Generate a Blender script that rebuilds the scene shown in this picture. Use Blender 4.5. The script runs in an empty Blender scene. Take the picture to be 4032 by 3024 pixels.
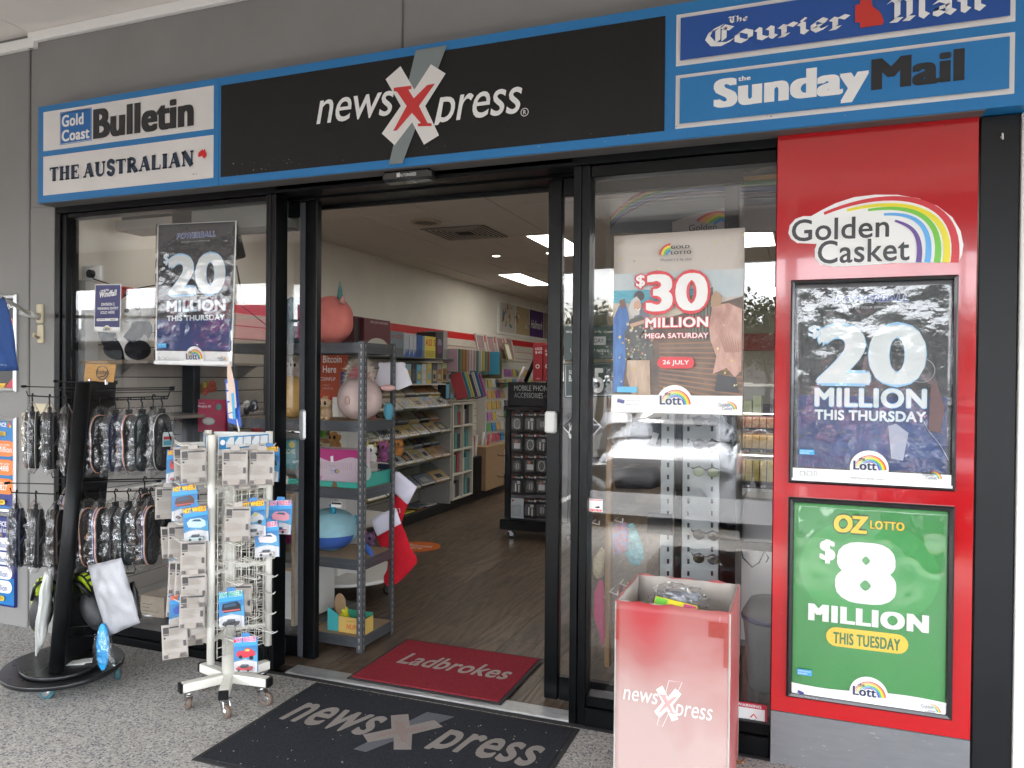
import bpy, math, random
from mathutils import Vector, Matrix, noise
rnd = random.Random(11)
D = bpy.data; SC = bpy.context.scene; COL = SC.collection
rad = math.radians
# ------------------------------------------------------------------ camera
CAM = Vector((0, -3.2, 1.5))
yaw, pitch, roll, FPX = rad(-20.8), rad(-0.533), rad(0.5235), 3030.0
_cy, _sy, _cp, _sp = math.cos(yaw), math.sin(yaw), math.cos(pitch), math.sin(pitch)
_f = Vector((_sy*_cp, _cy*_cp, _sp)); _r = Vector((_cy, -_sy, 0)); _u = _r.cross(_f)
_c, _s = math.cos(roll), math.sin(roll)
RIGHT = _c*_r + _s*_u; UP = -_s*_r + _c*_u; FWD = _f
cam = D.cameras.new('camera'); camo = D.objects.new('camera', cam); COL.objects.link(camo)
camo.matrix_world = Matrix(((RIGHT.x, UP.x, -FWD.x, CAM.x), (RIGHT.y, UP.y, -FWD.y, CAM.y), (RIGHT.z, UP.z, -FWD.z, CAM.z), (0, 0, 0, 1)))
cam.lens = FPX/4032*36; cam.sensor_width = 36; cam.clip_start = 0.05; cam.clip_end = 600
SC.camera = camo
SC.view_settings.view_transform = 'Standard'; SC.view_settings.look = 'None'
SC.view_settings.exposure = 2.7; SC.view_settings.gamma = 1
# ------------------------------------------------------------------ world, sun
SUN_EL, SUN_AZ = rad(42), rad(200)      # azimuth measured from +Y clockwise: the sun stands out over the car park
w = D.worlds.new('World'); SC.world = w; w.use_nodes = True
nt = w.node_tree; nt.nodes.clear()
sky = nt.nodes.new('ShaderNodeTexSky'); sky.sky_type = 'NISHITA'; sky.sun_disc = False
sky.sun_elevation = SUN_EL; sky.sun_rotation = SUN_AZ; sky.dust_density = 2.0; sky.air_density = 1.0
tc = nt.nodes.new('ShaderNodeTexCoord'); mp = nt.nodes.new('ShaderNodeMapping'); mp.inputs['Scale'].default_value = (1.6, 1.6, 7)
nz = nt.nodes.new('ShaderNodeTexNoise'); nz.inputs['Scale'].default_value = 2.2; nz.inputs['Detail'].default_value = 7; nz.inputs['Roughness'].default_value = .62
cr = nt.nodes.new('ShaderNodeValToRGB'); cr.color_ramp.elements[0].position = .33; cr.color_ramp.elements[1].position = .62
mx = nt.nodes.new('ShaderNodeMix'); mx.data_type = 'RGBA'; mx.inputs[7].default_value = (21.5, 22.5, 24, 1)
bg = nt.nodes.new('ShaderNodeBackground'); bg.inputs['Strength'].default_value = .11
wo = nt.nodes.new('ShaderNodeOutputWorld')
L = nt.links.new
L(tc.outputs['Generated'], mp.inputs[0]); L(mp.outputs[0], nz.inputs['Vector']); L(nz.outputs['Fac'], cr.inputs[0])
L(cr.outputs[0], mx.inputs[0]); L(sky.outputs[0], mx.inputs[6]); L(mx.outputs[2], bg.inputs['Color']); L(bg.outputs[0], wo.inputs['Surface'])
sl = D.lights.new('sun', 'SUN'); sl.energy = 3.0; sl.angle = rad(10); sl.color = (1, .97, .93)
so = D.objects.new('sun', sl); COL.objects.link(so)
sd = Vector((math.sin(SUN_AZ)*math.cos(SUN_EL), math.cos(SUN_AZ)*math.cos(SUN_EL), math.sin(SUN_EL)))
so.rotation_euler = sd.to_track_quat('Z', 'Y').to_euler(); so.location = sd*30
SC.cycles.max_bounces = 10; SC.cycles.transparent_max_bounces = 40; SC.cycles.sample_clamp_indirect = 6
SC.cycles.caustics_reflective = False; SC.cycles.caustics_refractive = False
# ------------------------------------------------------------------ surveying: points of the photograph (2212 px wide copy) onto real planes
KV = 4032/2212
def _ray(x, y): return RIGHT*(x*KV-2016) + UP*(-(y*KV-1512)) + FWD*FPX
def on(x, y, Y=0.0):
    d = _ray(x, y); return CAM + d*((Y-CAM.y)/d.y)
def onx(x, y, X):
    d = _ray(x, y); return CAM + d*((X-CAM.x)/d.x)
def gnd(x, y, z=0.0):
    d = _ray(x, y); return CAM + d*((z-CAM.z)/d.z)
# ------------------------------------------------------------------ materials
MATS = {}
def mat(name, col=(.5, .5, .5), rough=.5, metal=0, spec=.5, var=0, vs=20, bump=0, bs=60, emit=0, stretch=None, coat=0, var2=None, bd=.002, trans=0):
    if name in MATS: return MATS[name]
    m = D.materials.new(name); m.use_nodes = True; n = m.node_tree.nodes; l = m.node_tree.links.new
    b = n['Principled BSDF']; b.inputs['Base Color'].default_value = (*col, 1); b.inputs['Roughness'].default_value = rough
    b.inputs['Metallic'].default_value = metal; b.inputs['Specular IOR Level'].default_value = spec; b.inputs['Coat Weight'].default_value = coat
    if emit: b.inputs['Emission Color'].default_value = (*col, 1); b.inputs['Emission Strength'].default_value = emit
    if trans: b.inputs['Subsurface Weight'].default_value = 0
    if var or bump:
        t = n.new('ShaderNodeTexCoord'); mpp = n.new('ShaderNodeMapping'); l(t.outputs['Object'], mpp.inputs[0])
        if stretch: mpp.inputs['Scale'].default_value = stretch
    if var:
        q = n.new('ShaderNodeTexNoise'); q.inputs['Scale'].default_value = vs; q.inputs['Detail'].default_value = 5; q.inputs['Roughness'].default_value = .6
        l(mpp.outputs[0], q.inputs['Vector'])
        r = n.new('ShaderNodeValToRGB'); r.color_ramp.elements[0].position = .3; r.color_ramp.elements[1].position = .72
        c2 = var2 or tuple(min(1, c*(1+var)) for c in col)
        c1 = tuple(c*(1-var) for c in col) if not var2 else col
        r.color_ramp.elements[0].color = (*c1, 1); r.color_ramp.elements[1].color = (*c2, 1)
        l(q.outputs['Fac'], r.inputs[0]); l(r.outputs[0], b.inputs['Base Color'])
        rr = n.new('ShaderNodeMapRange'); rr.inputs[3].default_value = max(0, rough-.08); rr.inputs[4].default_value = min(1, rough+.1)
        l(q.outputs['Fac'], rr.inputs[0]); l(rr.outputs[0], b.inputs['Roughness'])
    if bump:
        q = n.new('ShaderNodeTexNoise'); q.inputs['Scale'].default_value = bs; q.inputs['Detail'].default_value = 4
        l(mpp.outputs[0], q.inputs['Vector'])
        bp = n.new('ShaderNodeBump'); bp.inputs['Strength'].default_value = bump; bp.inputs['Distance'].default_value = bd
        l(q.outputs['Fac'], bp.inputs['Height']); l(bp.outputs[0], b.inputs['Normal'])
    MATS[name] = m; return m
def pmat(col, rough=.45):       # plain printed colour
    key = 'print_%02x%02x%02x_%d' % (int(col[0]*255), int(col[1]*255), int(col[2]*255), int(rough*100))
    return mat(key, col, rough)
def clear(name, base_r=.04, white=0.0, bump=0, bs=30, rough=.0, tint=(1, 1, 1), bd=.004):
    """thin clear sheet: passes light straight through, reflects by Schlick's law the same from both sides"""
    if name in MATS: return MATS[name]
    m = D.materials.new(name); m.use_nodes = True; nt = m.node_tree; n = nt.nodes; l = nt.links.new; n.clear()
    g = n.new('ShaderNodeNewGeometry'); dt = n.new('ShaderNodeVectorMath'); dt.operation = 'DOT_PRODUCT'
    ab = n.new('ShaderNodeMath'); ab.operation = 'ABSOLUTE'; s1 = n.new('ShaderNodeMath'); s1.operation = 'SUBTRACT'; s1.inputs[0].default_value = 1
    pw = n.new('ShaderNodeMath'); pw.operation = 'POWER'; pw.inputs[1].default_value = 5
    mr = n.new('ShaderNodeMapRange'); mr.inputs[3].default_value = base_r; mr.inputs[4].default_value = 1
    tr = n.new('ShaderNodeBsdfTransparent'); tr.inputs[0].default_value = (*tint, 1)
    gl = n.new('ShaderNodeBsdfGlossy'); gl.inputs['Roughness'].default_value = rough
    mxs = n.new('ShaderNodeMixShader'); out = n.new('ShaderNodeOutputMaterial')
    l(g.outputs['Incoming'], dt.inputs[0])
    if bump:
        t = n.new('ShaderNodeTexCoord'); q = n.new('ShaderNodeTexNoise'); q.inputs['Scale'].default_value = bs; q.inputs['Detail'].default_value = 3
        bp = n.new('ShaderNodeBump'); bp.inputs['Strength'].default_value = bump; bp.inputs['Distance'].default_value = bd
        l(t.outputs['Object'], q.inputs['Vector']); l(q.outputs['Fac'], bp.inputs['Height']); l(bp.outputs[0], gl.inputs['Normal']); l(bp.outputs[0], dt.inputs[1])
    else: l(g.outputs['Normal'], dt.inputs[1])
    l(dt.outputs['Value'], ab.inputs[0]); l(ab.outputs[0], s1.inputs[1]); l(s1.outputs[0], pw.inputs[0]); l(pw.outputs[0], mr.inputs[0])
    l(mr.outputs[0], mxs.inputs[0]); l(tr.outputs[0], mxs.inputs[1]); l(gl.outputs[0], mxs.inputs[2])
    last = mxs
    if white:
        df = n.new('ShaderNodeBsdfDiffuse'); df.inputs[0].default_value = (.8, .8, .8, 1)
        m2 = n.new('ShaderNodeMixShader'); m2.inputs[0].default_value = white
        l(mxs.outputs[0], m2.inputs[1]); l(df.outputs[0], m2.inputs[2]); last = m2
    l(last.outputs[0], out.inputs[0]); MATS[name] = m; return m
# ------------------------------------------------------------------ mesh builder
def wm(o):
    m = o.matrix_basis.copy()
    while o.parent: o = o.parent; m = o.matrix_basis @ m
    return m
class MB:
    def __init__(s, xf=None): s.v = []; s.f = []; s.m = []; s.s = []; s.xf = xf
    def add(s, vs, fs, m=0, smooth=False):
        o = len(s.v)
        s.v += [s.xf @ Vector(v) if s.xf else Vector(v) for v in vs]
        s.f += [tuple(i+o for i in f) for f in fs]; s.m += [m]*len(fs); s.s += [smooth]*len(fs); return s
    def box(s, x0, x1, y0, y1, z0, z1, m=0, b=0):
        if x1 < x0: x0, x1 = x1, x0
        if y1 < y0: y0, y1 = y1, y0
        if z1 < z0: z0, z1 = z1, z0
        if b <= 0:
            return s.add([(x, y, z) for z in (z0, z1) for y in (y0, y1) for x in (x0, x1)],
                         [(0, 2, 3, 1), (4, 5, 7, 6), (0, 1, 5, 4), (2, 6, 7, 3), (0, 4, 6, 2), (1, 3, 7, 5)], m)
        b = min(b, (x1-x0)*.45, (y1-y0)*.45, (z1-z0)*.45); vs = []; idx = {}
        lo = (x0, y0, z0); hi = (x1, y1, z1)
        for a in range(8):
            sg = [(a >> k) & 1 for k in range(3)]
            for ax in range(3):
                p = [(hi[k]-(0 if k == ax else b)) if sg[k] else (lo[k]+(0 if k == ax else b)) for k in range(3)]
                idx[(a, ax)] = len(vs); vs.append(p)
        fs = []
        for ax in range(3):
            o1, o2 = [k for k in range(3) if k != ax]
            for sd_ in (0, 1):
                q = [(sd_ << ax) | (i << o1) | (j << o2) for i, j in ((0, 0), (1, 0), (1, 1), (0, 1))]
                fs.append(tuple(idx[(c, ax)] for c in q))
            for i in (0, 1):
                for j in (0, 1):
                    a0 = (i << o1) | (j << o2); a1 = a0 | (1 << ax)
                    fs.append((idx[(a0, o1)], idx[(a1, o1)], idx[(a1, o2)], idx[(a0, o2)]))
        for a in range(8): fs.append(tuple(idx[(a, k)] for k in range(3)))
        c = Vector(((x0+x1)/2, (y0+y1)/2, (z0+z1)/2)); out = []
        for f in fs:
            p = [Vector(vs[i]) for i in f]; nn = (p[1]-p[0]).cross(p[2]-p[0]); mid = sum(p, Vector())/len(p)
            out.append(f if nn.dot(mid-c) > 0 else f[::-1])
        return s.add(vs, out, m)
    def tube(s, path, r, n=8, m=0, cap=True, smooth=True, sq=1.0):
        P = [Vector(p) for p in path]; R = r if isinstance(r, (list, tuple)) else [r]*len(P)
        vs = []; fs = []; up = None
        for i, p in enumerate(P):
            t = (P[min(i+1, len(P)-1)]-P[max(i-1, 0)]).normalized()
            if up is None:
                up = Vector((0, 0, 1)) if abs(t.z) < .9 else Vector((1, 0, 0))
            a = (up - t*up.dot(t)).normalized(); b = t.cross(a); up = a
            for k in range(n):
                an = 2*math.pi*k/n + (math.pi/4 if n == 4 else 0)
                vs.append(p + a*math.cos(an)*R[i] + b*math.sin(an)*R[i]*sq)
        for i in range(len(P)-1):
            for k in range(n):
                k2 = (k+1) % n; fs.append((i*n+k, i*n+k2, (i+1)*n+k2, (i+1)*n+k))
        s.add(vs, fs, m, smooth and n > 4)
        if cap:
            o = len(s.v)-len(vs); s.f += [tuple(o+k for k in range(n))[::-1], tuple(o+(len(P)-1)*n+k for k in range(n))]; s.m += [m]*2; s.s += [False]*2
        return s
    def ell(s, c, r, m=0, nu=20, nv=12, fn=None):
        vs = []; fs = []
        for j in range(nv+1):
            ph = math.pi*j/nv
            for i in range(nu):
                th = 2*math.pi*i/nu; d = Vector((math.sin(ph)*math.cos(th), math.sin(ph)*math.sin(th), math.cos(ph)))
                k = fn(d) if fn else 1
                vs.append((c[0]+d.x*r[0]*k, c[1]+d.y*r[1]*k, c[2]+d.z*r[2]*k))
        for j in range(nv):
            for i in range(nu):
                a = j*nu+i; b = j*nu+(i+1) % nu; fs.append((a, a+nu, b+nu, b))
        return s.add(vs, fs, m, True)
    def lathe(s, prof, c=(0, 0, 0), n=24, m=0, sx=1, sy=1, smooth=True):
        vs = []; fs = []
        for (r, z) in prof:
            for i in range(n):
                a = 2*math.pi*i/n; vs.append((c[0]+r*math.cos(a)*sx, c[1]+r*math.sin(a)*sy, c[2]+z))
        for j in range(len(prof)-1):
            for i in range(n):
                a = j*n+i; b = j*n+(i+1) % n; fs.append((a, b, b+n, a+n))
        s.add(vs, fs, m, smooth); o = len(s.v)-len(vs)
        if prof[0][0] > 1e-6: s.f.append(tuple(o+i for i in range(n))[::-1]); s.m.append(m); s.s.append(False)
        if prof[-1][0] > 1e-6: s.f.append(tuple(o+(len(prof)-1)*n+i for i in range(n))); s.m.append(m); s.s.append(False)
        return s
    def prism(s, pts, o, U, V, N, t, m=0):
        """polygon pts (a,b) in plane o,U,V extruded by t along N"""
        o, U, V, N = Vector(o), Vector(U), Vector(V), Vector(N); n = len(pts)
        vs = [o+U*a+V*b for a, b in pts]+[o+U*a+V*b+N*t for a, b in pts]
        fs = [tuple(range(n))[::-1], tuple(range(n, 2*n))]+[(i, (i+1) % n, n+(i+1) % n, n+i) for i in range(n)]
        return s.add(vs, fs, m)
    def sheet(s, grid, th, m=0, smooth=True):
        """grid[j][i] points, given a thickness th along the local normal"""
        nj, ni = len(grid), len(grid[0]); A = []; B = []
        for j in range(nj):
            for i in range(ni):
                p = Vector(grid[j][i]); du = Vector(grid[j][min(i+1, ni-1)])-Vector(grid[j][max(i-1, 0)]); dv = Vector(grid[min(j+1, nj-1)][i])-Vector(grid[max(j-1, 0)][i])
                n = du.cross(dv)
                n = n.normalized() if n.length > 1e-12 else Vector((0, -1, 0))
                A.append(p+n*th/2); B.append(p-n*th/2)
        k = len(A); fs = []
        for j in range(nj-1):
            for i in range(ni-1):
                a = j*ni+i; fs.append((a, a+1, a+ni+1, a+ni)); fs.append((k+a, k+a+ni, k+a+ni+1, k+a+1))
        ring = [i for i in range(ni)]+[j*ni+ni-1 for j in range(1, nj)]+[(nj-1)*ni+i for i in range(ni-2, -1, -1)]+[j*ni for j in range(nj-2, 0, -1)]
        for a, b in zip(ring, ring[1:]+ring[:1]): fs.append((a, k+a, k+b, b))
        return s.add(A+B, fs, m, smooth)
    def build(s, name, mats, parent=None, local=False, base=True):
        me = D.meshes.new(name); vs = s.v
        loc = Vector((0, 0, 0))
        if parent is not None and not local:
            inv = wm(parent).inverted(); vs = [inv @ v for v in vs]
        elif parent is None and not local and base and vs:
            xs = [v.x for v in vs]; ys = [v.y for v in vs]; zs = [v.z for v in vs]
            loc = Vector(((min(xs)+max(xs))/2, (min(ys)+max(ys))/2, min(zs))); vs = [v-loc for v in vs]
        me.from_pydata([tuple(v) for v in vs], [], s.f)
        if not isinstance(mats, (list, tuple)): mats = [mats]
        for q in mats: me.materials.append(q)
        me.polygons.foreach_set('material_index', s.m); me.polygons.foreach_set('use_smooth', s.s); me.update()
        o = D.objects.new(name, me); COL.objects.link(o); o.location = loc; o.parent = parent; return o
def tag(o, label=None, cat=None, group=None, kind=None):
    if label: o['label'] = label
    if cat: o['category'] = cat
    if group: o['group'] = group
    if kind: o['kind'] = kind
    return o
def empty(name, loc, label, cat, group=None, rz=0):
    o = D.objects.new(name, None); COL.objects.link(o); o.location = loc; o.rotation_euler = (0, 0, rz); o.empty_display_size = .05
    return tag(o, label, cat, group)
def copy_tree(o, parent=None):
    c = o.copy(); COL.objects.link(c); c.parent = parent
    for ch in list(o.children): copy_tree(ch, c)
    return c
# ------------------------------------------------------------------ lettering
_gl = {}
def glyphs(text, off=0.0, shear=0.0, space=1.0, rad_=0.0):
    key = (text, off, shear, space)
    if key in _gl: return _gl[key]
    cu = D.curves.new('t', 'FONT'); cu.body = text; cu.offset = off; cu.shear = shear; cu.space_character = space; cu.resolution_u = 4
    ob = D.objects.new('t', cu); COL.objects.link(ob)
    dg = bpy.context.evaluated_depsgraph_get(); me = ob.evaluated_get(dg).to_mesh()
    vs = [(v.co.x, v.co.y) for v in me.vertices]; fs = [tuple(p.vertices) for p in me.polygons]
    ob.evaluated_get(dg).to_mesh_clear(); D.objects.remove(ob); D.curves.remove(cu)
    _gl[key] = (vs, fs); return vs, fs
BLACK = (.012, .012, .013); WHITE = (.78, .78, .76)
class Print:
    """flat print: thin layers, each a little proud of the last, on the plane o + a*U + b*V facing N"""
    def __init__(s, o=(0, 0, 0), U=(1, 0, 0), V=(0, 0, 1), N=(0, -1, 0), eps=.0005, start=1, rough=.45, warp=None):
        s.o, s.U, s.V, s.N = Vector(o), Vector(U), Vector(V), Vector(N); s.k = start; s.eps = eps; s.rough = rough
        s.vs = []; s.fs = []; s.ms = []; s.mats = []; s.warp = warp
    def mi(s, col):
        m = col if not isinstance(col, tuple) else pmat(col, s.rough)
        if m not in s.mats: s.mats.append(m)
        return s.mats.index(m)
    def raw(s, pts, faces, col):
        o = len(s.vs); h = s.k*s.eps
        for a, b in pts:
            hh = h+(s.warp(a, b) if s.warp else 0)
            s.vs.append(s.o+s.U*a+s.V*b+s.N*hh)
        mi = s.mi(col); s.fs += [tuple(i+o for i in f) for f in faces]; s.ms += [mi]*len(faces)
    def up(s): s.k += 1; return s
    def poly(s, pts, col, n=1): s.raw(pts, [tuple(range(len(pts)))], col); s.k += n; return s
    def rect(s, a0, b0, a1, b1, col, n=1): return s.poly([(a0, b0), (a1, b0), (a1, b1), (a0, b1)], col, n)
    def disc(s, a, b, r, col, rb=None, n=28, up=1):
        rb = rb or r; return s.poly([(a+r*math.cos(2*math.pi*i/n), b+rb*math.sin(2*math.pi*i/n)) for i in range(n)], col, up)
    def pill(s, a0, b0, a1, b1, col, tilt=0):
        r = (b1-b0)/2; q = []
        for i in range(9): t = -math.pi/2+math.pi*i/8; q.append((a1-r+r*math.cos(t), (b0+b1)/2+r*math.sin(t)+tilt))
        for i in range(9): t = math.pi/2+math.pi*i/8; q.append((a0+r+r*math.cos(t), (b0+b1)/2+r*math.sin(t)))
        return s.poly(q, col)
    def stroke(s, pts, w0, col, w1=None, n=1):
        w1 = w0 if w1 is None else w1; m = len(pts); A = []; B = []
        for i, p in enumerate(pts):
            q = pts[min(i+1, m-1)]; o = pts[max(i-1, 0)]; dx, dy = q[0]-o[0], q[1]-o[1]; l = math.hypot(dx, dy) or 1
            w = (w0+(w1-w0)*i/(m-1))/2; A.append((p[0]-dy/l*w, p[1]+dx/l*w)); B.append((p[0]+dy/l*w, p[1]-dx/l*w))
        s.raw(A+B, [(i, i+1, m+i+1, m+i) for i in range(m-1)], col); s.k += n; return s
    def text(s, t, a0, b0, a1, b1, col, off=0.0, shear=0.0, out=None, clamp=None, space=1.0, skew=0.0):
        if off > .012: space += off*1.6; off *= .72
        vs, fs = glyphs(t, 0.0, shear, space)
        if not vs: return s
        if clamp is not None: vs = [(x, max(y, clamp)) for x, y in vs]
        x0 = min(v[0] for v in vs); x1 = max(v[0] for v in vs); y0 = min(v[1] for v in vs); y1 = max(v[1] for v in vs)
        x0 -= off; x1 += off; y0 -= off; y1 += off
        sx = (a1-a0)/(x1-x0); sy = (b1-b0)/(y1-y0)
        lay = [(out[1]+off, out[0])] if out else []
        for o_, c_ in lay+[(off, col)]:
            if o_ <= .012: sh = [(0, 0)]; oo = o_
            else:
                oo = 0; nn = 8 if o_ < .06 else 12; sh = [(0, 0)]+[(o_*math.cos(2*math.pi*q/nn), o_*math.sin(2*math.pi*q/nn)) for q in range(nn)]
                if c_ is col and o_ > .03: sh = [(o_*k1, o_*k2) for k1 in (-1.1, -.6, 0, .6, 1.1) for k2 in (-.45, .45)]
                elif o_ > .06: sh += [(o_*.5*math.cos(2*math.pi*q/6), o_*.5*math.sin(2*math.pi*q/6)) for q in range(6)]
            v2, f2 = glyphs(t, oo, shear, space)
            if clamp is not None: v2 = [(x, max(y, clamp)) for x, y in v2]
            for qx, qy in sh:
                s.raw([(a0+(x+qx-x0)*sx, b0+(y+qy-y0)*sy+skew*(x+qx-x0)*sx) for x, y in v2], f2, c_); s.k += .06
            s.k = math.floor(s.k)+1
        return s
    def build(s, name='print', parent=None, local=False):
        b = MB(); b.v = s.vs; b.f = s.fs; b.m = s.ms; b.s = [False]*len(s.fs)
        return b.build(name, s.mats, parent, local)
def bez(p0, p1, p2, p3, n=18):
    out = []
    for i in range(n+1):
        t = i/n; u = 1-t
        out.append(tuple(u**3*p0[k]+3*u*u*t*p1[k]+3*u*t*t*p2[k]+t**3*p3[k] for k in (0, 1)))
    return out
def XZ(Y):
    def f(x, y): p = on(x, y, Y); return (p.x, p.z)
    return f
class FP(Print):
    """print on a wall plane Y=const, addressed through surveyed photo points"""
    def __init__(s, Y, rough=.45, warp=None, **k): super().__init__((0, Y, 0), rough=rough, warp=warp, **k); s.w = XZ(Y)
    def vp(s, pts, col): return s.poly([s.w(*p) for p in pts], col)
    def vt(s, t, bl, tr, col, **k):
        a0, b0 = s.w(*bl); a1, b1 = s.w(*tr); return s.text(t, a0, b0, a1, b1, col, **k)
# brand-neutral shapes reused in many places --------------------------------------------------
RED = (.62, .012, .015); BLUE = (.012, .17, .45); NAVY = (.012, .018, .075)
RB = [(.55, .02, .03), (.8, .35, .02), (.75, .62, .02), (.1, .45, .06), (.04, .25, .65), (.15, .06, .3)]
def x_logo(P, T, white, slash, red, outline_only=False):
    """the X emblem; T maps emblem coordinates (photo crop units) to plane"""
    if outline_only:
        q = [(487, 328), (688, 297), (400, 1060), (312, 1068), (487, 328)]
        P.stroke([T(*p) for p in q], outline_only, white)
    else: P.poly([T(*p) for p in [(487, 328), (688, 297), (400, 1060), (312, 1068)]], slash)
    P.poly([T(*p) for p in [(388, 432), (292, 517), (390, 690), (267, 868), (350, 943), (463, 795), (540, 940), (637, 880), (548, 690), (680, 480), (585, 420), (478, 585)]], white)
    P.poly([T(*p) for p in [(345, 572), (458, 558), (460, 580), (440, 585), (474, 640), (560, 555), (612, 545), (508, 690), (563, 800), (590, 803), (590, 820), (500, 822), (500, 805), (520, 800), (462, 735), (365, 848), (340, 852), (428, 690), (365, 597), (345, 595)]], red)
def lott(P, cx, cz, s, small=True):
    """white dome, rainbow and the word; s = dome radius"""
    P.poly([(cx+s*math.cos(t), cz+s*math.sin(t)) for t in [-.33+(math.pi+.66)*k/30 for k in range(31)]], WHITE)
    for i, c in enumerate(RB):
        r = s*(.88-.075*i); P.stroke([(cx+s*.05+r*math.cos(t)*.92, cz-s*.12+r*math.sin(t)*.95) for t in [math.pi*(.02+.9*k/20) for k in range(21)]], s*.078, c, s*.03)
    P.text('Lott', cx-s*.82, cz-s*.12, cx+s*.38, cz+s*.42, NAVY, off=.045, out=(WHITE, .04))
    P.text('the', cx-s*.55, cz+s*.42, cx-s*.22, cz+s*.62, NAVY, off=.02)
def golden_small(P, cx, cz, s):
    P.text('Golden', cx-s, cz, cx+s*.3, cz+s*.42, NAVY); P.text('Casket', cx-s*.6, cz-s*.42, cx+s*.6, cz-.02*s, NAVY)
    for i, c in enumerate(RB[:5]):
        r = s*(.95-.09*i); P.stroke([(cx+s*.15+r*math.cos(t), cz-s*.3+r*.95*math.sin(t)) for t in [math.pi*(.0+.55*k/10) for k in range(11)]], s*.085, c, s*.03)
# ------------------------------------------------------------------ shared materials
M_wall = mat('wall_grey_render', (.235, .229, .217), .75, var=.06, vs=2.5, bump=.12, bs=220)
M_blk = mat('black_powdercoat', (.002, .0025, .003), .3, spec=.2, var=.3, vs=14)
M_blk2 = mat('black_satin', (.004, .0043, .005), .42, spec=.25, var=.3, vs=25)
M_alu = mat('ribbed_aluminium', (.5, .5, .49), .38, metal=.8, var=.12, vs=30)
M_chrome = mat('chrome', (.6, .6, .6), .18, metal=1)
M_glass = clear('window_glass', .055)
M_white = mat('white_paint', (.72, .71, .68), .5, var=.04, vs=6)
M_wire = mat('white_coated_wire', (.68, .66, .59), .4, var=.06, vs=30)
M_wirew = mat('white_enamel_tube', (.72, .7, .63), .35, var=.05, vs=12)
M_rub = mat('dark_rubber', (.02, .02, .021), .8, bump=.3, bs=300)
M_grey_sh = mat('grey_steel_shelf', (.075, .08, .088), .4, metal=.3, var=.12, vs=10)
M_chip = mat('particleboard', (.30, .21, .13), .7, var=.25, vs=180, bump=.1, bs=300)
M_card = mat('brown_cardboard', (.30, .19, .105), .75, var=.1, vs=25)
M_cardw = mat('white_cardboard_inside', (.42, .38, .345), .75, var=.12, vs=9)
M_bag = clear('clear_plastic_bag', .11, white=.015, bump=1.0, bs=24, rough=.03, bd=.016)
M_bag2 = clear('clear_plastic_pack', .09, white=.03, bump=.5, bs=60, rough=.04)
M_acr = clear('acrylic_cover', .045, white=.012, bump=.35, bs=9, rough=.015, bd=.01)
# ================================================================== SETTING
def aggregate():
    m = D.materials.new('exposed_aggregate'); m.use_nodes = True; n = m.node_tree.nodes; l = m.node_tree.links.new; b = n['Principled BSDF']
    t = n.new('ShaderNodeTexCoord'); v = n.new('ShaderNodeTexVoronoi'); v.inputs['Scale'].default_value = 135; v.inputs['Randomness'].default_value = 1
    v2 = n.new('ShaderNodeTexVoronoi'); v2.feature = 'DISTANCE_TO_EDGE'; v2.inputs['Scale'].default_value = 135
    l(t.outputs['Object'], v.inputs['Vector']); l(t.outputs['Object'], v2.inputs['Vector'])
    sp = n.new('ShaderNodeSeparateColor'); l(v.outputs['Color'], sp.inputs[0])
    r = n.new('ShaderNodeValToRGB'); r.color_ramp.interpolation = 'CONSTANT'; e = r.color_ramp.elements
    e[0].position = 0; e[0].color = (.41, .385, .35, 1); e[1].position = .16; e[1].color = (.085, .09, .11, 1)
    for p, c in ((.27, (.34, .325, .295)), (.45, (.48, .46, .42)), (.6, (.17, .178, .20)), (.72, (.28, .255, .23)), (.8, (.37, .355, .33)), (.93, (.55, .53, .49))):
        q = e.new(p); q.color = (*c, 1)
    l(sp.outputs[0], r.inputs[0])
    mr = n.new('ShaderNodeMapRange'); mr.inputs[2].default_value = .12; l(v2.outputs['Distance'], mr.inputs[0])
    mxx = n.new('ShaderNodeMix'); mxx.data_type = 'RGBA'; mxx.inputs[6].default_value = (.37, .355, .33, 1); l(mr.outputs[0], mxx.inputs[0]); l(r.outputs[0], mxx.inputs[7])
    q = n.new('ShaderNodeTexNoise'); q.inputs['Scale'].default_value = 1.3; q.inputs['Detail'].default_value = 6; l(t.outputs['Object'], q.inputs['Vector'])
    mm = n.new('ShaderNodeMapRange'); mm.inputs[1].default_value = .3; mm.inputs[2].default_value = .75; mm.inputs[3].default_value = .88; mm.inputs[4].default_value = 1.14; l(q.outputs['Fac'], mm.inputs[0])
    hs = n.new('ShaderNodeHueSaturation'); l(mxx.outputs[2], hs.inputs['Color']); l(mm.outputs[0], hs.inputs['Value']); l(hs.outputs[0], b.inputs['Base Color'])
    b.inputs['Roughness'].default_value = .7
    bp = n.new('ShaderNodeBump'); bp.inputs['Strength'].default_value = .6; bp.inputs['Distance'].default_value = .002; l(mr.outputs[0], bp.inputs['Height']); l(bp.outputs[0], b.inputs['Normal'])
    return m
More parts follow.
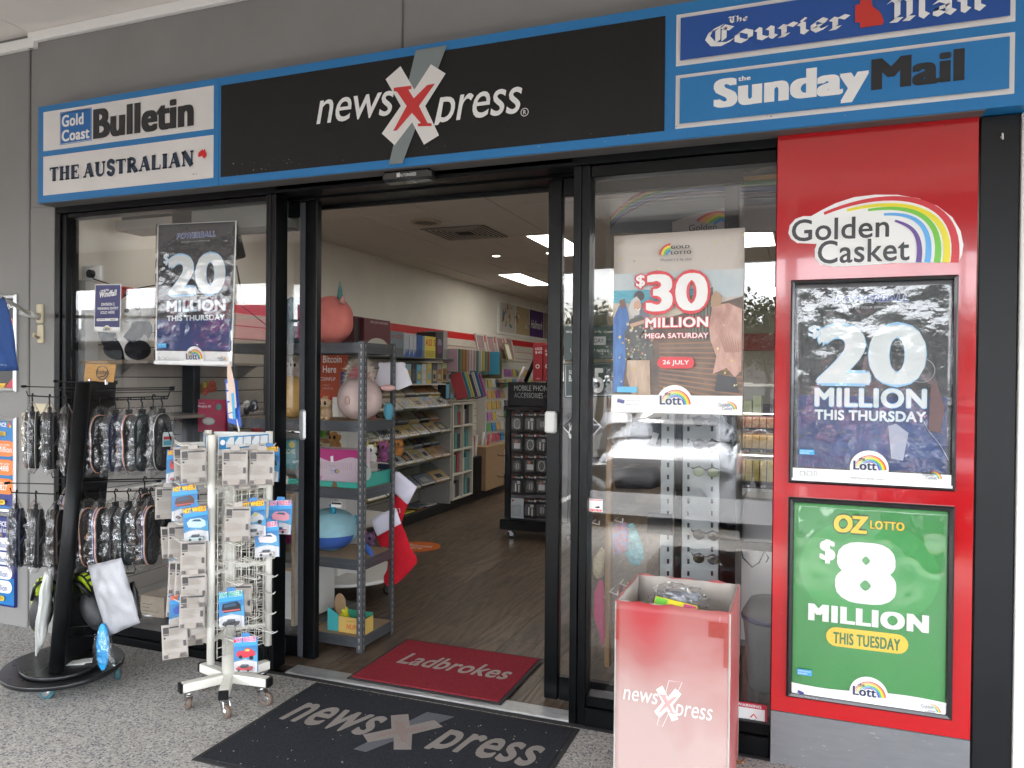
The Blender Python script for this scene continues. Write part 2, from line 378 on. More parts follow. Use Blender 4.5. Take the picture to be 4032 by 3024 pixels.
def planks():
    m = D.materials.new('dark_oak_vinyl'); m.use_nodes = True; n = m.node_tree.nodes; l = m.node_tree.links.new; b = n['Principled BSDF']
    t = n.new('ShaderNodeTexCoord'); oi = n.new('ShaderNodeObjectInfo'); ad = n.new('ShaderNodeVectorMath'); sc = n.new('ShaderNodeVectorMath'); sc.operation = 'SCALE'
    cmb = n.new('ShaderNodeCombineXYZ'); l(oi.outputs['Random'], cmb.inputs[0]); l(oi.outputs['Random'], cmb.inputs[1]); l(cmb.outputs[0], sc.inputs[0]); sc.inputs['Scale'].default_value = 40
    mp_ = n.new('ShaderNodeMapping'); mp_.inputs['Scale'].default_value = (1, .13, 1); l(t.outputs['Object'], mp_.inputs[0]); l(mp_.outputs[0], ad.inputs[0]); l(sc.outputs[0], ad.inputs[1])
    wv = n.new('ShaderNodeTexNoise'); wv.inputs['Scale'].default_value = 4.5; wv.inputs['Detail'].default_value = 1.5; l(ad.outputs[0], wv.inputs['Vector'])
    ml = n.new('ShaderNodeMath'); ml.operation = 'MULTIPLY'; ml.inputs[1].default_value = 26; l(wv.outputs['Fac'], ml.inputs[0])
    fr = n.new('ShaderNodeMath'); fr.operation = 'PINGPONG'; fr.inputs[1].default_value = 1; l(ml.outputs[0], fr.inputs[0])
    fine = n.new('ShaderNodeTexNoise'); fine.inputs['Scale'].default_value = 90; fine.inputs['Detail'].default_value = 3; l(ad.outputs[0], fine.inputs['Vector'])
    mxf = n.new('ShaderNodeMath'); mxf.operation = 'MULTIPLY_ADD'; mxf.inputs[1].default_value = .45; l(fr.outputs[0], mxf.inputs[0]); l(fine.outputs['Fac'], mxf.inputs[2])
    r = n.new('ShaderNodeValToRGB'); e = r.color_ramp.elements; e[0].position = .4; e[0].color = (.042, .029, .020, 1); e[1].position = 1.0; e[1].color = (.14, .098, .068, 1)
    l(mxf.outputs[0], r.inputs[0]); hs = n.new('ShaderNodeHueSaturation'); mr = n.new('ShaderNodeMapRange'); mr.inputs[3].default_value = .82; mr.inputs[4].default_value = 1.15
    l(oi.outputs['Random'], mr.inputs[0]); l(mr.outputs[0], hs.inputs['Value']); l(r.outputs[0], hs.inputs['Color']); l(hs.outputs[0], b.inputs['Base Color']); b.inputs['Roughness'].default_value = .42
    return m
M_agg = aggregate(); M_plank = planks()
M_asph = mat('asphalt', (.05, .05, .052), .85, var=.3, vs=60, bump=.3, bs=150)
tag(MB().box(-40, 12, -4.1, -.0, -.13, 0).build('pavement', M_agg), kind='structure')
tag(MB().box(-200, 200, -300, 60, -.4, -.15).build('ground', M_asph), kind='structure')
tag(MB().box(-40, 12, -4.25, -4.1, -.15, .002, b=.012).build('kerb', mat('concrete', (.3, .29, .27), .8, var=.12, vs=12)), kind='structure')
# shop floor with vinyl planks
fl = tag(MB().box(-4.1, 2.6, .1, 11.2, -.13, -.004).build('shop_floor', mat('floor_underlay', (.03, .022, .016), .8)), kind='structure')
pm_ = [MB().box(0, .178, 0, ln, 0, .004, b=.0008).build('plank', M_plank, local=True) for ln in (1.218, .61)]
for i in range(22):
    x = -3.72+i*.18; y = .11-(i*.437 % 1.2)
    while y < 9.2:
        y1 = y+1.22
        if y1 > .13:
            short = y < .1
            src = pm_[1] if short and y+.61 > .1 else pm_[0]
            yy = max(y, .105) if short else y
            if short:
                me = D.meshes.new('plank'); bb = MB().box(0, .178, 0, y1-.002-yy, 0, .004, b=.0008)
                me.from_pydata([tuple(v) for v in bb.v], [], bb.f); me.materials.append(M_plank); o = D.objects.new('plank', me)
            else: o = D.objects.new('plank', src.data)
            COL.objects.link(o); o.parent = fl; o.location = Vector((x, yy, -.004))-fl.location
        y = y1
for o in pm_: D.objects.remove(o)
# grey facade wall
fw = MB(); fw.box(-1.774, 3, 0, .16, 2.455, 3.6, b=.004); fw.box(-4.225, -1.786, 0, .16, 2.455, 3.6, b=.004); fw.box(-4.225, -4.032, 0, .16, 0, 2.455); fw.box(-1.8, -1.76, .012, .15, 2.46, 3.6)
tag(fw.build('facade_wall', M_wall), 'smooth grey painted wall above and beside the shop sign', 'wall')
nw = MB(); nw.box(-40, -4.243, .0, .16, 0, 3.6, b=.006); nw.box(-4.25, -4.22, .02, .15, 0, 3.6)
tag(nw.build('neighbour_wall', M_wall), 'grey wall at the left edge carrying framed posters', 'wall')
# canopy with trim, fascia, posts
M_soff = mat('soffit_paint', (.82, .77, .72), .6, var=.03, vs=3)
cn = MB()
for i in range(-34, 10):
    cn.box(i*1.2+.003+.6, i*1.2+1.197+.6, -4.2, -.0, 3.462, 3.50)
bt = MB()
for k in range(11): bt.box(-40, 12, -4.2-(k+1)*.163+.001, -4.2-k*.163-(.013 if k > 3 else -.0), 3.462, 3.467)
tag(bt.build('canopy_battens', M_soff), 'pale battens with bright gaps along the outer edge of the canopy', 'canopy')
tag(cn.build('canopy_soffit', M_soff), 'pale soffit of the walkway canopy along the top left', 'canopy')
tr = MB(); tr.box(-4.165, 3, -.035, -.002, 3.405, 3.461, b=.004); tr.box(-40, -4.19, -.035, -.002, 3.372, 3.43, b=.004); tr.box(-4.215, -4.165, -.03, -.002, 3.372, 3.461)
tag(tr.build('cornice_trim', mat('trim_white', (.85, .83, .79), .5)), 'white cornice strip where the soffit meets the grey wall', 'trim')
fa = MB(); fa.box(-40, 12, -6.12, -6.0, 2.86, 3.62, b=.01); fa.box(-40, 12, -4.2, .2, 3.55, 3.62)
tag(fa.build('canopy_fascia', mat('fascia_grey', (.16, .155, .15), .6)), 'outer fascia beam and roof of the walkway canopy', 'canopy')
for px in (-7.2, -.15, 3.6):
    tag(MB().box(px-.06, px+.06, -5.99, -5.86, -.15, 3.46, b=.01).build('canopy_post', M_white), 'pale square canopy post beside the parked car, %s' % {-7.2: 'left one', -.15: 'middle one', 3.6: 'right one'}[px], 'post', 'canopy posts')
# shop interior shell
M_iw = mat('interior_wall', (.66, .62, .54), .7, var=.04, vs=3)
tag(MB().box(-4.2, -4.05, .17, 11.2, -.1, 2.75).build('interior_left_wall', M_iw), kind='structure')
tag(MB().box(-4.2, 2.7, 11.0, 11.2, -.1, 2.75).build('interior_back_wall', M_iw), kind='structure')
tag(MB().box(2.6, 2.75, .17, 11.2, -.1, 2.75).build('interior_right_wall', M_iw), kind='structure')
ceil = tag(MB().box(-4.2, 2.75, .17, 11.2, 2.715, 2.8).build('shop_ceiling', mat('ceiling_grid', (.38, .34, .3), .7)), kind='structure')
M_tile = mat('ceiling_tile', (.64, .60, .54), .8, var=.03, vs=6, bump=.15, bs=400)
tl = MB().box(.004, .561, .004, 1.086, 0, .012, b=.002).build('ceiling_tile', M_tile, local=True)
LP = [(-2.22, 2.97), (-3.37, 5.2), (-2.22, 7.4), (-.53, 2.97), (-1.1, 5.2), (.59, 5.2), (1.1, 2.97), (-.53, 7.4), (.6, .9), (-3.5, .22)]  # last entry is an unseen panel added to brighten the left window display
for i in range(12):
    for j in range(9):
        x = -4.05+.33+(i-1)*.565; y = .78+(j-.0)*1.09-1.09*.0
        if j == 0 and False: continue
        o = D.objects.new('ceiling_tile', tl.data); COL.objects.link(o); o.parent = ceil
        o.location = Vector((x, y, 2.702+rnd.uniform(0, .003)))-ceil.location
        if rnd.random() < .12: o.rotation_euler = (rad(rnd.uniform(-.5, .5)), rad(rnd.uniform(-.7, .7)), 0)
D.objects.remove(tl)
M_lamp = mat('panel_light', (1, .97, .9), .4, emit=2.2)
for i, (x, y) in enumerate(LP):
    t = empty('ceiling_light', (x, y, 2.69), 'glowing flat panel light in the shop ceiling, ' + ['nearest the automatic doors', 'second along the cream side wall', 'deep in the shop near the back', 'behind the right door leaf', 'middle of the shop', 'above the far lottery counter', 'above the sunglasses corner', 'far back right', 'by the right window', 'added unseen to brighten the left window'][i], 'ceiling light', 'ceiling panel lights')
    MB().box(x, x+.27, y, y+1.1, 2.694, 2.7, b=.002).build('diffuser', M_lamp, t)
    MB().box(x-.012, x+.282, y-.012, y+1.112, 2.6965, 2.7015).build('frame', M_white, t)
p = gnd(920, 480, 2.7); t = empty('ceiling_vent', (p.x, p.y, 2.69), 'round beige ceiling vent beside the square diffuser', 'vent')
MB().lathe([(.12, 0), (.12, -.006), (.1, -.012), (.09, -.002), (0, -.001)][::-1], (p.x, p.y, 2.701), 28).build('ring', mat('vent_beige', (.5, .43, .3), .6), t)
MB().lathe([(.088, -.004), (.088, -.0045)], (p.x, p.y, 2.701), 24).build('mesh', mat('vent_dark', (.2, .18, .15), .8, var=.5, vs=200), t)
x0, y0 = -2.95, 2.42; t = empty('air_diffuser', (x0, y0, 2.69), 'square louvred air conditioning diffuser in the ceiling', 'vent')
d = MB()
for i in range(7):
    s_ = .27-.036*i
    for a, b_, c_, e_ in ((-s_, s_, -s_, -s_+.012), (-s_, s_, s_-.012, s_), (-s_, -s_+.012, -s_, s_), (s_-.012, s_, -s_, s_)):
        d.box(x0+.28+a, x0+.28+b_, y0+.27+c_, y0+.27+e_, 2.6935+.0006*i, 2.699)
d.build('louvre', mat('louvre_beige', (.45, .40, .33), .5), t)
MB().box(x0+.0, x0+.56, y0-.0, y0+.54, 2.697, 2.7005).build('backing', mat('vent_black', (.02, .02, .02), .9), t)
# ================================================================== SHOPFRONT FRAME
sf = empty('shopfront_frame', (-2.5, .05, 0), 'black aluminium shopfront frame around windows and sliding doors', 'frame')
def bar(name, *a, b=.003): return MB().box(*a, b=b).build(name, M_blk, sf)
bar('jamb', -4.03, -3.992, 0, .1, 0, 2.41); bar('jamb', -3.991, -3.958, .012, .1, .1, 2.405)
bar('mullion', -2.555, -2.527, 0, .1, 0, 2.41); bar('mullion', -2.526, -2.499, .004, .104, 0, 2.41)
bar('mullion', -.94, -.906, 0, .1, 0, 2.41); bar('mullion', -.905, -.868, .006, .1, 0, 2.41)
bar('head', -4.03, -.11, .0, .1, 2.412, 2.452); bar('head', -3.957, -2.557, .02, .1, 2.385, 2.41)
bar('head', -.867, -.113, .02, .1, 2.36, 2.41)
bar('sill', -3.904, -2.557, .015, .1, .045, .10); bar('sill', -3.99, -2.557, -.005, .1, 0, .043)
bar('sill', -.867, -.113, .015, .1, .08, .125); bar('sill', -.867, -.113, -.005, .1, 0, .078)
bar('transom', -2.497, -.942, .0, .17, 2.425, 2.452); bar('transom', -3.4, -.2, .17, .34, 2.415, 2.47); bar('mullion', -.112, -.1, 0, .1, .0, 2.41)
bar('soffit_plate', -4.03, .58, -.095, -.002, 2.446, 2.4495, b=0).data.materials[0] = mat('sign_underside', (.11, .105, .10), .6)
MB().box(-3.957, -2.557, .047, .053, .1, 2.386).build('left_window_pane', M_glass, sf)
MB().box(-.868, -.11, .047, .053, .125, 2.362).build('right_window_pane', M_glass, sf)
# roller and bulkhead over the doors
t = empty('roller_shutter', (-1.7, .4, 2.43), 'rolled shutter housing in brown over the doorway', 'shutter')
MB().tube([(-3.9, .46, 2.55), (.5, .46, 2.55)], .085, 20).build('barrel', mat('shutter_brown', (.10, .085, .055), .5, var=.2, vs=12, stretch=(1, 8, 8)), t)
MB().box(-3.9, .6, .345, .37, 2.4, 2.69).build('cover', M_blk2, t); MB().box(-3.9, .6, .56, .575, 2.48, 2.70).build('bulkhead', mat('shutter_red', (.22, .01, .012), .4), t)
# threshold
t = empty('door_threshold', (-1.7, .05, 0), 'ribbed aluminium door threshold strip', 'threshold')
b_ = MB(); b_.box(-2.42, -.94, .0, .108, -.004, .006)
for i in range(11): b_.box(-2.42, -.94, .004+i*.0096, .0085+i*.0096, .006, .0085)
b_.build('ribbed_plate', M_alu, t); MB().box(-2.6, .6, -.028, -.001, -.004, .003).build('rubber_strip', M_rub, t)
# sliding door leaves
def leaf(xs0, xs1, xe, xfar, label):
    t = empty('sliding_door', ((xs0+xs1)/2, .2, 0), label, 'door', 'automatic door leaves')
    MB().box(xs0, xs1, .18, .225, .012, 2.41, b=.004).build('stile', M_blk, t)
    MB().box(xe+(-.002 if xe < xs0 else .002), xfar, .185, .22, .012, .12, b=.003).build('bottom_rail', M_blk, t)
    MB().box(xe+(-.002 if xe < xs0 else .002), xfar, .185, .22, 2.33, 2.41, b=.003).build('top_rail', M_blk, t)
    MB().box(min(xe, xfar), max(xe, xfar), .20, .206, .12, 2.33).build('pane', M_glass, t)
    return t
dl = leaf(-2.475, -2.375, -2.476, -3.35, 'left black framed sliding glass door leaf, open, with a lock')
MB().box(-2.476, -2.445, .176, .18, .02, 2.4).build('edge_strip', mat('stile_grey', (.06, .062, .07), .35), dl)
dr = leaf(-1.113, -1.046, -1.045, -.25, 'right black framed sliding glass door leaf, open, with white sticker signs')
k_ = MB(); k_.box(-2.468, -2.428, .158, .18, 1.16, 1.32, b=.01); k_.tube([(-2.448, .152, 1.235), (-2.448, .16, 1.235)], .012, 12)
lk = k_.build('lock', mat('lock_grey', (.38, .38, .38), .35, metal=.5), dl); MB().tube([(-2.45, .168, 1.2), (-2.59, .168, 1.203)], .0085, 10).build('lever', M_chrome, lk)
c0 = on(1191, 912, .17); MB().box(c0.x-.028, c0.x+.028, .15, .18, c0.z-.05, c0.z+.05, b=.008).build('white_latch', mat('latch_white', (.6, .6, .57), .3), dr)
# door sensor
t = empty('door_sensor', (-1.717, -.04, 2.40), 'black automatic door sensor bar below the sign', 'sensor')
MB().box(-1.845, -1.592, -.075, -.0, 2.395, 2.447, b=.012).build('housing', mat('sensor_gloss', (.01, .01, .011), .12, coat=.6), t)
P = FP(-.0755); P.vt('AUTOINGRESS', (864, 382), (899, 372), (.6, .6, .6), off=.01); P.vp([(857, 383), (864, 382), (864, 373), (857, 374)], (.6, .6, .6)); P.build('lettering', t)
# ================================================================== SIGN
SG = empty('shop_sign', (-1.5, -.1, 2.45), 'long blue shop sign with newspaper mastheads and a black centre panel', 'sign')
M_sb = mat('sign_blue', (.012, .17, .42), .35, var=.05, vs=2)
MB().box(-4.037, -2.768, -.1, -.002, 2.45, 2.99, b=.002).build('left_panel', M_sb, SG)
MB().box(-2.766, 1.4, -.1, -.002, 2.45, 2.99, b=.002).build('main_panel', M_sb, SG)
MB().box(-2.752, -.5355, -.1025, -.1, 2.489, 2.947).build('black_panel', mat('sign_black', (.008, .0078, .0075), .4, spec=.3, var=.2, vs=3), SG)
M_sw = mat('sign_white', (.70, .68, .65), .4, var=.05, vs=5)
def plate(x0, x1, z0, z1, m, name='white_plate'): return MB().box(x0, x1, -.1025, -.1, z0, z1).build(name, m, SG)
plate(-3.992, -2.799, 2.737, 2.954, M_sw); plate(-3.992, -2.799, 2.490, 2.706, M_sw); plate(-.492, .664, 2.740, 2.943, M_sw); plate(-.492, .664, 2.492, 2.703, M_sw)
P = FP(-.1025, rough=.4)
P.vp([(129.7, 243.5), (198.5, 232), (198.5, 303), (129.7, 314)], (.008, .13, .38))
def frame_line(P, q, w_, col):
    q = [P.w(*p) for p in q]; P.stroke(q+[q[0], q[1]], w_, col)
frame_line(P, [(131.5, 245.5), (197, 234.3), (197, 301.5), (131.5, 312)], .003, WHITE)
P.vt('Gold', (134, 276), (181, 242), WHITE, off=.05); P.vt('Coast', (134, 307.5), (194, 272.8), WHITE, off=.05)
P.vt('Bulletin', (202, 304), (419.5, 201), BLACK, off=.07, space=.95)
# serif capitals
def serif_word(P, word, a0, b0, a1, b1, col, widths):
    tot = sum(widths[c] for c in word); u = (a1-a0)/tot; H = b1-b0; x = a0
    TH, HR = .036, .009
    for c in word:
        W = widths[c]*u*.9
        def S(x0, y0, x1, y1, w_): P.stroke([(x+x0*W, b0+y0*H), (x+x1*W, b0+y1*H)], w_, col, n=0)
        def foot(cx, y, hw=.2): S(cx-hw, y, cx+hw, y, HR)
        bt, tp = .04, .96
        if c == 'T': S(.5, 0, .5, 1, TH*.7); S(.02, tp, .98, tp, HR); S(.04, .78, .04, 1, HR*.7); S(.96, .78, .96, 1, HR*.7); foot(.5, bt)
        elif c == 'H': S(.22, 0, .22, 1, TH*.7); S(.78, 0, .78, 1, TH*.7); S(.2, .52, .8, .52, HR); [foot(q, y) for q in (.22, .78) for y in (bt, tp)]
        elif c == 'E': S(.25, 0, .25, 1, TH*.7); S(.05, tp, .92, tp, HR); S(.05, bt, .95, bt, HR); S(.25, .52, .7, .52, HR); S(.9, .75, .9, 1, HR*.7); S(.94, 0, .94, .28, HR*.7); S(.68, .38, .68, .66, HR*.7)
        elif c == 'A': S(.14, 0, .5, 1, HR); S(.5, 1, .84, 0, TH*.75); S(.25, .33, .7, .33, HR); foot(.14, bt, .14); foot(.84, bt, .16)
        elif c == 'U': S(.22, .3, .22, 1, TH*.7); S(.8, .3, .8, 1, HR); P.stroke([(x+W*(.51-.29*math.cos(t)), b0+H*(.3-.27*math.sin(t))) for t in [math.pi*k/10 for k in range(11)]], TH*.6, col, HR, n=0); foot(.22, tp); foot(.8, tp, .16)
        elif c == 'S': P.stroke([(x+W*px_, b0+H*py_) for px_, py_ in bez((.85, .8), (.6, 1.15), (.0, .95), (.2, .62))+bez((.2, .62), (.4, .45), (.9, .5), (.8, .2))+bez((.8, .2), (.65, -.12), (.2, .02), (.12, .25))], TH*.62, col, n=0); S(.87, .7, .87, .97, HR*.8); S(.12, .03, .12, .3, HR*.8)
        elif c == 'R': S(.22, 0, .22, 1, TH*.7); P.stroke([(x+W*px_, b0+H*py_) for px_, py_ in bez((.22, tp), (.9, 1.02), (.9, .45), (.22, .5))], TH*.5, col, n=0); S(.5, .5, .88, 0, TH*.75); foot(.22, bt); foot(.16, tp, .14); foot(.9, bt, .1)
        elif c == 'L': S(.25, 0, .25, 1, TH*.7); S(.05, bt, .92, bt, HR); S(.93, 0, .93, .3, HR*.8); foot(.25, tp)
        elif c == 'I': S(.5, 0, .5, 1, TH*.7); foot(.5, bt, .4); foot(.5, tp, .4)
        elif c == 'N': S(.18, 0, .18, 1, HR); S(.84, 0, .84, 1, HR); S(.16, 1, .84, 0, TH*.8); foot(.18, bt, .14); foot(.14, tp, .14); foot(.84, tp, .14)
        x += widths[c]*u
    P.up()
WD = dict(T=.95, H=1.12, E=.9, A=1.05, U=1.08, S=.78, R=1.02, L=.88, I=.55, N=1.1)
a0, b0 = P.w(108.5, 393); a1, b1 = P.w(422.7, 325); x_the = P.w(173, 0)[0]; x_au = P.w(181, 0)[0]
serif_word(P, 'THE', a0, b0+.002, P.w(174, 350)[0], b1, (.012, .03, .06), WD); serif_word(P, 'AUSTRALIAN', P.w(181, 350)[0], b0+.002, a1, b1, (.012, .03, .06), WD)
P.vp([(428.5, 338), (430, 330), (435, 326), (438, 323), (441, 326), (443, 321.5), (446, 329), (447.8, 334), (445, 341), (441, 342), (437, 337), (432, 340)], RED)
P.vp([(443, 343.5), (445, 343), (444, 345)], RED)
# centre logo
P.vt('news', (685, 270), (852, 195.5), WHITE, off=.004, shear=.22, space=.97)
T2 = lambda x, y: P.w(737.3+x/3, y/3)
P.vt('press', (939, 272), (1129, 187), WHITE, off=.004, shear=.22, clamp=-.05, space=.97)
x_logo(P, T2, (.72, .70, .67), (.19, .225, .225), (.55, .03, .03))
a, b = P.w(1134.5, 243.5); P.stroke([(a+.0165*math.cos(t), b+.0165*math.sin(t)) for t in [2*math.pi*k/20 for k in range(21)]], .003, WHITE); P.text('R', a-.006, b-.009, a+.007, b+.009, WHITE, off=.02)
# right plates: blue fields inside white borders
P.rect(-.474, 2.758, .647, 2.925, (.008, .07, .30)); P.rect(-.474, 2.508, .647, 2.687, (.012, .17, .42))
P.vt('Sunday', (1542, 257), (1877, 130), WHITE, off=.075, space=.95); P.vt('Mail', (1881.5, 200.5), (2082.5, 103.5), BLACK, off=.068, space=.94); P.vt('the', (1595, 178), (1622, 164), WHITE, off=.05)
# blackletter
def nibword(P, T, word, col):
    nx, ny = 7.5, 9.0
    G = {'C': [[(60, 100), (28, 80), (18, 45), (35, 8), (65, 2), (90, 18)], [(62, 95), (88, 78)], [(48, 85), (48, 20)], [(66, 85), (66, 25)]],
         'o': [[(30, 58), (12, 45), (12, 15), (30, 2), (50, 15), (50, 45), (30, 58)]],
         'u': [[(8, 55), (16, 48), (16, 12), (30, 2), (46, 14)], [(40, 55), (50, 48), (50, 10), (60, 2)]],
         'r': [[(8, 52), (18, 46), (18, 10), (8, 2), (28, 4)], [(18, 44), (36, 58), (50, 48)]],
         'i': [[(8, 52), (18, 46), (18, 10), (28, 2)], [(16, 72), (22, 66)]],
         'e': [[(38, 30), (14, 22), (14, 42), (32, 58), (46, 46), (38, 30)], [(14, 20), (28, 2), (48, 14)]],
         'M': [[(0, 78), (14, 88), (20, 80), (20, 14), (8, 4), (28, 2)], [(20, 76), (42, 90), (50, 80), (50, 14), (40, 4), (58, 2)], [(50, 76), (72, 90), (80, 80), (80, 14), (92, 2)]],
         'a': [[(12, 50), (30, 58), (44, 48), (44, 12), (56, 2)], [(42, 32), (14, 24), (14, 10), (26, 2), (42, 14)]],
         'l': [[(8, 88), (18, 82), (18, 12), (30, 2)]], 'T': [[(0, 88), (20, 80), (60, 92)], [(30, 84), (14, 60), (20, 20), (40, 2), (58, 14)], [(42, 80), (42, 20)]],
         'h': [[(8, 88), (18, 82), (18, 10), (8, 2)], [(18, 44), (38, 58), (46, 44), (46, 8), (34, -8)]]}
    AD = dict(C=92, o=60, u=66, r=52, i=32, e=54, M=100, a=62, l=34, T=66, h=58); x = 0
    for c in word:
        for st in G[c]:
            for p, q in zip(st, st[1:]):
                P.poly([T(x+p[0]-nx, p[1]-ny), T(x+p[0]+nx, p[1]+ny), T(x+q[0]+nx, q[1]+ny), T(x+q[0]-nx, q[1]-ny)], col, n=0)
        x += AD[c]
    P.up()
def span(P, bl, tr, W, H):
    a0, b0 = P.w(*bl); a1, b1 = P.w(*tr); return lambda x, y: (a0+(a1-a0)*x/W, b0+(b1-b0)*y/H)
nibword(P, span(P, (1516, 105), (1838, 22), 415, 88), 'Courier', WHITE)
nibword(P, span(P, (1920, 50), (2130, -30), 232, 90), 'Mail', WHITE)
nibword(P, span(P, (1575, 53), (1616, 34), 178, 88), 'The', WHITE)
P.vp([(1847, 15), (1857, 12), (1858, 0), (1865, -12), (1874, 0), (1882, 3), (1884, 17), (1898, 27), (1904, 36), (1909, 50), (1904, 57), (1886, 59), (1858, 63.5), (1857, 51), (1847, 52.5)], (.55, .03, .02))
P.build('lettering', SG)
# scuffs on sign
P = FP(-.1055, rough=.8)
for i in range(60):
    cx = rnd.gauss(560, 60) if i < 30 else rnd.uniform(700, 1900); cy = 372-(cx-480)*.092+rnd.uniform(-16, 14); s_ = rnd.uniform(.4, 1.6)
    P.vp([(cx+rnd.uniform(-s_, s_)*2, cy-s_), (cx+s_*rnd.uniform(.5, 2), cy), (cx, cy+s_*rnd.uniform(.3, 1.5)), (cx-s_*1.3, cy)], rnd.choice([(.3, .3, .3), (.12, .13, .15), (.08, .1, .13)]))
tag(P.build('scuff_marks', SG), kind='stuff')
# ================================================================== RED LOTTERY PANEL
M_red = mat('red_laminate', (.42, .005, .009), .13, spec=.5, coat=.5, bump=.06, bs=4, bd=.02)
RP = empty('lottery_board', (.23, -.03, 0), 'tall glossy red panel with a rainbow logo and grey kick board', 'panel')
MB().box(-.1085, .5735, -.03, -.002, .206, 2.447, b=.002).build('red_board', M_red, RP)
MB().box(-.1085, .5735, -.03, -.002, .0, .2035, b=.002).build('kick_board', mat('kick_grey', (.19, .195, .205), .35, metal=.3, var=.08, vs=8, stretch=(1, 1, 6)), RP)
P = FP(-.0305, rough=.3)
ov = [(1703, 505), (1706, 488), (1718, 474), (1735, 468), (1752, 468), (1775, 455), (1805, 440), (1845, 427), (1890, 421.5), (1940, 422), (1985, 430), (2025, 446), (2057, 470), (2075, 500), (2081, 530), (2078, 552), (2071, 567), (1985, 569), (1930, 569), (1900, 572), (1850, 575), (1800, 577), (1772, 572), (1760, 558), (1760, 540), (1764, 528), (1745, 527), (1722, 526), (1709, 517)]
P.vp([(x, y-1) for x, y in ov], WHITE)
for S_, E_, tx, ty, w_, c in (((1780, 461.5), (2062, 567), 2085, 395, 17, RB[0]), ((1830, 454.5), (2043, 567), 2065, 420, 15, (.75, .65, .02)), ((1875, 454), (2024, 567), 2043, 434, 14, (.15, .5, .04)), ((1909, 463.5), (2003, 567), 2020, 452, 13, (.1, .38, .75)), ((1933, 477), (1984, 567), 1995, 478, 12, (.11, .05, .26))):
    pts = bez(S_, (S_[0]+(tx-S_[0])*.45, ty+8), (tx, ty+18), E_, 22); P.stroke([P.w(*q) for q in pts], .010*w_/15, c, .0265*w_/17)
P.vt('Golden', (1710, 523), (1921, 463), (.02, .02, .022), off=.018, out=(WHITE, .035)); P.vt('Casket', (1766, 571), (1965, 511), (.02, .02, .022), off=.018, out=(WHITE, .035))
P.build('rainbow_logo', RP)
def poster_frame(name, label, c, Yb, bw, m, sheet_col, radius=.0, group='framed lottery posters'):
    """c: outer rect X0,X1,Z0,Z1 ; frame border bw"""
    X0, X1, Z0, Z1 = c; t = empty(name, ((X0+X1)/2, Yb, Z0), label, 'poster', group)
    f = MB()
    prof = [(0, 0), (0, .012), (bw*.35, .02), (bw*.8, .016), (bw, .004), (bw, 0)]
    n = len(prof); ring = []
    for (sx, sz) in ((0, 0), (1, 0), (1, 1), (0, 1)):
        for a, h in prof: ring.append(((X0+a) if not sx else (X1-a), Yb-h, (Z0+a) if not sz else (Z1-a)))
    fs = []
    for k in range(4):
        for j in range(n-1): a = k*n+j; b = ((k+1) % 4)*n+j; fs.append((a, b, b+1, a+1))
    f.add(ring, fs, 0).build('frame', m, t)
    MB().box(X0+bw*.6, X1-bw*.6, Yb-.003, Yb-.0005, Z0+bw*.6, Z1-bw*.6).build('sheet', pmat(sheet_col, .5), t)
    return t
def gloss_cover(t, X0, X1, Z0, Z1, Y, m, nx=30, nz=40, amp=.0022, sc=14):
    g = [[(X0+(X1-X0)*i/nx, Y+amp*noise.noise(Vector((i*sc/nx, j*sc/nz*1.3, X0*7+Z0)))-amp, Z0+(Z1-Z0)*j/nz) for i in range(nx+1)] for j in range(nz+1)]
    return MB().sheet(g, .0006).build('plastic_cover', m, t)
fx = (-.0525, .5145, 1.1005, 1.8825)
t = poster_frame('lottery_poster', 'black framed dark poster announcing $20 million, upper one on the red panel', fx, -.031, .018, mat('frame_black', (.014, .014, .015), .25, coat=.3), (.025, .027, .032))
P = FP(-.0345, rough=.5)
P.rect(-.02, 1.165, .485, 1.44, (.012, .03, .12)); P.vp([(1790, 985), (1830, 915), (1990, 915), (2045, 990)], (.02, .05, .17))
for i in range(150):
    cx = rnd.uniform(-.03, .49); cz = rnd.uniform(1.22, 1.72); l_ = rnd.uniform(.006, .03); an = rnd.uniform(.3, 1.2); g_ = rnd.uniform(.02, .11)
    P.poly([(cx, cz), (cx+l_*math.cos(an), cz+l_*math.sin(an)*.6), (cx+l_*.8, cz+l_*.1)], (g_, g_, g_*1.1), n=0)
P.up()
CY = (.25, .5, .75); SW = (.62, .66, .66)
P.vt('20', (1764, 832.5), (2000, 697), SW, off=.055, out=(CY, .014), space=.93); P.vt('$', (1747, 731), (1772, 703), SW, off=.02, out=(CY, .03))
P.vt('MILLION', (1760, 878), (2001.5, 840), SW, off=.045, out=(CY, .02)); P.vt('THIS THURSDAY', (1760, 906), (2000, 889.5), SW, off=.035, out=(CY, .02))
P.vt('POWERBALL', (1804.6, 655), (1963, 635), (.03, .05, .2), off=.05, shear=.2, out=((.5, .55, .65), .03)); P.vt('PLAY BY YOUR OWN RULES', (1823, 668), (1941, 660.5), (.5, .5, .5), shear=.15)
st = [(2001+30*math.cos(q)-12, 800+26*math.sin(q)) for q in [k*.35-2.2 for k in range(16)]]
P.stroke([P.w(*q) for q in st], .0012, (.5, .5, .5)); P.stroke([P.w(*q) for q in [(1990, 900), (2005, 930), (2030, 960), (2048, 993)]], .0012, (.45, .5, .55))
P.vp([(1918, 920), (1935, 915), (1962, 935), (1950, 995), (1925, 990)], (.3, .32, .4)); P.vp([(2010, 830), (2022, 826), (2030, 850), (2040, 880), (2030, 935), (2005, 930), (2008, 870)], (.12, .07, .07))
P.rect(-.0405, 1.113, .503, 1.16, WHITE)
cx_, cz_ = P.w(1877, 1004); lott(P, cx_, cz_-.012, .066); P.rect(-.0405, 1.1125, .503, 1.122, WHITE)
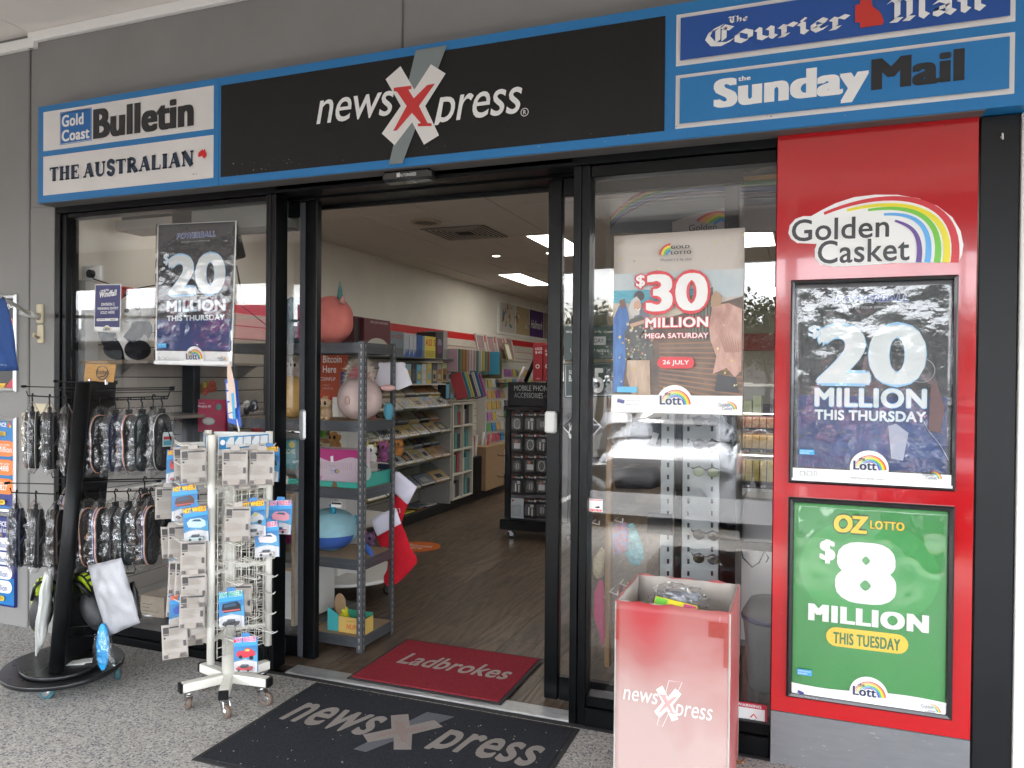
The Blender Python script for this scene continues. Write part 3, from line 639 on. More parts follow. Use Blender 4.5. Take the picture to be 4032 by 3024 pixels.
a, b = P.w(1835, 1031); P.text("Official Home of Australia's Lotteries", a, b-.003, a+.118, b+.005, (.2, .2, .2))
a, b = P.w(2010, 1027); golden_small(P, a, b, .03)
a, b = P.w(1727, 980); P.rect(a, b, a+.053, b+.019, (.05, .35, .65)); P.text('HAVE FUN & PLAY', a+.004, b+.011, a+.048, b+.016, WHITE); P.text('RESPONSIBLY', a+.004, b+.003, a+.038, b+.008, WHITE)
for i, wv in enumerate((.022, .022, .012)): a, b = P.w(1728+i*15, 1022); P.rect(a, b-.006, a+wv*.8, b+.01, (.3, .3, .3)); P.rect(a+.002, b-.004, a+wv*.8-.002, b+.008, WHITE)
P.build('print', t); gloss_cover(t, -.036, .498, 1.117, 1.866, -.041, clear('crinkled_acetate', .045, white=.0, bump=.5, bs=22, rough=.02, bd=.004), amp=.0022, sc=9)
fx = (-.052, .5135, .2715, 1.0465)
t = poster_frame('lottery_poster', 'black framed green poster announcing $8 million, lower one on the red panel', fx, -.031, .022, MATS['frame_black'], (.02, .22, .035))
P = FP(-.0345, rough=.5)
P.disc(.23, .78, .24, (.03, .27, .05), .2)
GO = (.72, .52, .02)
P.vt('OZ', (1801, 1150), (1876, 1114), GO, off=.07, shear=.1, out=((.02, .08, .02), .05), space=.85); P.vt('LOTTO', (1879, 1142.5), (1953.5, 1128), GO, off=.06, out=((.02, .08, .02), .03))
P.vt('8', (1816, 1296), (1924, 1179), (.72, .74, .70), off=.0121, out=((.72, .74, .70), .05)); P.vt('$', (1770.5, 1216), (1804.5, 1165), (.72, .74, .70), off=.05)
P.vt('MILLION', (1746, 1340), (2006, 1327), (.72, .74, .70), off=.09, shear=.0, space=1.03)
a0, b0 = P.w(1784, 1391); a1, b1 = P.w(1962, 1374); P.pill(a0, b0-.002, a1, b1+.004, (.75, .5, .03)); P.vt('THIS TUESDAY', (1799.5, 1389), (1944.5, 1379), (.02, .15, .03), off=.06)
P.poly([(-.032, .292), (.496, .292), (.496, .335)]+[(.496-.528*k/12, .332+.008*math.sin(k/12*6)) for k in range(13)], WHITE)
cx_, cz_ = P.w(1876, 1494); lott(P, cx_, cz_-.008, .066); P.rect(-.03, .292, .49, .312, WHITE)
a, b = P.w(1832, 1517); P.text("Official Home of Australia's Lotteries", a, b-.002, a+.118, b+.006, (.2, .2, .2)); a, b = P.w(2008, 1528); golden_small(P, a, b, .03)
a, b = P.w(1722, 1453); P.rect(a, b, a+.053, b+.022, (.05, .3, .6)); P.text('HAVE FUN & PLAY', a+.004, b+.0125, a+.048, b+.018, WHITE); P.text('RESPONSIBLY', a+.004, b+.004, a+.038, b+.009, WHITE)
a, b = P.w(1722, 1492); P.poly([(a, b), (a+.022, b-.006), (a+.026, b+.004), (a+.004, b+.011)], (.04, .05, .2)); P.text('Protect your wins', a+.03, b+.002, a+.075, b+.007, (.3, .3, .3)); P.text('use your', a+.042, b-.005, a+.062, b-.001, (.3, .3, .3)); P.text('Members Club card', a+.03, b-.013, a+.075, b-.008, (.3, .3, .3))
P.build('print', t); gloss_cover(t, -.032, .494, .292, 1.027, -.0405, clear('smooth_acetate', .045, white=.012, bump=.15, bs=6, rough=.015), amp=.0025, sc=6)
P = FP(-.0306, rough=.7)
for i in range(34):
    x = rnd.uniform(-.1, .56); z = rnd.uniform(.01, .19) if i < 24 else rnd.uniform(.2, 1.2); l_ = rnd.uniform(.002, .02)
    if i >= 24: x = rnd.choice([rnd.uniform(-.105, -.06), rnd.uniform(.525, .565)])
    P.poly([(x, z), (x+l_, z+rnd.uniform(-.003, .003)), (x+l_, z+.0015), (x, z+.002)], (.30, .30, .31) if i < 24 else (.25, .02, .02), n=0)
tag(P.build('scuff_marks', RP), kind='stuff')
# dark pillar and strip painted white for the reflection in neighbouring glass
tag(MB().box(.58, .702, -.02, .16, 0, 2.446, b=.003).build('dark_pillar', mat('pillar_charcoal', (.0055, .0065, .008), .4, spec=.3, var=.15, vs=4)), 'charcoal metal pillar right of the red panel', 'pillar')
tag(MB().box(.706, .78, -.03, .16, 0, 2.446, b=.003).build('white_reflection_strip', M_white), 'narrow white strip standing in for reflecting glass at the right edge', 'pillar')
c0 = on(2162, 296, -.02); tag(MB().tube([(c0.x, -.045, c0.z+.006), (c0.x+.004, -.03, c0.z-.01), (c0.x, -.021, c0.z)], .003, 8).build('cable_hook', M_wirew), 'tiny white cable hook on the charcoal pillar', 'hook')
# ================================================================== WINDOW POSTERS
def flat_poster(name, label, quad, Y, col, th=.0012, border=None, group=None):
    t = empty(name, tuple(on(*quad[3], Y)), label, 'poster', group)
    q = [on(*p, Y) for p in quad]; W = q[1]-q[0]
    nx, nz = 10, 16; g = []
    for j in range(nz+1):
        v = j/nz; l_ = q[3].lerp(q[0], v); r_ = q[2].lerp(q[1], v)
        g.append([l_.lerp(r_, i/nx) for i in range(nx+1)])
    MB().sheet(g, th).build('sheet', pmat(col, .5), t); return t
qd = [(340, 484.5), (511.5, 476.5), (501.4, 792), (335, 787.5)]
YG = .043
t = flat_poster('window_poster', 'hanging dark $20 million poster in the left window', qd, YG, WHITE)
P = FP(YG-.001, rough=.5); P.vp([(342.5, 486), (509, 478.5), (500, 760), (338, 757.5)], (.016, .016, .02))
P.vp([(340, 690), (502.5, 688), (500, 757), (338.5, 756)], (.012, .03, .13))
for i in range(170):
    cx = rnd.uniform(342, 500); cy = rnd.uniform(500, 740); s_ = rnd.uniform(1.5, 6); g_ = rnd.uniform(.02, .08); P.poly([P.w(cx, cy), P.w(cx+s_, cy-s_*rnd.uniform(.2, 1.4)), P.w(cx+s_*.7, cy+s_*.4)], (g_, g_, g_*1.2), n=0)
P.up()
P.vt('20', (364, 641), (487, 543), SW, off=.055, out=(CY, .014), space=.93); P.vt('$', (354.6, 573), (366, 548), SW, off=.02, out=(CY, .03))
P.vt('MILLION', (362, 674.4), (488, 646), SW, off=.045, out=(CY, .02)); P.vt('THIS THURSDAY', (362, 694), (487, 679), SW, off=.035, out=(CY, .02))
P.vt('POWERBALL', (383, 517), (466.8, 499), (.03, .05, .2), off=.05, shear=.2, out=((.5, .55, .65), .04)); P.vt('PLAY BY YOUR OWN RULES', (393.8, 525), (455.7, 518.5), (.6, .6, .6), shear=.15)
cx_, cz_ = P.w(422, 770); lott(P, cx_, cz_-.01, .064); P.vp([(337, 779), (500, 781), (500, 789), (336, 786)], WHITE)
a, b = P.w(482, 775); golden_small(P, a, b, .026); a, b = P.w(346, 751); P.rect(a, b, a+.06, b+.022, (.05, .35, .65)); P.text('HAVE FUN & PLAY', a+.006, b+.0125, a+.052, b+.018, WHITE)
for i in range(3): a, b = P.w(345+i*10, 775); P.rect(a, b-.006, a+.016, b+.01, (.35, .35, .35)); P.rect(a+.002, b-.004, a+.014, b+.008, WHITE)
P.build('print', t)
q = [on(*p, YG) for p in qd]; g = []
for j in range(29):
    v = j/28; l_ = q[3].lerp(q[0], v); r_ = q[2].lerp(q[1], v); g.append([l_.lerp(r_, i/20)+Vector((0, -.009+.0035*noise.noise(Vector((i*.7, j*.5, 3))), 0)) for i in range(21)])
MB().sheet(g, .0006).build('plastic_sleeve', clear('crinkled_sleeve', .035, white=.0, bump=.4, bs=30, rough=.03, bd=.003), t)
qd = [(205.2, 613.5), (262.3, 613), (259.3, 718.4), (202.8, 716.8)]
t = flat_poster('window_notice', 'small navy winning entry notice taped inside the left window', qd, .03, WHITE)
P = FP(.029); P.vp([(207, 616), (260.5, 615.5), (258.5, 707), (204.8, 705.5)], (.03, .03, .13))
P.vt('weekday', (217.3, 631.5), (236, 624.5), WHITE, off=.01, skew=.06); P.vt('Windfall', (215.5, 644), (252.6, 628.5), WHITE, off=.045, skew=.08, shear=.15)
P.vt('DIVISION 2', (219.7, 660.8), (248, 653.6), WHITE, off=.02); P.vt('WINNING ENTRY', (211.3, 669.8), (256.5, 662.6), WHITE, off=.02); P.vt('SOLD HERE', (218, 678.5), (248.6, 671.3), WHITE, off=.02)
a0, b0 = P.w(209.5, 694); a1, b1 = P.w(256.5, 687); P.pill(a0, b0, a1, b1, WHITE); P.vt('$5,299.70', (212, 692.5), (228, 688.5), BLACK); P.vt('4/6/25', (240, 692.5), (251, 688.5), BLACK)
cx_, cz_ = P.w(232.5, 711); lott(P, cx_, cz_-.005, .026); P.build('print', t)
# $30 million poster
qd = [(1327, 510), (1609, 491.5), (1604, 897.5), (1323, 890)]
YR = .043
t = flat_poster('window_poster', 'large $30 million poster with red numerals in the right window', qd, YR, (.52, .47, .42))
P = FP(YR-.001, rough=.3)
PM = lambda n_, c, c2, sc=9, st=None: mat('photo_print_'+n_, c, .35, var=.5, vs=sc, var2=c2, stretch=st)
P.vp([(1325.5, 592), (1607.5, 580), (1605, 640), (1325, 650)], PM('sky', (.34, .42, .46), (.58, .60, .58), 4)); P.vp([(1325, 628), (1500, 623), (1500, 668), (1325, 672)], PM('sea', (.04, .28, .38), (.18, .45, .52), 14, (1, 1, 5))); P.vp([(1324.6, 655), (1500, 655), (1500, 700), (1324.2, 700)], PM('sand', (.36, .30, .22), (.58, .52, .42), 20))
P.vp([(1430, 690), (1606, 640), (1604, 858), (1324, 850), (1324, 760)], PM('shade', (.05, .035, .03), (.20, .13, .09), 9))
for i in range(13): P.poly([P.w(1424, 742+i*9), P.w(1604, 735+i*13), P.w(1604, 739+i*13), P.w(1424, 744.5+i*9)], (.26, .13, .07), n=0)
P.up(); P.vp([(1490, 640), (1540, 620), (1545, 735), (1485, 735)], PM('curtain', (.07, .07, .05), (.24, .23, .17), 10, (6, 1, .4))); 
for i in range(7): P.poly([P.w(1492+i*7, 655), P.w(1495+i*7, 655), P.w(1495+i*7, 735), P.w(1492+i*7, 735)], (.05, .06, .05), n=0)
P.up(); P.vp([(1325, 690), (1338, 660), (1352, 655), (1358, 680), (1362, 700), (1350, 800), (1345, 845), (1325, 848)], PM('blue_dress', (.02, .07, .25), (.09, .22, .48), 16, (2.5, 1, .6))); P.vp([(1338, 650), (1350, 645), (1352, 662), (1342, 668)], (.14, .06, .035))
P.disc(*P.w(1381, 640), .022, (.03, .022, .02)); P.vp([(1366, 655), (1398, 655), (1404, 690), (1372, 695)], (.12, .13, .18))
P.vp([(1352, 760), (1350, 720), (1362, 690), (1385, 682), (1405, 694), (1412, 770), (1402, 782), (1352, 778)], (.05, .05, .045))
for i in range(70): cx, cy = rnd.uniform(1353, 1409), rnd.uniform(692, 778); P.disc(*P.w(cx, cy), rnd.uniform(.003, .008), rnd.choice([(.5, .45, .42), (.4, .2, .13), (.03, .03, .03), (.15, .17, .12)]), n=7, up=0)
P.up(); P.vp([(1356, 778), (1404, 778), (1406, 855), (1366, 855), (1354, 810)], PM('skirt', (.34, .23, .16), (.58, .45, .34), 14, (2.5, 1, .6))); P.vp([(1364, 650), (1376, 640), (1384, 650), (1382, 680), (1366, 684), (1358, 670)], (.5, .47, .44)); P.disc(*P.w(1378, 661), .0165, (.5, .29, .20), .023); P.vp([(1362, 700), (1395, 690), (1397, 697), (1364, 708)], (.5, .29, .20))
P.stroke([P.w(1373, 668), P.w(1379, 671), P.w(1384, 667)], .004, WHITE)
P.vp([(1532, 700), (1540, 660), (1575, 655), (1603, 668), (1602, 800), (1588, 815), (1570, 795), (1540, 808), (1548, 770), (1535, 735)], PM('shirt', (.34, .16, .12), (.62, .40, .33), 11, (2, 1, .8)))
P.vp([(1537, 640), (1548, 628), (1560, 640), (1558, 660), (1536, 664)], (.36, .22, .12))
for i in range(8): P.poly([P.w(1545+i*7, 700+i*4), P.w(1570+i*4, 760), P.w(1566+i*4, 762)], (.36, .18, .14), n=0)
P.up(); P.vp([(1550, 808), (1590, 815), (1597, 848), (1545, 845)], (.03, .03, .035))
for i in range(46):
    cx, cy = rnd.choice([rnd.uniform(1329, 1380), rnd.uniform(1540, 1603), rnd.uniform(1330, 1600)]), rnd.choice([rnd.uniform(500, 600), rnd.uniform(700, 840)]); s_ = rnd.uniform(1, 4.5); c = rnd.choice([(.62, .5, .12), (.5, .38, .08), (.65, .6, .3)])
    P.poly([P.w(cx, cy), P.w(cx+s_, cy-s_*.6), P.w(cx+s_*1.4, cy+s_*.6), P.w(cx+s_*.4, cy+s_*1.2)], c, n=0)
P.up()
RO = (.58, .02, .03)
P.vt('$', (1375, 624), (1395, 594), (.74, .72, .7), off=.03, out=(RO, .08)); P.vt('30', (1397, 676), (1530, 587), (.74, .72, .7), off=.05, out=(RO, .05), space=.95)
P.vt('MILLION', (1395.5, 709), (1531, 684), (.74, .72, .7), off=.045, out=(RO, .06)); P.vt('MEGA SATURDAY', (1395, 731.7), (1531, 719), (.74, .72, .7), off=.04, out=(RO, .06))
a0, b0 = P.w(1421, 796); a1, b1 = P.w(1501.5, 771); P.pill(a0, b0, a1, b1, RO); P.vt('26 JULY', (1433, 790), (1490, 778), WHITE, off=.02)
for i, c in enumerate([RB[0], RB[2], RB[3], RB[4]]):
    a, b = P.w(1450, 551.5); r = .043-.009*i; P.stroke([(a+r*math.cos(q), b+r*math.sin(q)) for q in [math.pi*(.5+.5*k/8) for k in range(9)]], .008, c)
P.vt('GOLD', (1451, 539.5), (1491.5, 530.5), BLACK, off=.06); P.vt('LOTTO', (1451.4, 551.8), (1495, 542.3), BLACK, off=.06); P.vt("Wouldn't it be nice", (1427.5, 566.5), (1495, 556.5), (.05, .05, .05))
P.vp([(1323.5, 853), (1604.7, 855), (1604, 896.5), (1323, 889)], WHITE)
cx_, cz_ = P.w(1459, 868); lott(P, cx_, cz_-.004, .074); P.vp([(1326, 873.5), (1604, 880), (1604, 896), (1323, 889)], WHITE); a, b = P.w(1572, 878); golden_small(P, a, b, .034)
a, b = P.w(1336, 868); P.poly([(a, b), (a+.03, b-.006), (a+.034, b+.008), (a+.004, b+.015)], (.04, .05, .2)); P.text('Protect your wins', a+.04, b+.004, a+.1, b+.011, (.3, .3, .3)); P.text('Members Club card', a+.04, b-.012, a+.1, b-.005, (.3, .3, .3))
a, b = P.w(1337, 841); P.rect(a, b-.012, a+.085, b+.012, (.08, .38, .6)); P.build('print', t)
# frosted strip, stickers, warning
t = empty('frosted_band', tuple(on(1270, 1100, .0455)), 'grey frosted safety band across the right window pane', 'window film')
z0 = on(1500, 1123, .045).z; z1 = on(1500, 1073, .045).z
fm = clear('frosted_film', .04, white=.09, rough=.25); MB().box(-.866, -.113, .0445, .0462, z0, z1).build('film', fm, t)
a = on(1270, 1104, .045); b = on(1302, 1079, .045); t = empty('security_sticker', (a.x, .044, a.z), 'small white and red security sticker on the right window', 'sticker')
MB().box(a.x, b.x, .0425, .044, a.z, b.z).build('backing', pmat(WHITE), t); P = FP(.0424)
P.rect(a.x+.002, a.z+.002, b.x-.002, a.z+.011, RED); P.text('(07) 5549 2911', a.x+.005, a.z+.0035, b.x-.005, a.z+.009, WHITE, off=.03); P.rect(a.x+.002, b.z-.006, b.x-.002, b.z-.002, (.6, .15, .15)); P.poly([(a.x+.03, a.z+.02), (a.x+.05, a.z+.026), (a.x+.056, a.z+.018), (a.x+.04, a.z+.016)], BLACK); P.build('print', t)
a = on(1599, 1587, .04); b = on(1657, 1524, .04); t = empty('warning_sign', (a.x, .04, a.z), 'red and white security warning sign at the foot of the right window', 'sign')
MB().box(-.245, b.x, .041, .044, a.z, b.z).build('plate', pmat((.45, .015, .04)), t); P = FP(.0409)
P.rect(-.238, a.z+.018, b.x-.008, b.z-.021, WHITE); P.text('WARNING', -.24, b.z-.017, b.x-.022, b.z-.005, WHITE, off=.04); P.text('5549 2911', -.235, a.z+.003, b.x-.02, a.z+.015, WHITE, off=.04)
P.text('C Pro-Tec', -.21, a.z+.06, b.x-.03, a.z+.072, BLACK); P.text('PREMISES ARE PATROLLED', -.236, a.z+.048, b.x-.014, a.z+.054, (.2, .2, .2)); P.text('BY LICENSED GUARDS', -.23, a.z+.04, b.x-.03, a.z+.045, (.2, .2, .2)); P.text('NO CASH LEFT ON PREMISES', -.236, a.z+.024, b.x-.014, a.z+.03, (.3, .3, .3))
P.poly([(-.19, a.z+.078), (-.175, a.z+.096), (-.16, a.z+.078), (-.166, a.z+.078), (-.175, a.z+.09), (-.184, a.z+.078)], RED); P.build('print', t)
# notices on the right door leaf
def leafsign(label, quad, col, fn):
    t = empty('door_notice', tuple(on(*quad[3], .195)), label, 'sign', 'notices on the right door leaf'); MB().prism([(on(*p, .198).x, on(*p, .198).z) for p in quad], (0, .198, 0), (1, 0, 0), (0, 0, 1), (0, -1, 0), .003).build('plate', pmat(col), t)
    P = FP(.1948); fn(P); P.build('print', t)
def s1(P):
    P.vt('We are temporarily closed', (1222, 721), (1328, 713), WHITE); P.vp([(1262, 727), (1309, 727), (1309, 745), (1262, 745)], (.5, .5, .5)); P.vt('SUNDAY', (1264, 741), (1304, 731), BLACK); P.vt('Until further notice', (1232, 761), (1316, 752), WHITE)
leafsign('dark temporarily closed notice on the right door leaf', [(1219, 705), (1331, 703), (1331, 775), (1219, 777)], (.03, .05, .05), s1)
def s2(P):
    frame_line(P, [(1222, 789), (1322, 785), (1322, 853), (1222, 856)], .004, WHITE); P.vt('SORRY', (1229, 808), (1256, 800), WHITE); P.vt('BACK IN', (1229, 824), (1268, 811), WHITE, off=.02); P.vt('5', (1282, 849), (1305, 795), WHITE, off=.04); P.vt('MINS', (1307, 818), (1321, 811), WHITE)
leafsign('dark back in 5 mins notice on the right door leaf', [(1219, 786), (1326, 782), (1326, 857), (1219, 860)], (.03, .05, .05), s2)
def s3(P):
    P.vt('Yes we are', (1228, 932), (1256, 915), WHITE, off=.01, skew=.4); P.vt('OPEN', (1228, 950), (1270, 925), WHITE, off=.03, skew=.5); frame_line(P, [(1217, 923), (1258, 881), (1298, 921), (1258, 966)], .008, WHITE)
leafsign('diamond shaped black open sign on the right door leaf', [(1216, 923), (1258, 880), (1299, 921), (1258, 967)], BLACK, s3)
# ================================================================== LEFT WALL ITEMS
M_silver = mat('snap_frame_silver', (.55, .55, .56), .3, metal=.8)
def wall_poster(label, z0, z1, xr, sheet, fn, framed=True):
    c = (-4.9, xr, z0, z1)
    t = poster_frame('wall_poster', label, c, -.001, .028 if framed else .004, M_silver if framed else pmat(sheet), sheet, group='posters on the grey wall')
    P = FP(-.0045); fn(P); P.build('print', t)
def p1(P):
    P.rect(-4.87, 1.405, -4.351, 1.93, (.03, .028, .03)); P.vt('RACING', (-20, 667), (29, 650), WHITE, off=.06, shear=.2); P.vt('BIKES', (-14, 679), (21, 664), WHITE, off=.06, shear=.2)
    P.disc(*P.w(22, 697), .028, (.75, .45, .02)); P.vt('$6.99', (14, 702), (30, 691), RED, off=.06); P.vt('NEW ISSUE', (17, 689), (27, 685), RED); P.vp([(10, 838), (33, 812), (33, 838)], (.45, .02, .04)); P.vp([(-10, 828), (15, 828), (7, 840), (-10, 840)], (.8, .5, .02))
    P.vt('.COM.AU', (-5, 836), (13, 831), (.3, .2, .02)); P.vt('INDIAN', (-12, 738), (31, 730), (.6, .35, .1)); P.vt('HONDA', (21, 799), (33, 796), WHITE); P.vp([(-12, 847), (33, 847), (33, 842), (-12, 842)], WHITE); P.vt('INDIAN', (-14, 847), (16, 842.5), BLACK)
wall_poster('silver framed dark motorcycle magazine poster high at the left edge', 1.383, 1.960, -4.322, (.03, .028, .03), p1)
def p2(P):
    P.rect(-4.87, .705, -4.351, 1.212, (.01, .16, .42)); P.rect(-4.87, .705, -4.351, .86, (.025, .035, .18))
    P.vt('OFFICE', (-12, 921), (14, 913), WHITE, off=.03); P.disc(*P.w(20.5, 917), .017, (.45, .05, .06)); P.disc(*P.w(23, 921), .009, (.7, .5, .02)); P.disc(*P.w(18, 913), .008, (.05, .3, .1))
    a, b = P.w(13, 942); P.rect(-4.86, b-.0, a, b+.026, (.75, .5, .02)); P.vt('WINNERS', (-18, 941), (11, 934), BLACK, off=.02)
    for y, s_ in ((970, 'Million'), (1011, '488'), (1052, '827')):
        a, b = P.w(34, y+17); _, b1 = P.w(34, y-17); P.pill(-4.86, b, a, b1, (.8, .20, .03)); P.vt(s_, ({'Million': 1, '488': 2, '827': 3}[s_]-(4 if s_ == 'Million' else 0), y+6), ({'Million': 27, '488': 21, '827': 18}[s_], y-5), WHITE, off=.02); P.vt('Power Lotto', (-4, y-8), (23, y-12), WHITE)
    a, b = P.w(14, 1090); P.pill(-4.86, b, a, b+.028, (.75, .5, .02)); P.vt('play', (0, 1087), (10, 1080), BLACK)
wall_poster('silver framed blue lottery poster with orange pills at the left edge', .667, 1.236, -4.321, (.01, .16, .42), p2)
def p3(P):
    P.rect(-4.87, .12, -4.325, .28, (.01, .16, .42)); P.vt('OFFICE', (-12, 1135), (14, 1127), WHITE, off=.03); P.disc(*P.w(21, 1131), .017, (.45, .05, .06)); P.disc(*P.w(23, 1135), .008, (.7, .5, .02)); P.vt('International lotteries', (-30, 1146), (30, 1141), WHITE); P.vt('JACKPOTS', (-20, 1158), (6, 1153), (.75, .5, .02))
    for i, y in enumerate((1177, 1208, 1239, 1269)):
        a, b = P.w(28, y+14); _, b1 = P.w(28, y-13); P.pill(-4.87, b, a, b1, WHITE); P.vt('illion', (-1, y+5), (18 if i > 1 else 14, y-5), (.02, .05, .25), off=.02)
    a, b = P.w(12, 1298); P.pill(-4.86, b, a, b+.028, (.75, .5, .02)); P.vt('play', (0, 1295), (10, 1288), BLACK)
wall_poster('unframed navy lottery poster with white pills low at the left edge', .115, .644, -4.3225, (.02, .03, .18), p3, framed=False)
# flag holder + flag
c0 = on(90, 672, -.001); t = empty('flag_holder', (c0.x, 0, 1.67), 'cream metal flag pole bracket on the grey wall with a pale pole', 'bracket')
M_cream = mat('cream_plastic', (.52, .45, .30), .4, var=.08, vs=12)
MB().box(c0.x-.026, c0.x+.022, -.018, 0, 1.785, 1.895, b=.005).build('upper_plate', M_cream, t); MB().box(c0.x-.022, c0.x+.024, -.014, 0, 1.67, 1.776, b=.004).build('lower_plate', M_cream, t)
MB().tube([(c0.x, -.02, 1.70), (c0.x, -.05, 1.71), (c0.x+.01, -.05, 1.73)], .009, 8).build('cleat', M_cream, t)
MB().tube([(c0.x+.0, -.015, 1.82), (c0.x-.03, -.11, 1.845)], .019, 14).build('socket', mat('socket_clear', (.5, .5, .47), .2), t)
pe = on(0, 640, -.62); ps = Vector((c0.x-.02, -.06, 1.835)); pd = (pe-ps).normalized()
MB().tube([tuple(ps), tuple(pe+pd*.5)], .0095, 12).build('pole', M_wirew, t)
fq = [on(-60, 600, -.64), on(9, 646, -.62), on(45, 800, -.5), on(-60, 792, -.62)]
g = [[(fq[3].lerp(fq[0], j/14)).lerp(fq[2].lerp(fq[1], j/14), i/14)+Vector((0, .012*math.sin(i*.8+j*.3), -.01*math.sin(i/14*3.1)*(1-j/14))) for i in range(15)] for j in range(15)]
t = empty('flag', tuple(fq[1]), 'dark blue advertising flag hanging from the pole at the left edge', 'flag')
MB().sheet(g, .0015).build('cloth', mat('flag_navy', (.012, .045, .16), .7, var=.25, vs=4), t)
P = Print(tuple(fq[3]+Vector((0, -.03, 0))), U=tuple((fq[2]-fq[3]).normalized()), V=tuple(((fq[1]-fq[2])).normalized()), N=tuple(-((fq[2]-fq[3]).cross(fq[1]-fq[2])).normalized()) if ((fq[2]-fq[3]).cross(fq[1]-fq[2])).y > 0 else tuple(((fq[2]-fq[3]).cross(fq[1]-fq[2])).normalized()))
Lf = (fq[2]-fq[3]).length; P.text('The official way to', Lf-.32, .10, Lf-.085, .125, (.45, .33, .12)); P.text('play all lotteries.', Lf-.32, .06, Lf-.07, .087, (.45, .33, .12)); P.text('1800 000 858 or visit www.lottery', Lf-.32, .018, Lf-.03, .03, (.3, .35, .4)); P.build('lettering', t)
t = empty('wall_box', tuple(on(62, 960, 0)), 'cream plastic brochure box on the grey wall behind the black rack', 'holder')
a = on(50, 965, -.06); b = on(83, 868, 0)
MB().box(a.x, a.x+.16, -.006, -.001, a.z+.03, b.z-.01).build('back', M_cream, t); MB().box(a.x-.005, a.x+.03, -.07, -.001, a.z, b.z-.06, b=.004).build('side', M_cream, t); MB().box(a.x+.03, a.x+.16, -.07, -.064, a.z, a.z+.11, b=.002).build('front', M_cream, t)
# ================================================================== MATS
def doormat(name, label, x0, x1, y0, y1, z, m, border, fn):
    t = empty(name, ((x0+x1)/2, y0, z), label, 'doormat'); MB().box(x0, x1, y0, y1, z, z+.005, b=.002).build('rubber_edge', M_rub, t)
    MB().box(x0+border, x1-border, y0+border, y1-border, z+.004, z+.010, b=.002).build('pile', m, t)
    P = Print((0, 0, z+.0102), U=(1, 0, 0), V=(0, 1, 0), N=(0, 0, 1), rough=.95); fn(P); P.build('woven_lettering', t)
def carpet(name, c, c2, sc=260):
    return mat(name, c, .95, spec=.1, var=.4, vs=sc, bump=1, bs=350, bd=.006, var2=c2)
M_mat = carpet('navy_carpet', (.013, .014, .018), (.048, .05, .058)); M_matl = carpet('grey_carpet', (.20, .175, .16), (.34, .31, .29)); M_mats = carpet('slate_carpet', (.09, .095, .11), (.17, .175, .19)); M_matr = carpet('red_carpet', (.15, .010, .018), (.36, .045, .06)); M_matp = carpet('pink_carpet', (.22, .16, .14), (.34, .27, .25)); M_matw = carpet('pale_carpet', (.28, .22, .2), (.5, .42, .39))
def gxy(x, y): p = gnd(x, y); return p.x, p.y
def m1(P):
    a0, b0 = gxy(600, 1559); a1, b1 = gxy(829, 1566); P.text('news', a0, b0, a1, b1+.05, M_matl, off=.03, shear=.22)
    a2, b2 = gxy(905, 1632); a3, b3 = gxy(1156, 1643); P.text('press', a2, b0+.0, a3+.015, b1+.05, M_matl, off=.03, shear=.22, clamp=-.05)
    cx_ = (a1+a2)/2-.012; s_ = .00058; cy_ = (b0+b1)/2+.022
    T = lambda x, y: (cx_+(x-478)*s_*1.15, cy_-((y-690)+(x-478)*.15)*s_)
    x_logo(P, T, M_matl, M_mats, M_matp)
doormat('doormat', 'large dark navy doormat with grey shop lettering outside the doors', -2.205, -.875, -.86, -.045, .001, M_mat, .022, m1)
def m2(P):
    a0, b0 = gxy(844, 1430); a1, b1 = gxy(1107, 1462); P.text('Ladbrokes', -2.005+.05, .29, -1.345, .445, M_matw, off=.03, shear=.2)
doormat('doormat', 'red doormat with pale betting lettering inside the doorway', -2.085, -1.268, .035, .645, .0095, M_matr, .018, m2)
dbm = MB()
for i in range(100):
    x = rnd.uniform(-2.25, -.85); y = rnd.uniform(-.88, -.0) if i < 120 else rnd.uniform(.06, .6); z = .0115 if y < -.05 else .02; z = .006 if -.05 < y < .06 else z; a_ = rnd.uniform(0, 3.1); l_ = rnd.uniform(.0015, .006); w2 = rnd.uniform(.0008, .0025)
    u = Vector((math.cos(a_), math.sin(a_), 0))*l_; v = Vector((-math.sin(a_), math.cos(a_), 0))*w2; c = Vector((x, y, z)); dbm.add([c-u, c+v, c+u, c-v, c+Vector((0, 0, .002))], [(0, 1, 4), (1, 2, 4), (2, 3, 4), (3, 0, 4), (0, 3, 2, 1)])
tag(dbm.build('lint_and_grit', pmat((.30, .27, .23), .8)), 'pale lint and grit scattered over the doormats', 'litter', kind='stuff')
c0 = gnd(903, 1181); t = empty('floor_sticker', (c0.x, c0.y, 0), 'round orange bitcoin sticker on the shop floor', 'sticker'); MB().lathe([(.2, 0), (.2, .001)], (c0.x, c0.y, .001), 36).build('disc', pmat((.55, .12, .015), .35), t)
P = Print((0, 0, .0022), U=(1, 0, 0), V=(0, 1, 0), N=(0, 0, 1)); P.text('Bitcoin', c0.x-.12, c0.y, c0.x+.12, c0.y+.07, WHITE); P.text('Here', c0.x-.08, c0.y-.09, c0.x+.07, c0.y-.02, WHITE); P.build('lettering', t)
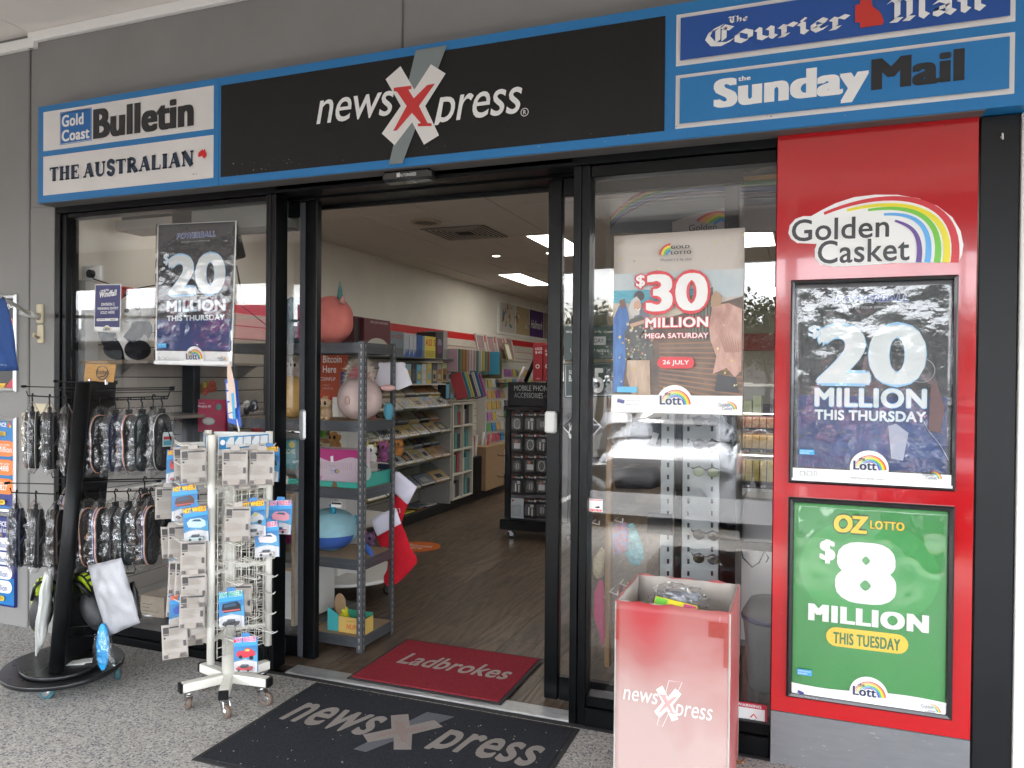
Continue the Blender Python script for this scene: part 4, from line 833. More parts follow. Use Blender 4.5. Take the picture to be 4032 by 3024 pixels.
# ================================================================== BLACK SLIPPER RACK
def caster(mb_parent, x, y, ztop, col, r=.032, rz=0.0, yoke=M_chrome):
    """one swivel caster: plate, fork, wheel with tyre and hub"""
    X = Matrix.Translation((x, y, 0)) @ Matrix.Rotation(rz, 4, 'Z')
    f = MB(X); f.box(-.022, .022, -.022, .022, ztop-.006, ztop-.001); f.tube([(0, 0, ztop-.006), (0, 0, ztop-.02)], .014, 12)
    f.add([(-.018, -.016, ztop-.018), (.018, -.016, ztop-.018), (.03, -.016, r), (.012, -.016, r-.008), (-.018, -.0135, ztop-.018), (.018, -.0135, ztop-.018), (.03, -.0135, r), (.012, -.0135, r-.008)], [(0, 1, 2, 3), (7, 6, 5, 4), (0, 3, 7, 4), (1, 5, 6, 2), (2, 6, 7, 3)])
    f.add([(-.018, .016, ztop-.018), (.018, .016, ztop-.018), (.03, .016, r), (.012, .016, r-.008), (-.018, .0135, ztop-.018), (.018, .0135, ztop-.018), (.03, .0135, r), (.012, .0135, r-.008)], [(0, 1, 2, 3), (7, 6, 5, 4), (0, 3, 7, 4), (1, 5, 6, 2), (2, 6, 7, 3)])
    f.box(-.018, .018, -.016, .016, ztop-.022, ztop-.018)
    c = f.build('caster', yoke, mb_parent)
    w_ = MB(X); w_.tube([(.02, -.011, r), (.02, -.009, r), (.02, .009, r), (.02, .011, r)], [r*.86, r, r, r*.86], 20); w_.build('wheel', col, c)
    h = MB(X); h.tube([(.02, -.0135, r), (.02, .0135, r)], r*.55, 14); h.tube([(.02, -.017, r), (.02, .017, r)], .005, 8); h.build('hub', M_chrome, c)
M_teal = mat('teal_tyre', (.04, .12, .14), .5); M_brn = mat('brown_tyre', (.14, .10, .075), .6)
dv = Vector((-.40, .92, 0)).normalized(); nv = Vector((.92, .40, 0)).normalized()
RK = empty('slipper_rack', (-3.25, -.5, 0), 'black two sided peg rack on an oval wheeled base', 'display rack')
ce = gnd(138, 1436, .1); ang = math.atan2(.70, -.71)
def slab(cx, z0, z1, a, b, ch=.006):
    X = Matrix.Translation((cx.x, cx.y, 0)) @ Matrix.Rotation(ang, 4, 'Z'); m_ = MB(X)
    m_.lathe([(1-ch*2, z0), (1, z0+ch), (1, z1-ch), (1-ch*2, z1)], (0, 0, 0), 56, sx=a, sy=b); return m_
M_rbase = mat('black_board', (.008, .0085, .0095), .28, spec=.4, var=.25, vs=8)
slab(ce, .085, .108, .295, .262).build('base', M_rbase, RK); slab(ce, .109, .130, .245, .185).build('plinth', M_rbase, RK)
for (cx_, cy_), rz in zip([(97, 1500), (257, 1462), (200, 1400)], (.3, 2.2, 1)):
    q = gnd(cx_, cy_+9, 0); caster(RK, q.x-.01, q.y, .086, M_teal, rz=rz)
tb = Vector((-3.19, -.65, .13)); tt = Vector((-3.245, -.468, 1.45)); fb = tb+dv*.31; ft = tt+dv*.31; ft.z = 1.452
MB().tube([tb, tt], .034, 20).build('edge_tube', M_blk2, RK)
th = nv*.012; v8 = [tb-th+dv*.02, fb-th, ft-th, tt-th, tb+th+dv*.02, fb+th, ft+th, tt+th]
MB().add(v8, [(0, 3, 2, 1), (4, 5, 6, 7), (0, 1, 5, 4), (1, 2, 6, 5), (2, 3, 7, 6), (3, 0, 4, 7)]).build('peg_panel', M_blk2, RK)
MB().tube([fb, ft], .012, 10).build('edge_tube', M_blk2, RK)
pg = MB()
for k in range(22):
    z = .22+k*.055; f0 = (z-.13)/1.32; A = tb.lerp(tt, f0); B = fb.lerp(ft, f0); n_ = int((B-A).length/.028)
    for j in range(2, n_):
        p_ = A.lerp(B, j/n_)+nv*.0125; pg.add([p_+dv*.002+Vector((0, 0, .002)), p_-dv*.002+Vector((0, 0, .002)), p_-dv*.002-Vector((0, 0, .002)), p_+dv*.002-Vector((0, 0, .002))], [(0, 1, 2, 3)])
tag(pg.build('peg_holes', mat('peg_hole', (.12, .12, .12), .6), RK), kind='stuff')
capb = MB(); c_ = (tt+ft)/2; capb.add([tt+nv*.02+Vector((0, 0, -.01)), tt-nv*.02+Vector((0, 0, -.01)), ft-nv*.02+Vector((0, 0, -.01)), ft+nv*.02+Vector((0, 0, -.01)), tt+nv*.02+Vector((0, 0, .01)), tt-nv*.02+Vector((0, 0, .01)), ft-nv*.02+Vector((0, 0, .01)), ft+nv*.02+Vector((0, 0, .01))], [(0, 1, 2, 3), (7, 6, 5, 4), (0, 4, 5, 1), (1, 5, 6, 2), (2, 6, 7, 3), (3, 7, 4, 0)]).build('top_cap', M_blk2, RK)
# hooks: a straight ticket bar above and the hook rod below, on both faces
def rod(side, z, s, ln, droop=.0, up=True):
    f0 = (z-.13)/1.32; A = tb.lerp(tt, f0)+dv*s+nv*side*.012; A.z = z; E_ = A+nv*side*ln; E_.z = z+.012
    m_ = MB(); m_.tube([A, E_, E_+nv*side*.006+Vector((0, 0, .022))], .0032, 6)
    A2 = A+Vector((0, 0, .05)); E2 = E_+Vector((0, 0, .045))+nv*side*.02; m_.tube([A, A2, E2], .0028, 6); m_.box(E2.x-.004, E2.x+.004, E2.y-.012, E2.y+.012, E2.z-.006, E2.z+.006)
    m_.build('hook', M_blk2, RK); return A, E_
HK = {}
for key, side, z, s, ln in (('LT', -1, 1.375, .05, .27), ('RT', 1, 1.365, .08, .36), ('LL', -1, .915, .05, .30), ('RL', 1, .925, .06, .34), ('RT2', 1, 1.372, .24, .30), ('RL2', 1, .955, .28, .36), ('LT2', -1, 1.40, .2, .2), ('LL2', -1, .96, .25, .22), ('RB', 1, .53, .10, .26), ('LB', -1, .58, .05, .22), ('RM', 1, .26, .06, .22), ('RB2', 1, .575, .3, .3)):
    HK[key] = rod(side, z, s, ln)
# sign on top
sgn = empty('rack_header_card', tuple(tt.lerp(ft, .4)), 'small brown wooden look header card clipped on the black rack', 'sign')
qs = [on(185, 785.5, -.40), on(250.5, 787.5, -.36), on(244.5, 826, -.36), on(181.5, 822.5, -.40)]
yv = (qs[1]-qs[0]).cross(qs[3]-qs[0]).normalized()
MB().add([q for q in qs]+[q+Vector((0, .004, 0)) for q in qs], [(0, 1, 2, 3), (7, 6, 5, 4), (0, 4, 5, 1), (1, 5, 6, 2), (2, 6, 7, 3), (3, 7, 4, 0)]).build('card', mat('kraft_print', (.34, .18, .05), .6, var=.2, vs=40, stretch=(1, 1, 4)), sgn)
U_ = (qs[1]-qs[0]).normalized(); V_ = Vector((.06, 0, 1)).normalized(); P = Print(tuple(qs[3]), U=tuple(U_), V=tuple(V_), N=(U_.cross(V_)).normalized(), start=2)
P.stroke([(.094+.030*math.cos(t), .043+.033*math.sin(t)) for t in [2*math.pi*k/24 for k in range(25)]], .005, BLACK); P.text("Rocko's", .066, .034, .13, .06, BLACK, off=.02); P.stroke([(.08, .02), (.11, .028), (.118, .05)], .006, BLACK); P.build('print', sgn)
cl = MB()
for f0 in (.2, .75): q = qs[3].lerp(qs[2], f0); cl.box(q.x-.006, q.x+.006, q.y-.008, q.y+.008, q.z-.014, q.z+.012, b=.002)
cl.build('clip', M_chrome, sgn)
# slippers in bags -----------------------------------------------------------------
def sole_pts(W, H, n=26):
    out = []
    for i in range(n):
        t = 2*math.pi*i/n; a = math.sin(t); b = math.cos(t); wd = W/2*(1-.16*math.exp(-((b+.05)/.35)**2)+.06*b)
        out.append((wd*math.copysign(abs(a)**.8, a), H/2*math.copysign(abs(b)**.85, b)))
    return out
SCOL = {'black': (.006, .006, .007), 'navy': (.007, .010, .030), 'brown': (.022, .012, .009), 'grey': (.014, .014, .016), 'teal': (.006, .012, .014)}
_sl = {}
def bagged_slipper(kind, seed):
    """local frame: hook eye at the origin, package hangs down -Z, width along X, thickness along Y"""
    key = (kind, seed % 3)
    if key in _sl: return _sl[key]
    r = random.Random(seed); meshes = []
    h = MB(); h.tube([(0, 0, -.055), (0, 0, -.02), (-.008, 0, -.004), (0, 0, .010), (.010, 0, .006), (.012, 0, -.004)], .0035, 8); h.box(-.02, .02, -.006, .006, -.085, -.05, b=.004); meshes.append(('hanger', h, M_blk2))
    base, trim = kind
    for sg in (-1, 1):
        m_ = MB(); pts = sole_pts(.105, .28); ox = sg*.012
        m_.prism([(a+ox, b-.215) for a, b in pts], (0, sg*.016-.013, 0), (1, 0, 0), (0, 0, 1), (0, 1, 0), .008, 0)
        m_.tube([(ox-.045, sg*.016-.014, -.235), (ox-.03, sg*.016-.030, -.20), (ox, sg*.016-.022, -.125), (ox+.03, sg*.016-.030, -.20), (ox+.045, sg*.016-.014, -.235)], .0045, 7, 0)
        m_.prism([(a*.99+ox, b*.995-.215) for a, b in pts], (0, sg*.016+.004, 0), (1, 0, 0), (0, 0, 1), (0, 1, 0), .007, 0)
        if trim: m_.prism([(a*1.04+ox, b*1.02-.215) for a, b in pts], (0, sg*.016-.0048, 0), (1, 0, 0), (0, 0, 1), (0, 1, 0), .0055, 1); m_.prism([(a*1.03+ox, b*1.015-.215) for a, b in pts], (0, sg*.016+.0008, 0), (1, 0, 0), (0, 0, 1), (0, 1, 0), .003, 2)
        elif base == 'black': m_.prism([(a*1.02+ox, b*1.01-.215) for a, b in pts], (0, sg*.016-.0048, 0), (1, 0, 0), (0, 0, 1), (0, 1, 0), .002, 3)
        meshes.append(('sole', m_, [mat('foam_'+base, SCOL[base], .8, var=.3, vs=60, bump=.4, bs=300), mat('foam_orange', (.60, .27, .13), .7), mat('foam_blue', (.06, .25, .60), .7), pmat((.5, .48, .44))]))
    # bag: lens shaped pouch with crumple
    b_ = MB(); nu, nv_ = 26, 24; vs = []; fs = []
    for j in range(nv_+1):
        t = j/nv_; z = -.03-.345*t; hw = .018+.06*min(1, t*4)**.6+.004*math.sin(t*9+seed); th_ = .006+.030*min(1, t*5)*min(1, (1-t)*6)**.6
        for i in range(nu):
            a = 2*math.pi*i/nu; p = Vector((hw*math.cos(a), th_*math.sin(a), z)); nn = noise.noise(p*38+Vector((seed*3.1, 0, 0))); n2 = noise.noise(p*90+Vector((0, seed, 0)))
            k = 1+.22*nn+.10*n2; vs.append((p.x*k+.003*nn, p.y*k+.007*nn+.004*n2, z+.006*n2+(.012*nn if j == nv_ else 0)))
    for j in range(nv_):
        for i in range(nu): a = j*nu+i; b = j*nu+(i+1) % nu; fs.append((a, a+nu, b+nu, b))
    b_.add(vs, fs, 0, True); meshes.append(('plastic_bag', b_, M_bag))
    _sl[key] = meshes; return meshes
_slm = {}
def place_slipper(kind, seed, loc, rz, label, group, tagcard=None, tilt=0, sc=1):
    t = empty('packaged_slippers', loc, label, 'slippers', group); t.rotation_euler = (0, tilt, rz); t.scale = (sc, sc, sc)
    key = (kind, seed % 3)
    if key not in _slm: _slm[key] = [(n_, b_.build(n_, m_, None, local=True)) for n_, b_, m_ in bagged_slipper(kind, seed)]; [COL.objects.unlink(o) for _, o in _slm[key]]
    for n_, o in _slm[key]:
        c = o.copy(); COL.objects.link(c); c.parent = t
    if tagcard:
        m_ = MB(); m_.box(-.028, .028, -.046, -.044, -.235, -.165); m_.build('swing_tag', pmat(tagcard), t, local=True)
        P = Print((0, -.0462, 0), eps=.0003); P.rect(-.024, -.2, .024, -.185, (.45, .05, .05)); P.rect(-.024, -.228, .024, -.205, (.1, .35, .45)); P.build('print', t, local=True)
    return t
rz_d = math.atan2(dv.y, dv.x)      # packages lie in the plane that the rack panel lies in
def along(key, f): A, E_ = HK[key]; return A.lerp(E_, f)
rows = [
 ('LT', [(.92, ('black', 0), 'outermost, pale piped'), (.62, ('grey', 0), 'middle'), (.32, ('brown', 0), 'nearest the black tube')], 'upper left hook', 'slippers on the upper left hook'),
 ('RT', [(.10, ('black', 1), 'next to the panel, orange edged'), (.30, ('navy', 0), 'second, navy'), (.48, ('black', 1), 'third, orange edged'), (.66, ('teal', 0), 'fourth'), (.93, ('black', 0), 'outermost, with a pictured swing tag')], 'upper right hook', 'slippers on the upper right hook'),
 ('LL', [(.92, ('navy', 0), 'outermost, navy'), (.62, ('grey', 0), 'middle, silvery'), (.30, ('brown', 0), 'nearest the black tube')], 'lower left hook', 'slippers on the lower left hook'),
 ('RL', [(.06, ('brown', 1), 'first, orange edged'), (.26, ('black', 1), 'second, orange edged'), (.46, ('grey', 0), 'third'), (.64, ('teal', 0), 'fourth'), (.80, ('brown', 0), 'fifth'), (.95, ('black', 1), 'outermost')], 'lower right hook', 'slippers on the lower right hook'),
 ('RL2', [(.55, ('black', 1), 'inner'), (.9, ('teal', 0), 'outer, with a lilac tag')], 'rear lower right hook', 'slippers on the rear hooks'),
 ('RT2', [(.75, ('teal', 0), 'single')], 'rear upper right hook', 'slippers on the rear hooks'),
 ('LL2', [(.6, ('black', 1), 'single orange edged')], 'rear lower left hook', 'slippers on the rear hooks')]
sd_ = 0
for key, items, lab, grp in rows:
    for f, kind, what in items:
        sd_ += 1; q = along(key, f)
        place_slipper(kind, sd_, (q.x, q.y, q.z+.002), rz_d+(.25 if key[0] == 'L' else -.15)+rnd.uniform(-.18, .18)+(0 if key in ('LT', 'LL') else -.25), 'bagged slippers on the rack\'s %s, %s' % (lab, what), grp, tagcard=(.3, .28, .4) if 'lilac' in what else ((.5, .6, .6) if 'pictured' in what else None), tilt=rnd.uniform(-.04, .04))
# clog shoes lower on the rack
def clog(loc, rz, label, sole_c, up_c, pitch_=0.0, sc=1.0):
    t = empty('clog_shoe', loc, label, 'shoe', 'clogs on the black rack'); t.rotation_euler = (pitch_, 0, rz); t.scale = (sc,)*3
    # toe down: length along -Z, width X, height Y (upper toward -Y)
    m_ = MB(); pts = sole_pts(.10, .27, 40); m_.prism([(a, b-.15) for a, b in pts], (0, 0, 0), (1, 0, 0), (0, 0, 1), (0, 1, 0), .022, 0)
    tz = MB(); 
    for i in range(0, 40, 2):
        a, b = pts[i]; a2, b2 = pts[(i+1) % 40]; tz.prism([(a*1.02, b*1.01-.15), (a2*1.02, b2*1.01-.15), (a2*.98, b2*.99-.15), (a*.98, b*.99-.15)], (0, .002, 0), (1, 0, 0), (0, 0, 1), (0, 1, 0), .018, 0)
    m_.build('sole', mat('clog_sole', sole_c, .6), t, local=True); tg = tz.build('tread_blocks', mat('clog_lime', up_c, .5), t, local=True)
    u_ = MB(); u_.ell((0, -.002, -.185), (.052, .062, .10), 0, 24, 14, lambda d: 1 if d.y < .15 else .75); u_.build('upper', mat('clog_upper', (.02, .02, .022), .55, bump=.3, bs=120), t, local=True)
    s_ = MB(); s_.tube([(-.053, -.02, -.12), (-.052, -.035, -.06), (-.03, -.04, -.03), (.03, -.04, -.03), (.052, -.035, -.06), (.053, -.02, -.12)], .007, 8, sq=1.6); s_.build('strap', M_blk2, t, local=True)
    i_ = MB(); i_.ell((0, -.006, -.075), (.038, .01, .06), 0, 18, 8); i_.build('lining', mat('clog_inner', up_c, .6), t, local=True); return t
q = on(168, 1236, -.5); clog((q.x, q.y, q.z), -.5, 'dark clog with lime green sole blocks hanging on the black rack', (.015, .015, .017), (.45, .62, .02), .25, 1.12).rotation_euler = (.3, -.45, -.35)
q = on(100, 1240, -.45); o = clog((q.x, q.y, q.z), 1.0, 'dark clog seen edge on left of the black rack tube', (.015, .015, .017), (.45, .62, .02), 0, 1.0); o.rotation_euler = (0, .12, 1.1)
def pouch(name, label, quad, depthY, m, th=.03, seed=1, cat='bag', inner=None):
    """soft hanging pouch filling a four sided outline TL TR BR BL"""
    q = [on(*p, depthY) for p in quad]; c = sum(q, Vector())/4; t = empty(name, (c.x, c.y, min(v.z for v in q)), label, cat)
    m_ = MB(); n = 18; F, B = [], []
    vs = []; fs = []
    for side in (-1, 1):
        for j in range(n+1):
            v = j/n; l_ = q[0].lerp(q[3], v); r_ = q[1].lerp(q[2], v)
            for i in range(n+1):
                u = i/n; p = l_.lerp(r_, u); e = (math.sin(math.pi*u)*math.sin(math.pi*v))**.5; nn = noise.noise(Vector((u*5, v*6, seed+side)))
                vs.append(p+Vector((.004*nn, side*(e*th*(1+.5*nn)+.0006), .004*nn)))
    k = (n+1)**2
    for j in range(n):
        for i in range(n): a = j*(n+1)+i; fs += [(a, a+1, a+n+2, a+n+1), (k+a, k+a+n+1, k+a+n+2, k+a+1)]
    for j in range(n):
        a = j*(n+1); fs.append((a, a+n+1, k+a+n+1, k+a)); a += n; fs.append((a, k+a, k+a+n+1, a+n+1)); fs.append((j, k+j, k+j+1, j+1)); a = n*(n+1)+j; fs.append((a, a+1, k+a+1, k+a))
    m_.add(vs, fs, 0, True); m_.build('pouch', m, t)
    if inner: inner(t, q)
    return t
M_pouch = mat('frosted_pouch', (.36, .36, .38), .4, var=.12, vs=9, bump=.5, bs=25, bd=.006)
pouch('shoe_pouch', 'white frosted drawstring shoe pouch hanging low right on the black rack', [(190, 1222), (262, 1205), (303, 1345), (232, 1375)], -.52, M_pouch, .035, 1)
pouch('shoe_pouch', 'narrow white pouch with a lime clog left of the rack tube', [(96, 1235), (112, 1228), (98, 1380), (76, 1422)], -.55, mat('sheer_pouch', (.5, .51, .48), .4, bump=.5, bs=25), .03, 2)
def bl(t, q):
    m_ = MB(); c = sum(q, Vector())/4; m_.ell((c.x-.01, c.y, c.z), (.035, .02, .11)); m_.build('blue_shoe', mat('aqua_foam', (.02, .28, .60), .5, var=.2, vs=20), t)
pouch('packaged_shoe', 'bright blue shoe in a clear bag hanging above the oval base', [(212, 1350), (232, 1362), (249, 1440), (210, 1440)], -.55, M_bag, .03, 3, 'shoe', bl)
pouch('packaged_shoe', 'black strappy sandal in clear wrap behind the white pouch', [(265, 1265), (290, 1255), (306, 1335), (280, 1345)], -.45, mat('sandal_black', (.01, .01, .011), .35, bump=.6, bs=30), .02, 4, 'shoe')
q = gnd(160, 1432, .131); t = empty('leaflets', (q.x, q.y, .131), 'two white leaflets lying on the oval rack base', 'paper')
for k in range(2): MB(Matrix.Translation((q.x+.02*k, q.y+.01*k, .131+.004*k)) @ Matrix.Rotation(.5+.3*k, 4, 'Z')).box(-.055, .055, -.03, .03, 0, .002).build('sheet', pmat(WHITE), t)
# ================================================================== WHITE SPINNER RACK
WR = empty('spinner_rack', (-2.46, -.36, 0), 'white wire spinner rack on a five armed wheeled base', 'display rack')
PC = Vector((-2.46, -.36, 0)); vdir = Vector((-.655, .756, 0)); rdir = Vector((.756, .655, 0))
PP = [PC-rdir*.075-vdir*.153, PC+rdir*.172+vdir*.01, PC-rdir*.097+vdir*.143]
MB().tube([(PC.x, PC.y, .11), (PC.x, PC.y, 1.0)], .030, 20).build('pole', M_wirew, WR)
for i, (vx, vy) in enumerate([(390, 1490), (480, 1515), (588, 1478), (570, 1441), (450, 1448)]):
    e = gnd(vx, vy, .10); d_ = (Vector((e.x, e.y, 0))-PC).normalized(); L_ = .205; X = Matrix.Translation((PC.x, PC.y, 0)) @ Matrix.Rotation(math.atan2(d_.y, d_.x), 4, 'Z')
    MB(X).box(.02, L_, -.021, .021, .088, .128, b=.003).build('base_arm', M_wirew, WR); MB(X).box(L_+.0005, L_+.014, -.0215, .0215, .0875, .1285, b=.003).build('end_cap', M_blk2, WR)
    q = PC+d_*(L_-.03); caster(WR, q.x, q.y, .088, M_brn, .030, rz=[2.6, -.4, .2, .8, 2.9][i])
for k in (0, 1, 2): MB().tube([(PP[k].x, PP[k].y, .232), (PP[k].x, PP[k].y, 1.235)], .0165, 16).build('corner_post', M_wirew, WR)
for z in (.33, .62, .98):
    for k in range(3): MB().tube([(PC.x, PC.y, z), (PP[k].x, PP[k].y, z)], .012, 4).build('spider_arm', M_wirew, WR)
prong = MB(); prong.tube([(0, -.012, -.036), (0, -.012, .0), (.118, -.006, -.004), (.14, 0, .010), (.118, .006, -.004), (0, .012, 0), (0, .012, -.036)], .0024, 6)
pro = prong.build('prong', M_wire, None, local=True); COL.objects.unlink(pro)
PRPOS = []
for k in range(3):
    A, B = PP[k], PP[(k+1) % 3]; e = (B-A).normalized(); nrm = Vector((e.y, -e.x, 0))
    if nrm.dot((A+B)/2-PC) < 0: nrm = -nrm
    A2 = A+e*.028+nrm*.005; B2 = B-e*.028+nrm*.005; gm = MB()
    for i in range(7): p_ = A2.lerp(B2, i/6); gm.tube([(p_.x, p_.y, .245), (p_.x, p_.y, 1.17)], .0023, 5)
    for j in range(23): z = .25+j*.0415; gm.tube([(A2.x, A2.y, z), (B2.x, B2.y, z)], .0019, 4)
    gm.build('wire_grid', M_wire, WR)
    for j in range(11):
        for i in range(3):
            p_ = A2.lerp(B2, (i+.5)/3)+nrm*.003; z = .305+j*.085; o = pro.copy(); COL.objects.link(o); o.parent = WR; o.location = Vector((p_.x, p_.y, z+.03))-WR.location; o.rotation_euler = (rnd.uniform(-.03, .03), rnd.uniform(-.06, .03), math.atan2(nrm.y, nrm.x)+rnd.uniform(-.08, .08)); PRPOS.append((p_, z, nrm))
# header tray: two printed strips and a tall flag card
hb = MB(); z0, z1 = 1.172, 1.228
M_hdr = pmat((.66, .66, .63))
for A, B in ((PP[0], PP[1]), (PP[2], PP[0]), (PP[1], PP[2])):
    e = (B-A).normalized(); nrm = Vector((e.y, -e.x, 0)); nrm = nrm if nrm.dot((A+B)/2-PC) > 0 else -nrm
    a = A+e*.02+nrm*.018; b = B-e*.02+nrm*.018
    hb.prism([(0, z0-.03), ((b-a).length, z0-.03), ((b-a).length, z1), (0, z1)], (a.x, a.y, 0), tuple(e), (0, 0, 1), tuple(nrm), .004)
hb.build('header_tray', M_hdr, WR)
A, B = PP[0], PP[1]; e = (B-A).normalized(); nrm = Vector((e.y, -e.x, 0)); nrm = nrm if nrm.dot((A+B)/2-PC) > 0 else -nrm; a = A+e*.02+nrm*.0225; Lh = ((B-A).length-.04)
P = Print((a.x, a.y, 0), U=tuple(e), V=(0, 0, 1), N=tuple(nrm), start=1); P.rect(0, z0-.002, Lh, z1-.003, (.02, .2, .45)); P.disc(.018, (z0+z1)/2, .012, WHITE)
for i in range(5):
    x0 = .034+i*(Lh-.04)/5; P.rect(x0, z0+.004, x0+(Lh-.04)/5-.003, z1-.008, (.66, .68, .68))
    P.poly([(x0, z1-.008), (x0+.018, z1-.008), (x0, z1-.03)], [(.02, .3, .45), (.02, .3, .45), (.6, .6, .6), (.3, .3, .3), (.6, .6, .6)][i])
P.build('header_print', WR)
A, B = PP[2], PP[0]; e = (B-A).normalized(); nrm = Vector((e.y, -e.x, 0)); nrm = nrm if nrm.dot((A+B)/2-PC) > 0 else -nrm
if e.dot(rdir) < 0: a = B-e*.02+nrm*.0225; e = -e
else: a = A+e*.02+nrm*.0225
P = Print((a.x, a.y, 0), U=tuple(e), V=(0, 0, 1), N=tuple(nrm), start=1); P.rect(0, z0-.002, Lh, z1-.003, (.02, .25, .5))
for i in range(4): P.poly([(.02+i*.055, z0), (.055+i*.055, z0), (.06+i*.055, z1-.006), (.04+i*.055, z1-.006)], WHITE)
P.build('header_print', WR)
MB().tube([(on(517, 935, -.36)), (on(512, 905, -.36))], .004, 8).build('flag_stem', M_wirew, WR)
fcq = [on(486, 819, -.37), on(511.5, 820, -.36), on(521, 922, -.36), on(492, 912, -.37)]
MB().add(fcq+[v+Vector((0, .002, 0)) for v in fcq], [(0, 1, 2, 3), (7, 6, 5, 4), (0, 4, 5, 1), (1, 5, 6, 2), (2, 6, 7, 3), (3, 7, 4, 0)]).build('flag_card', pmat((.02, .09, .42)), WR)
P = FP(-.3735, eps=.0004)
for pts in ([(489, 828), (500, 828), (500, 842), (490, 842)], [(490, 846), (500, 845), (501, 865), (491, 866)], [(492, 870), (501, 869), (503, 890), (493, 892)], [(494, 894), (503, 892), (504, 905), (495, 903)]): P.vp(pts, (.62, .55, .45))
P.vp([(492, 786), (497, 780), (508, 830), (512, 880), (505, 885), (497, 870), (491, 810)], (.6, .45, .36)); P.vp([(500, 850), (506, 848), (510, 905), (505, 905)], (.05, .35, .6)); P.build('flag_print', WR)
# toy car cards -----------------------------------------------------------------------
def toy_car(m_, c, s, X, m1_=0, m2_=1):
    """small car body with cabin and four wheels, length along X"""
    o = Vector(c)
    def B(x0, x1, y0, y1, z0, z1, m, b): 
        q = MB(X); q.box(o.x+x0*s, o.x+x1*s, o.y+y0*s, o.y+y1*s, o.z+z0*s, o.z+z1*s, 0, b*s); m_.v += q.v; k = len(m_.v)-len(q.v); m_.f += [tuple(i+k for i in f) for f in q.f]; m_.m += [m]*len(q.f); m_.s += q.s
    B(-1, 1, -.4, .4, .12, .42, m1_, .08); B(-.55, .5, -.34, .34, .42, .72, m2_, .12)
    for x in (-.6, .6):
        q = MB(X); q.tube([(o.x+x*s, o.y-.44*s, o.z+.17*s), (o.x+x*s, o.y+.44*s, o.z+.17*s)], .18*s, 10); k = len(m_.v); m_.v += q.v; m_.f += [tuple(i+k for i in f) for f in q.f]; m_.m += [2]*len(q.f); m_.s += q.s
CW, CH = .104, .15
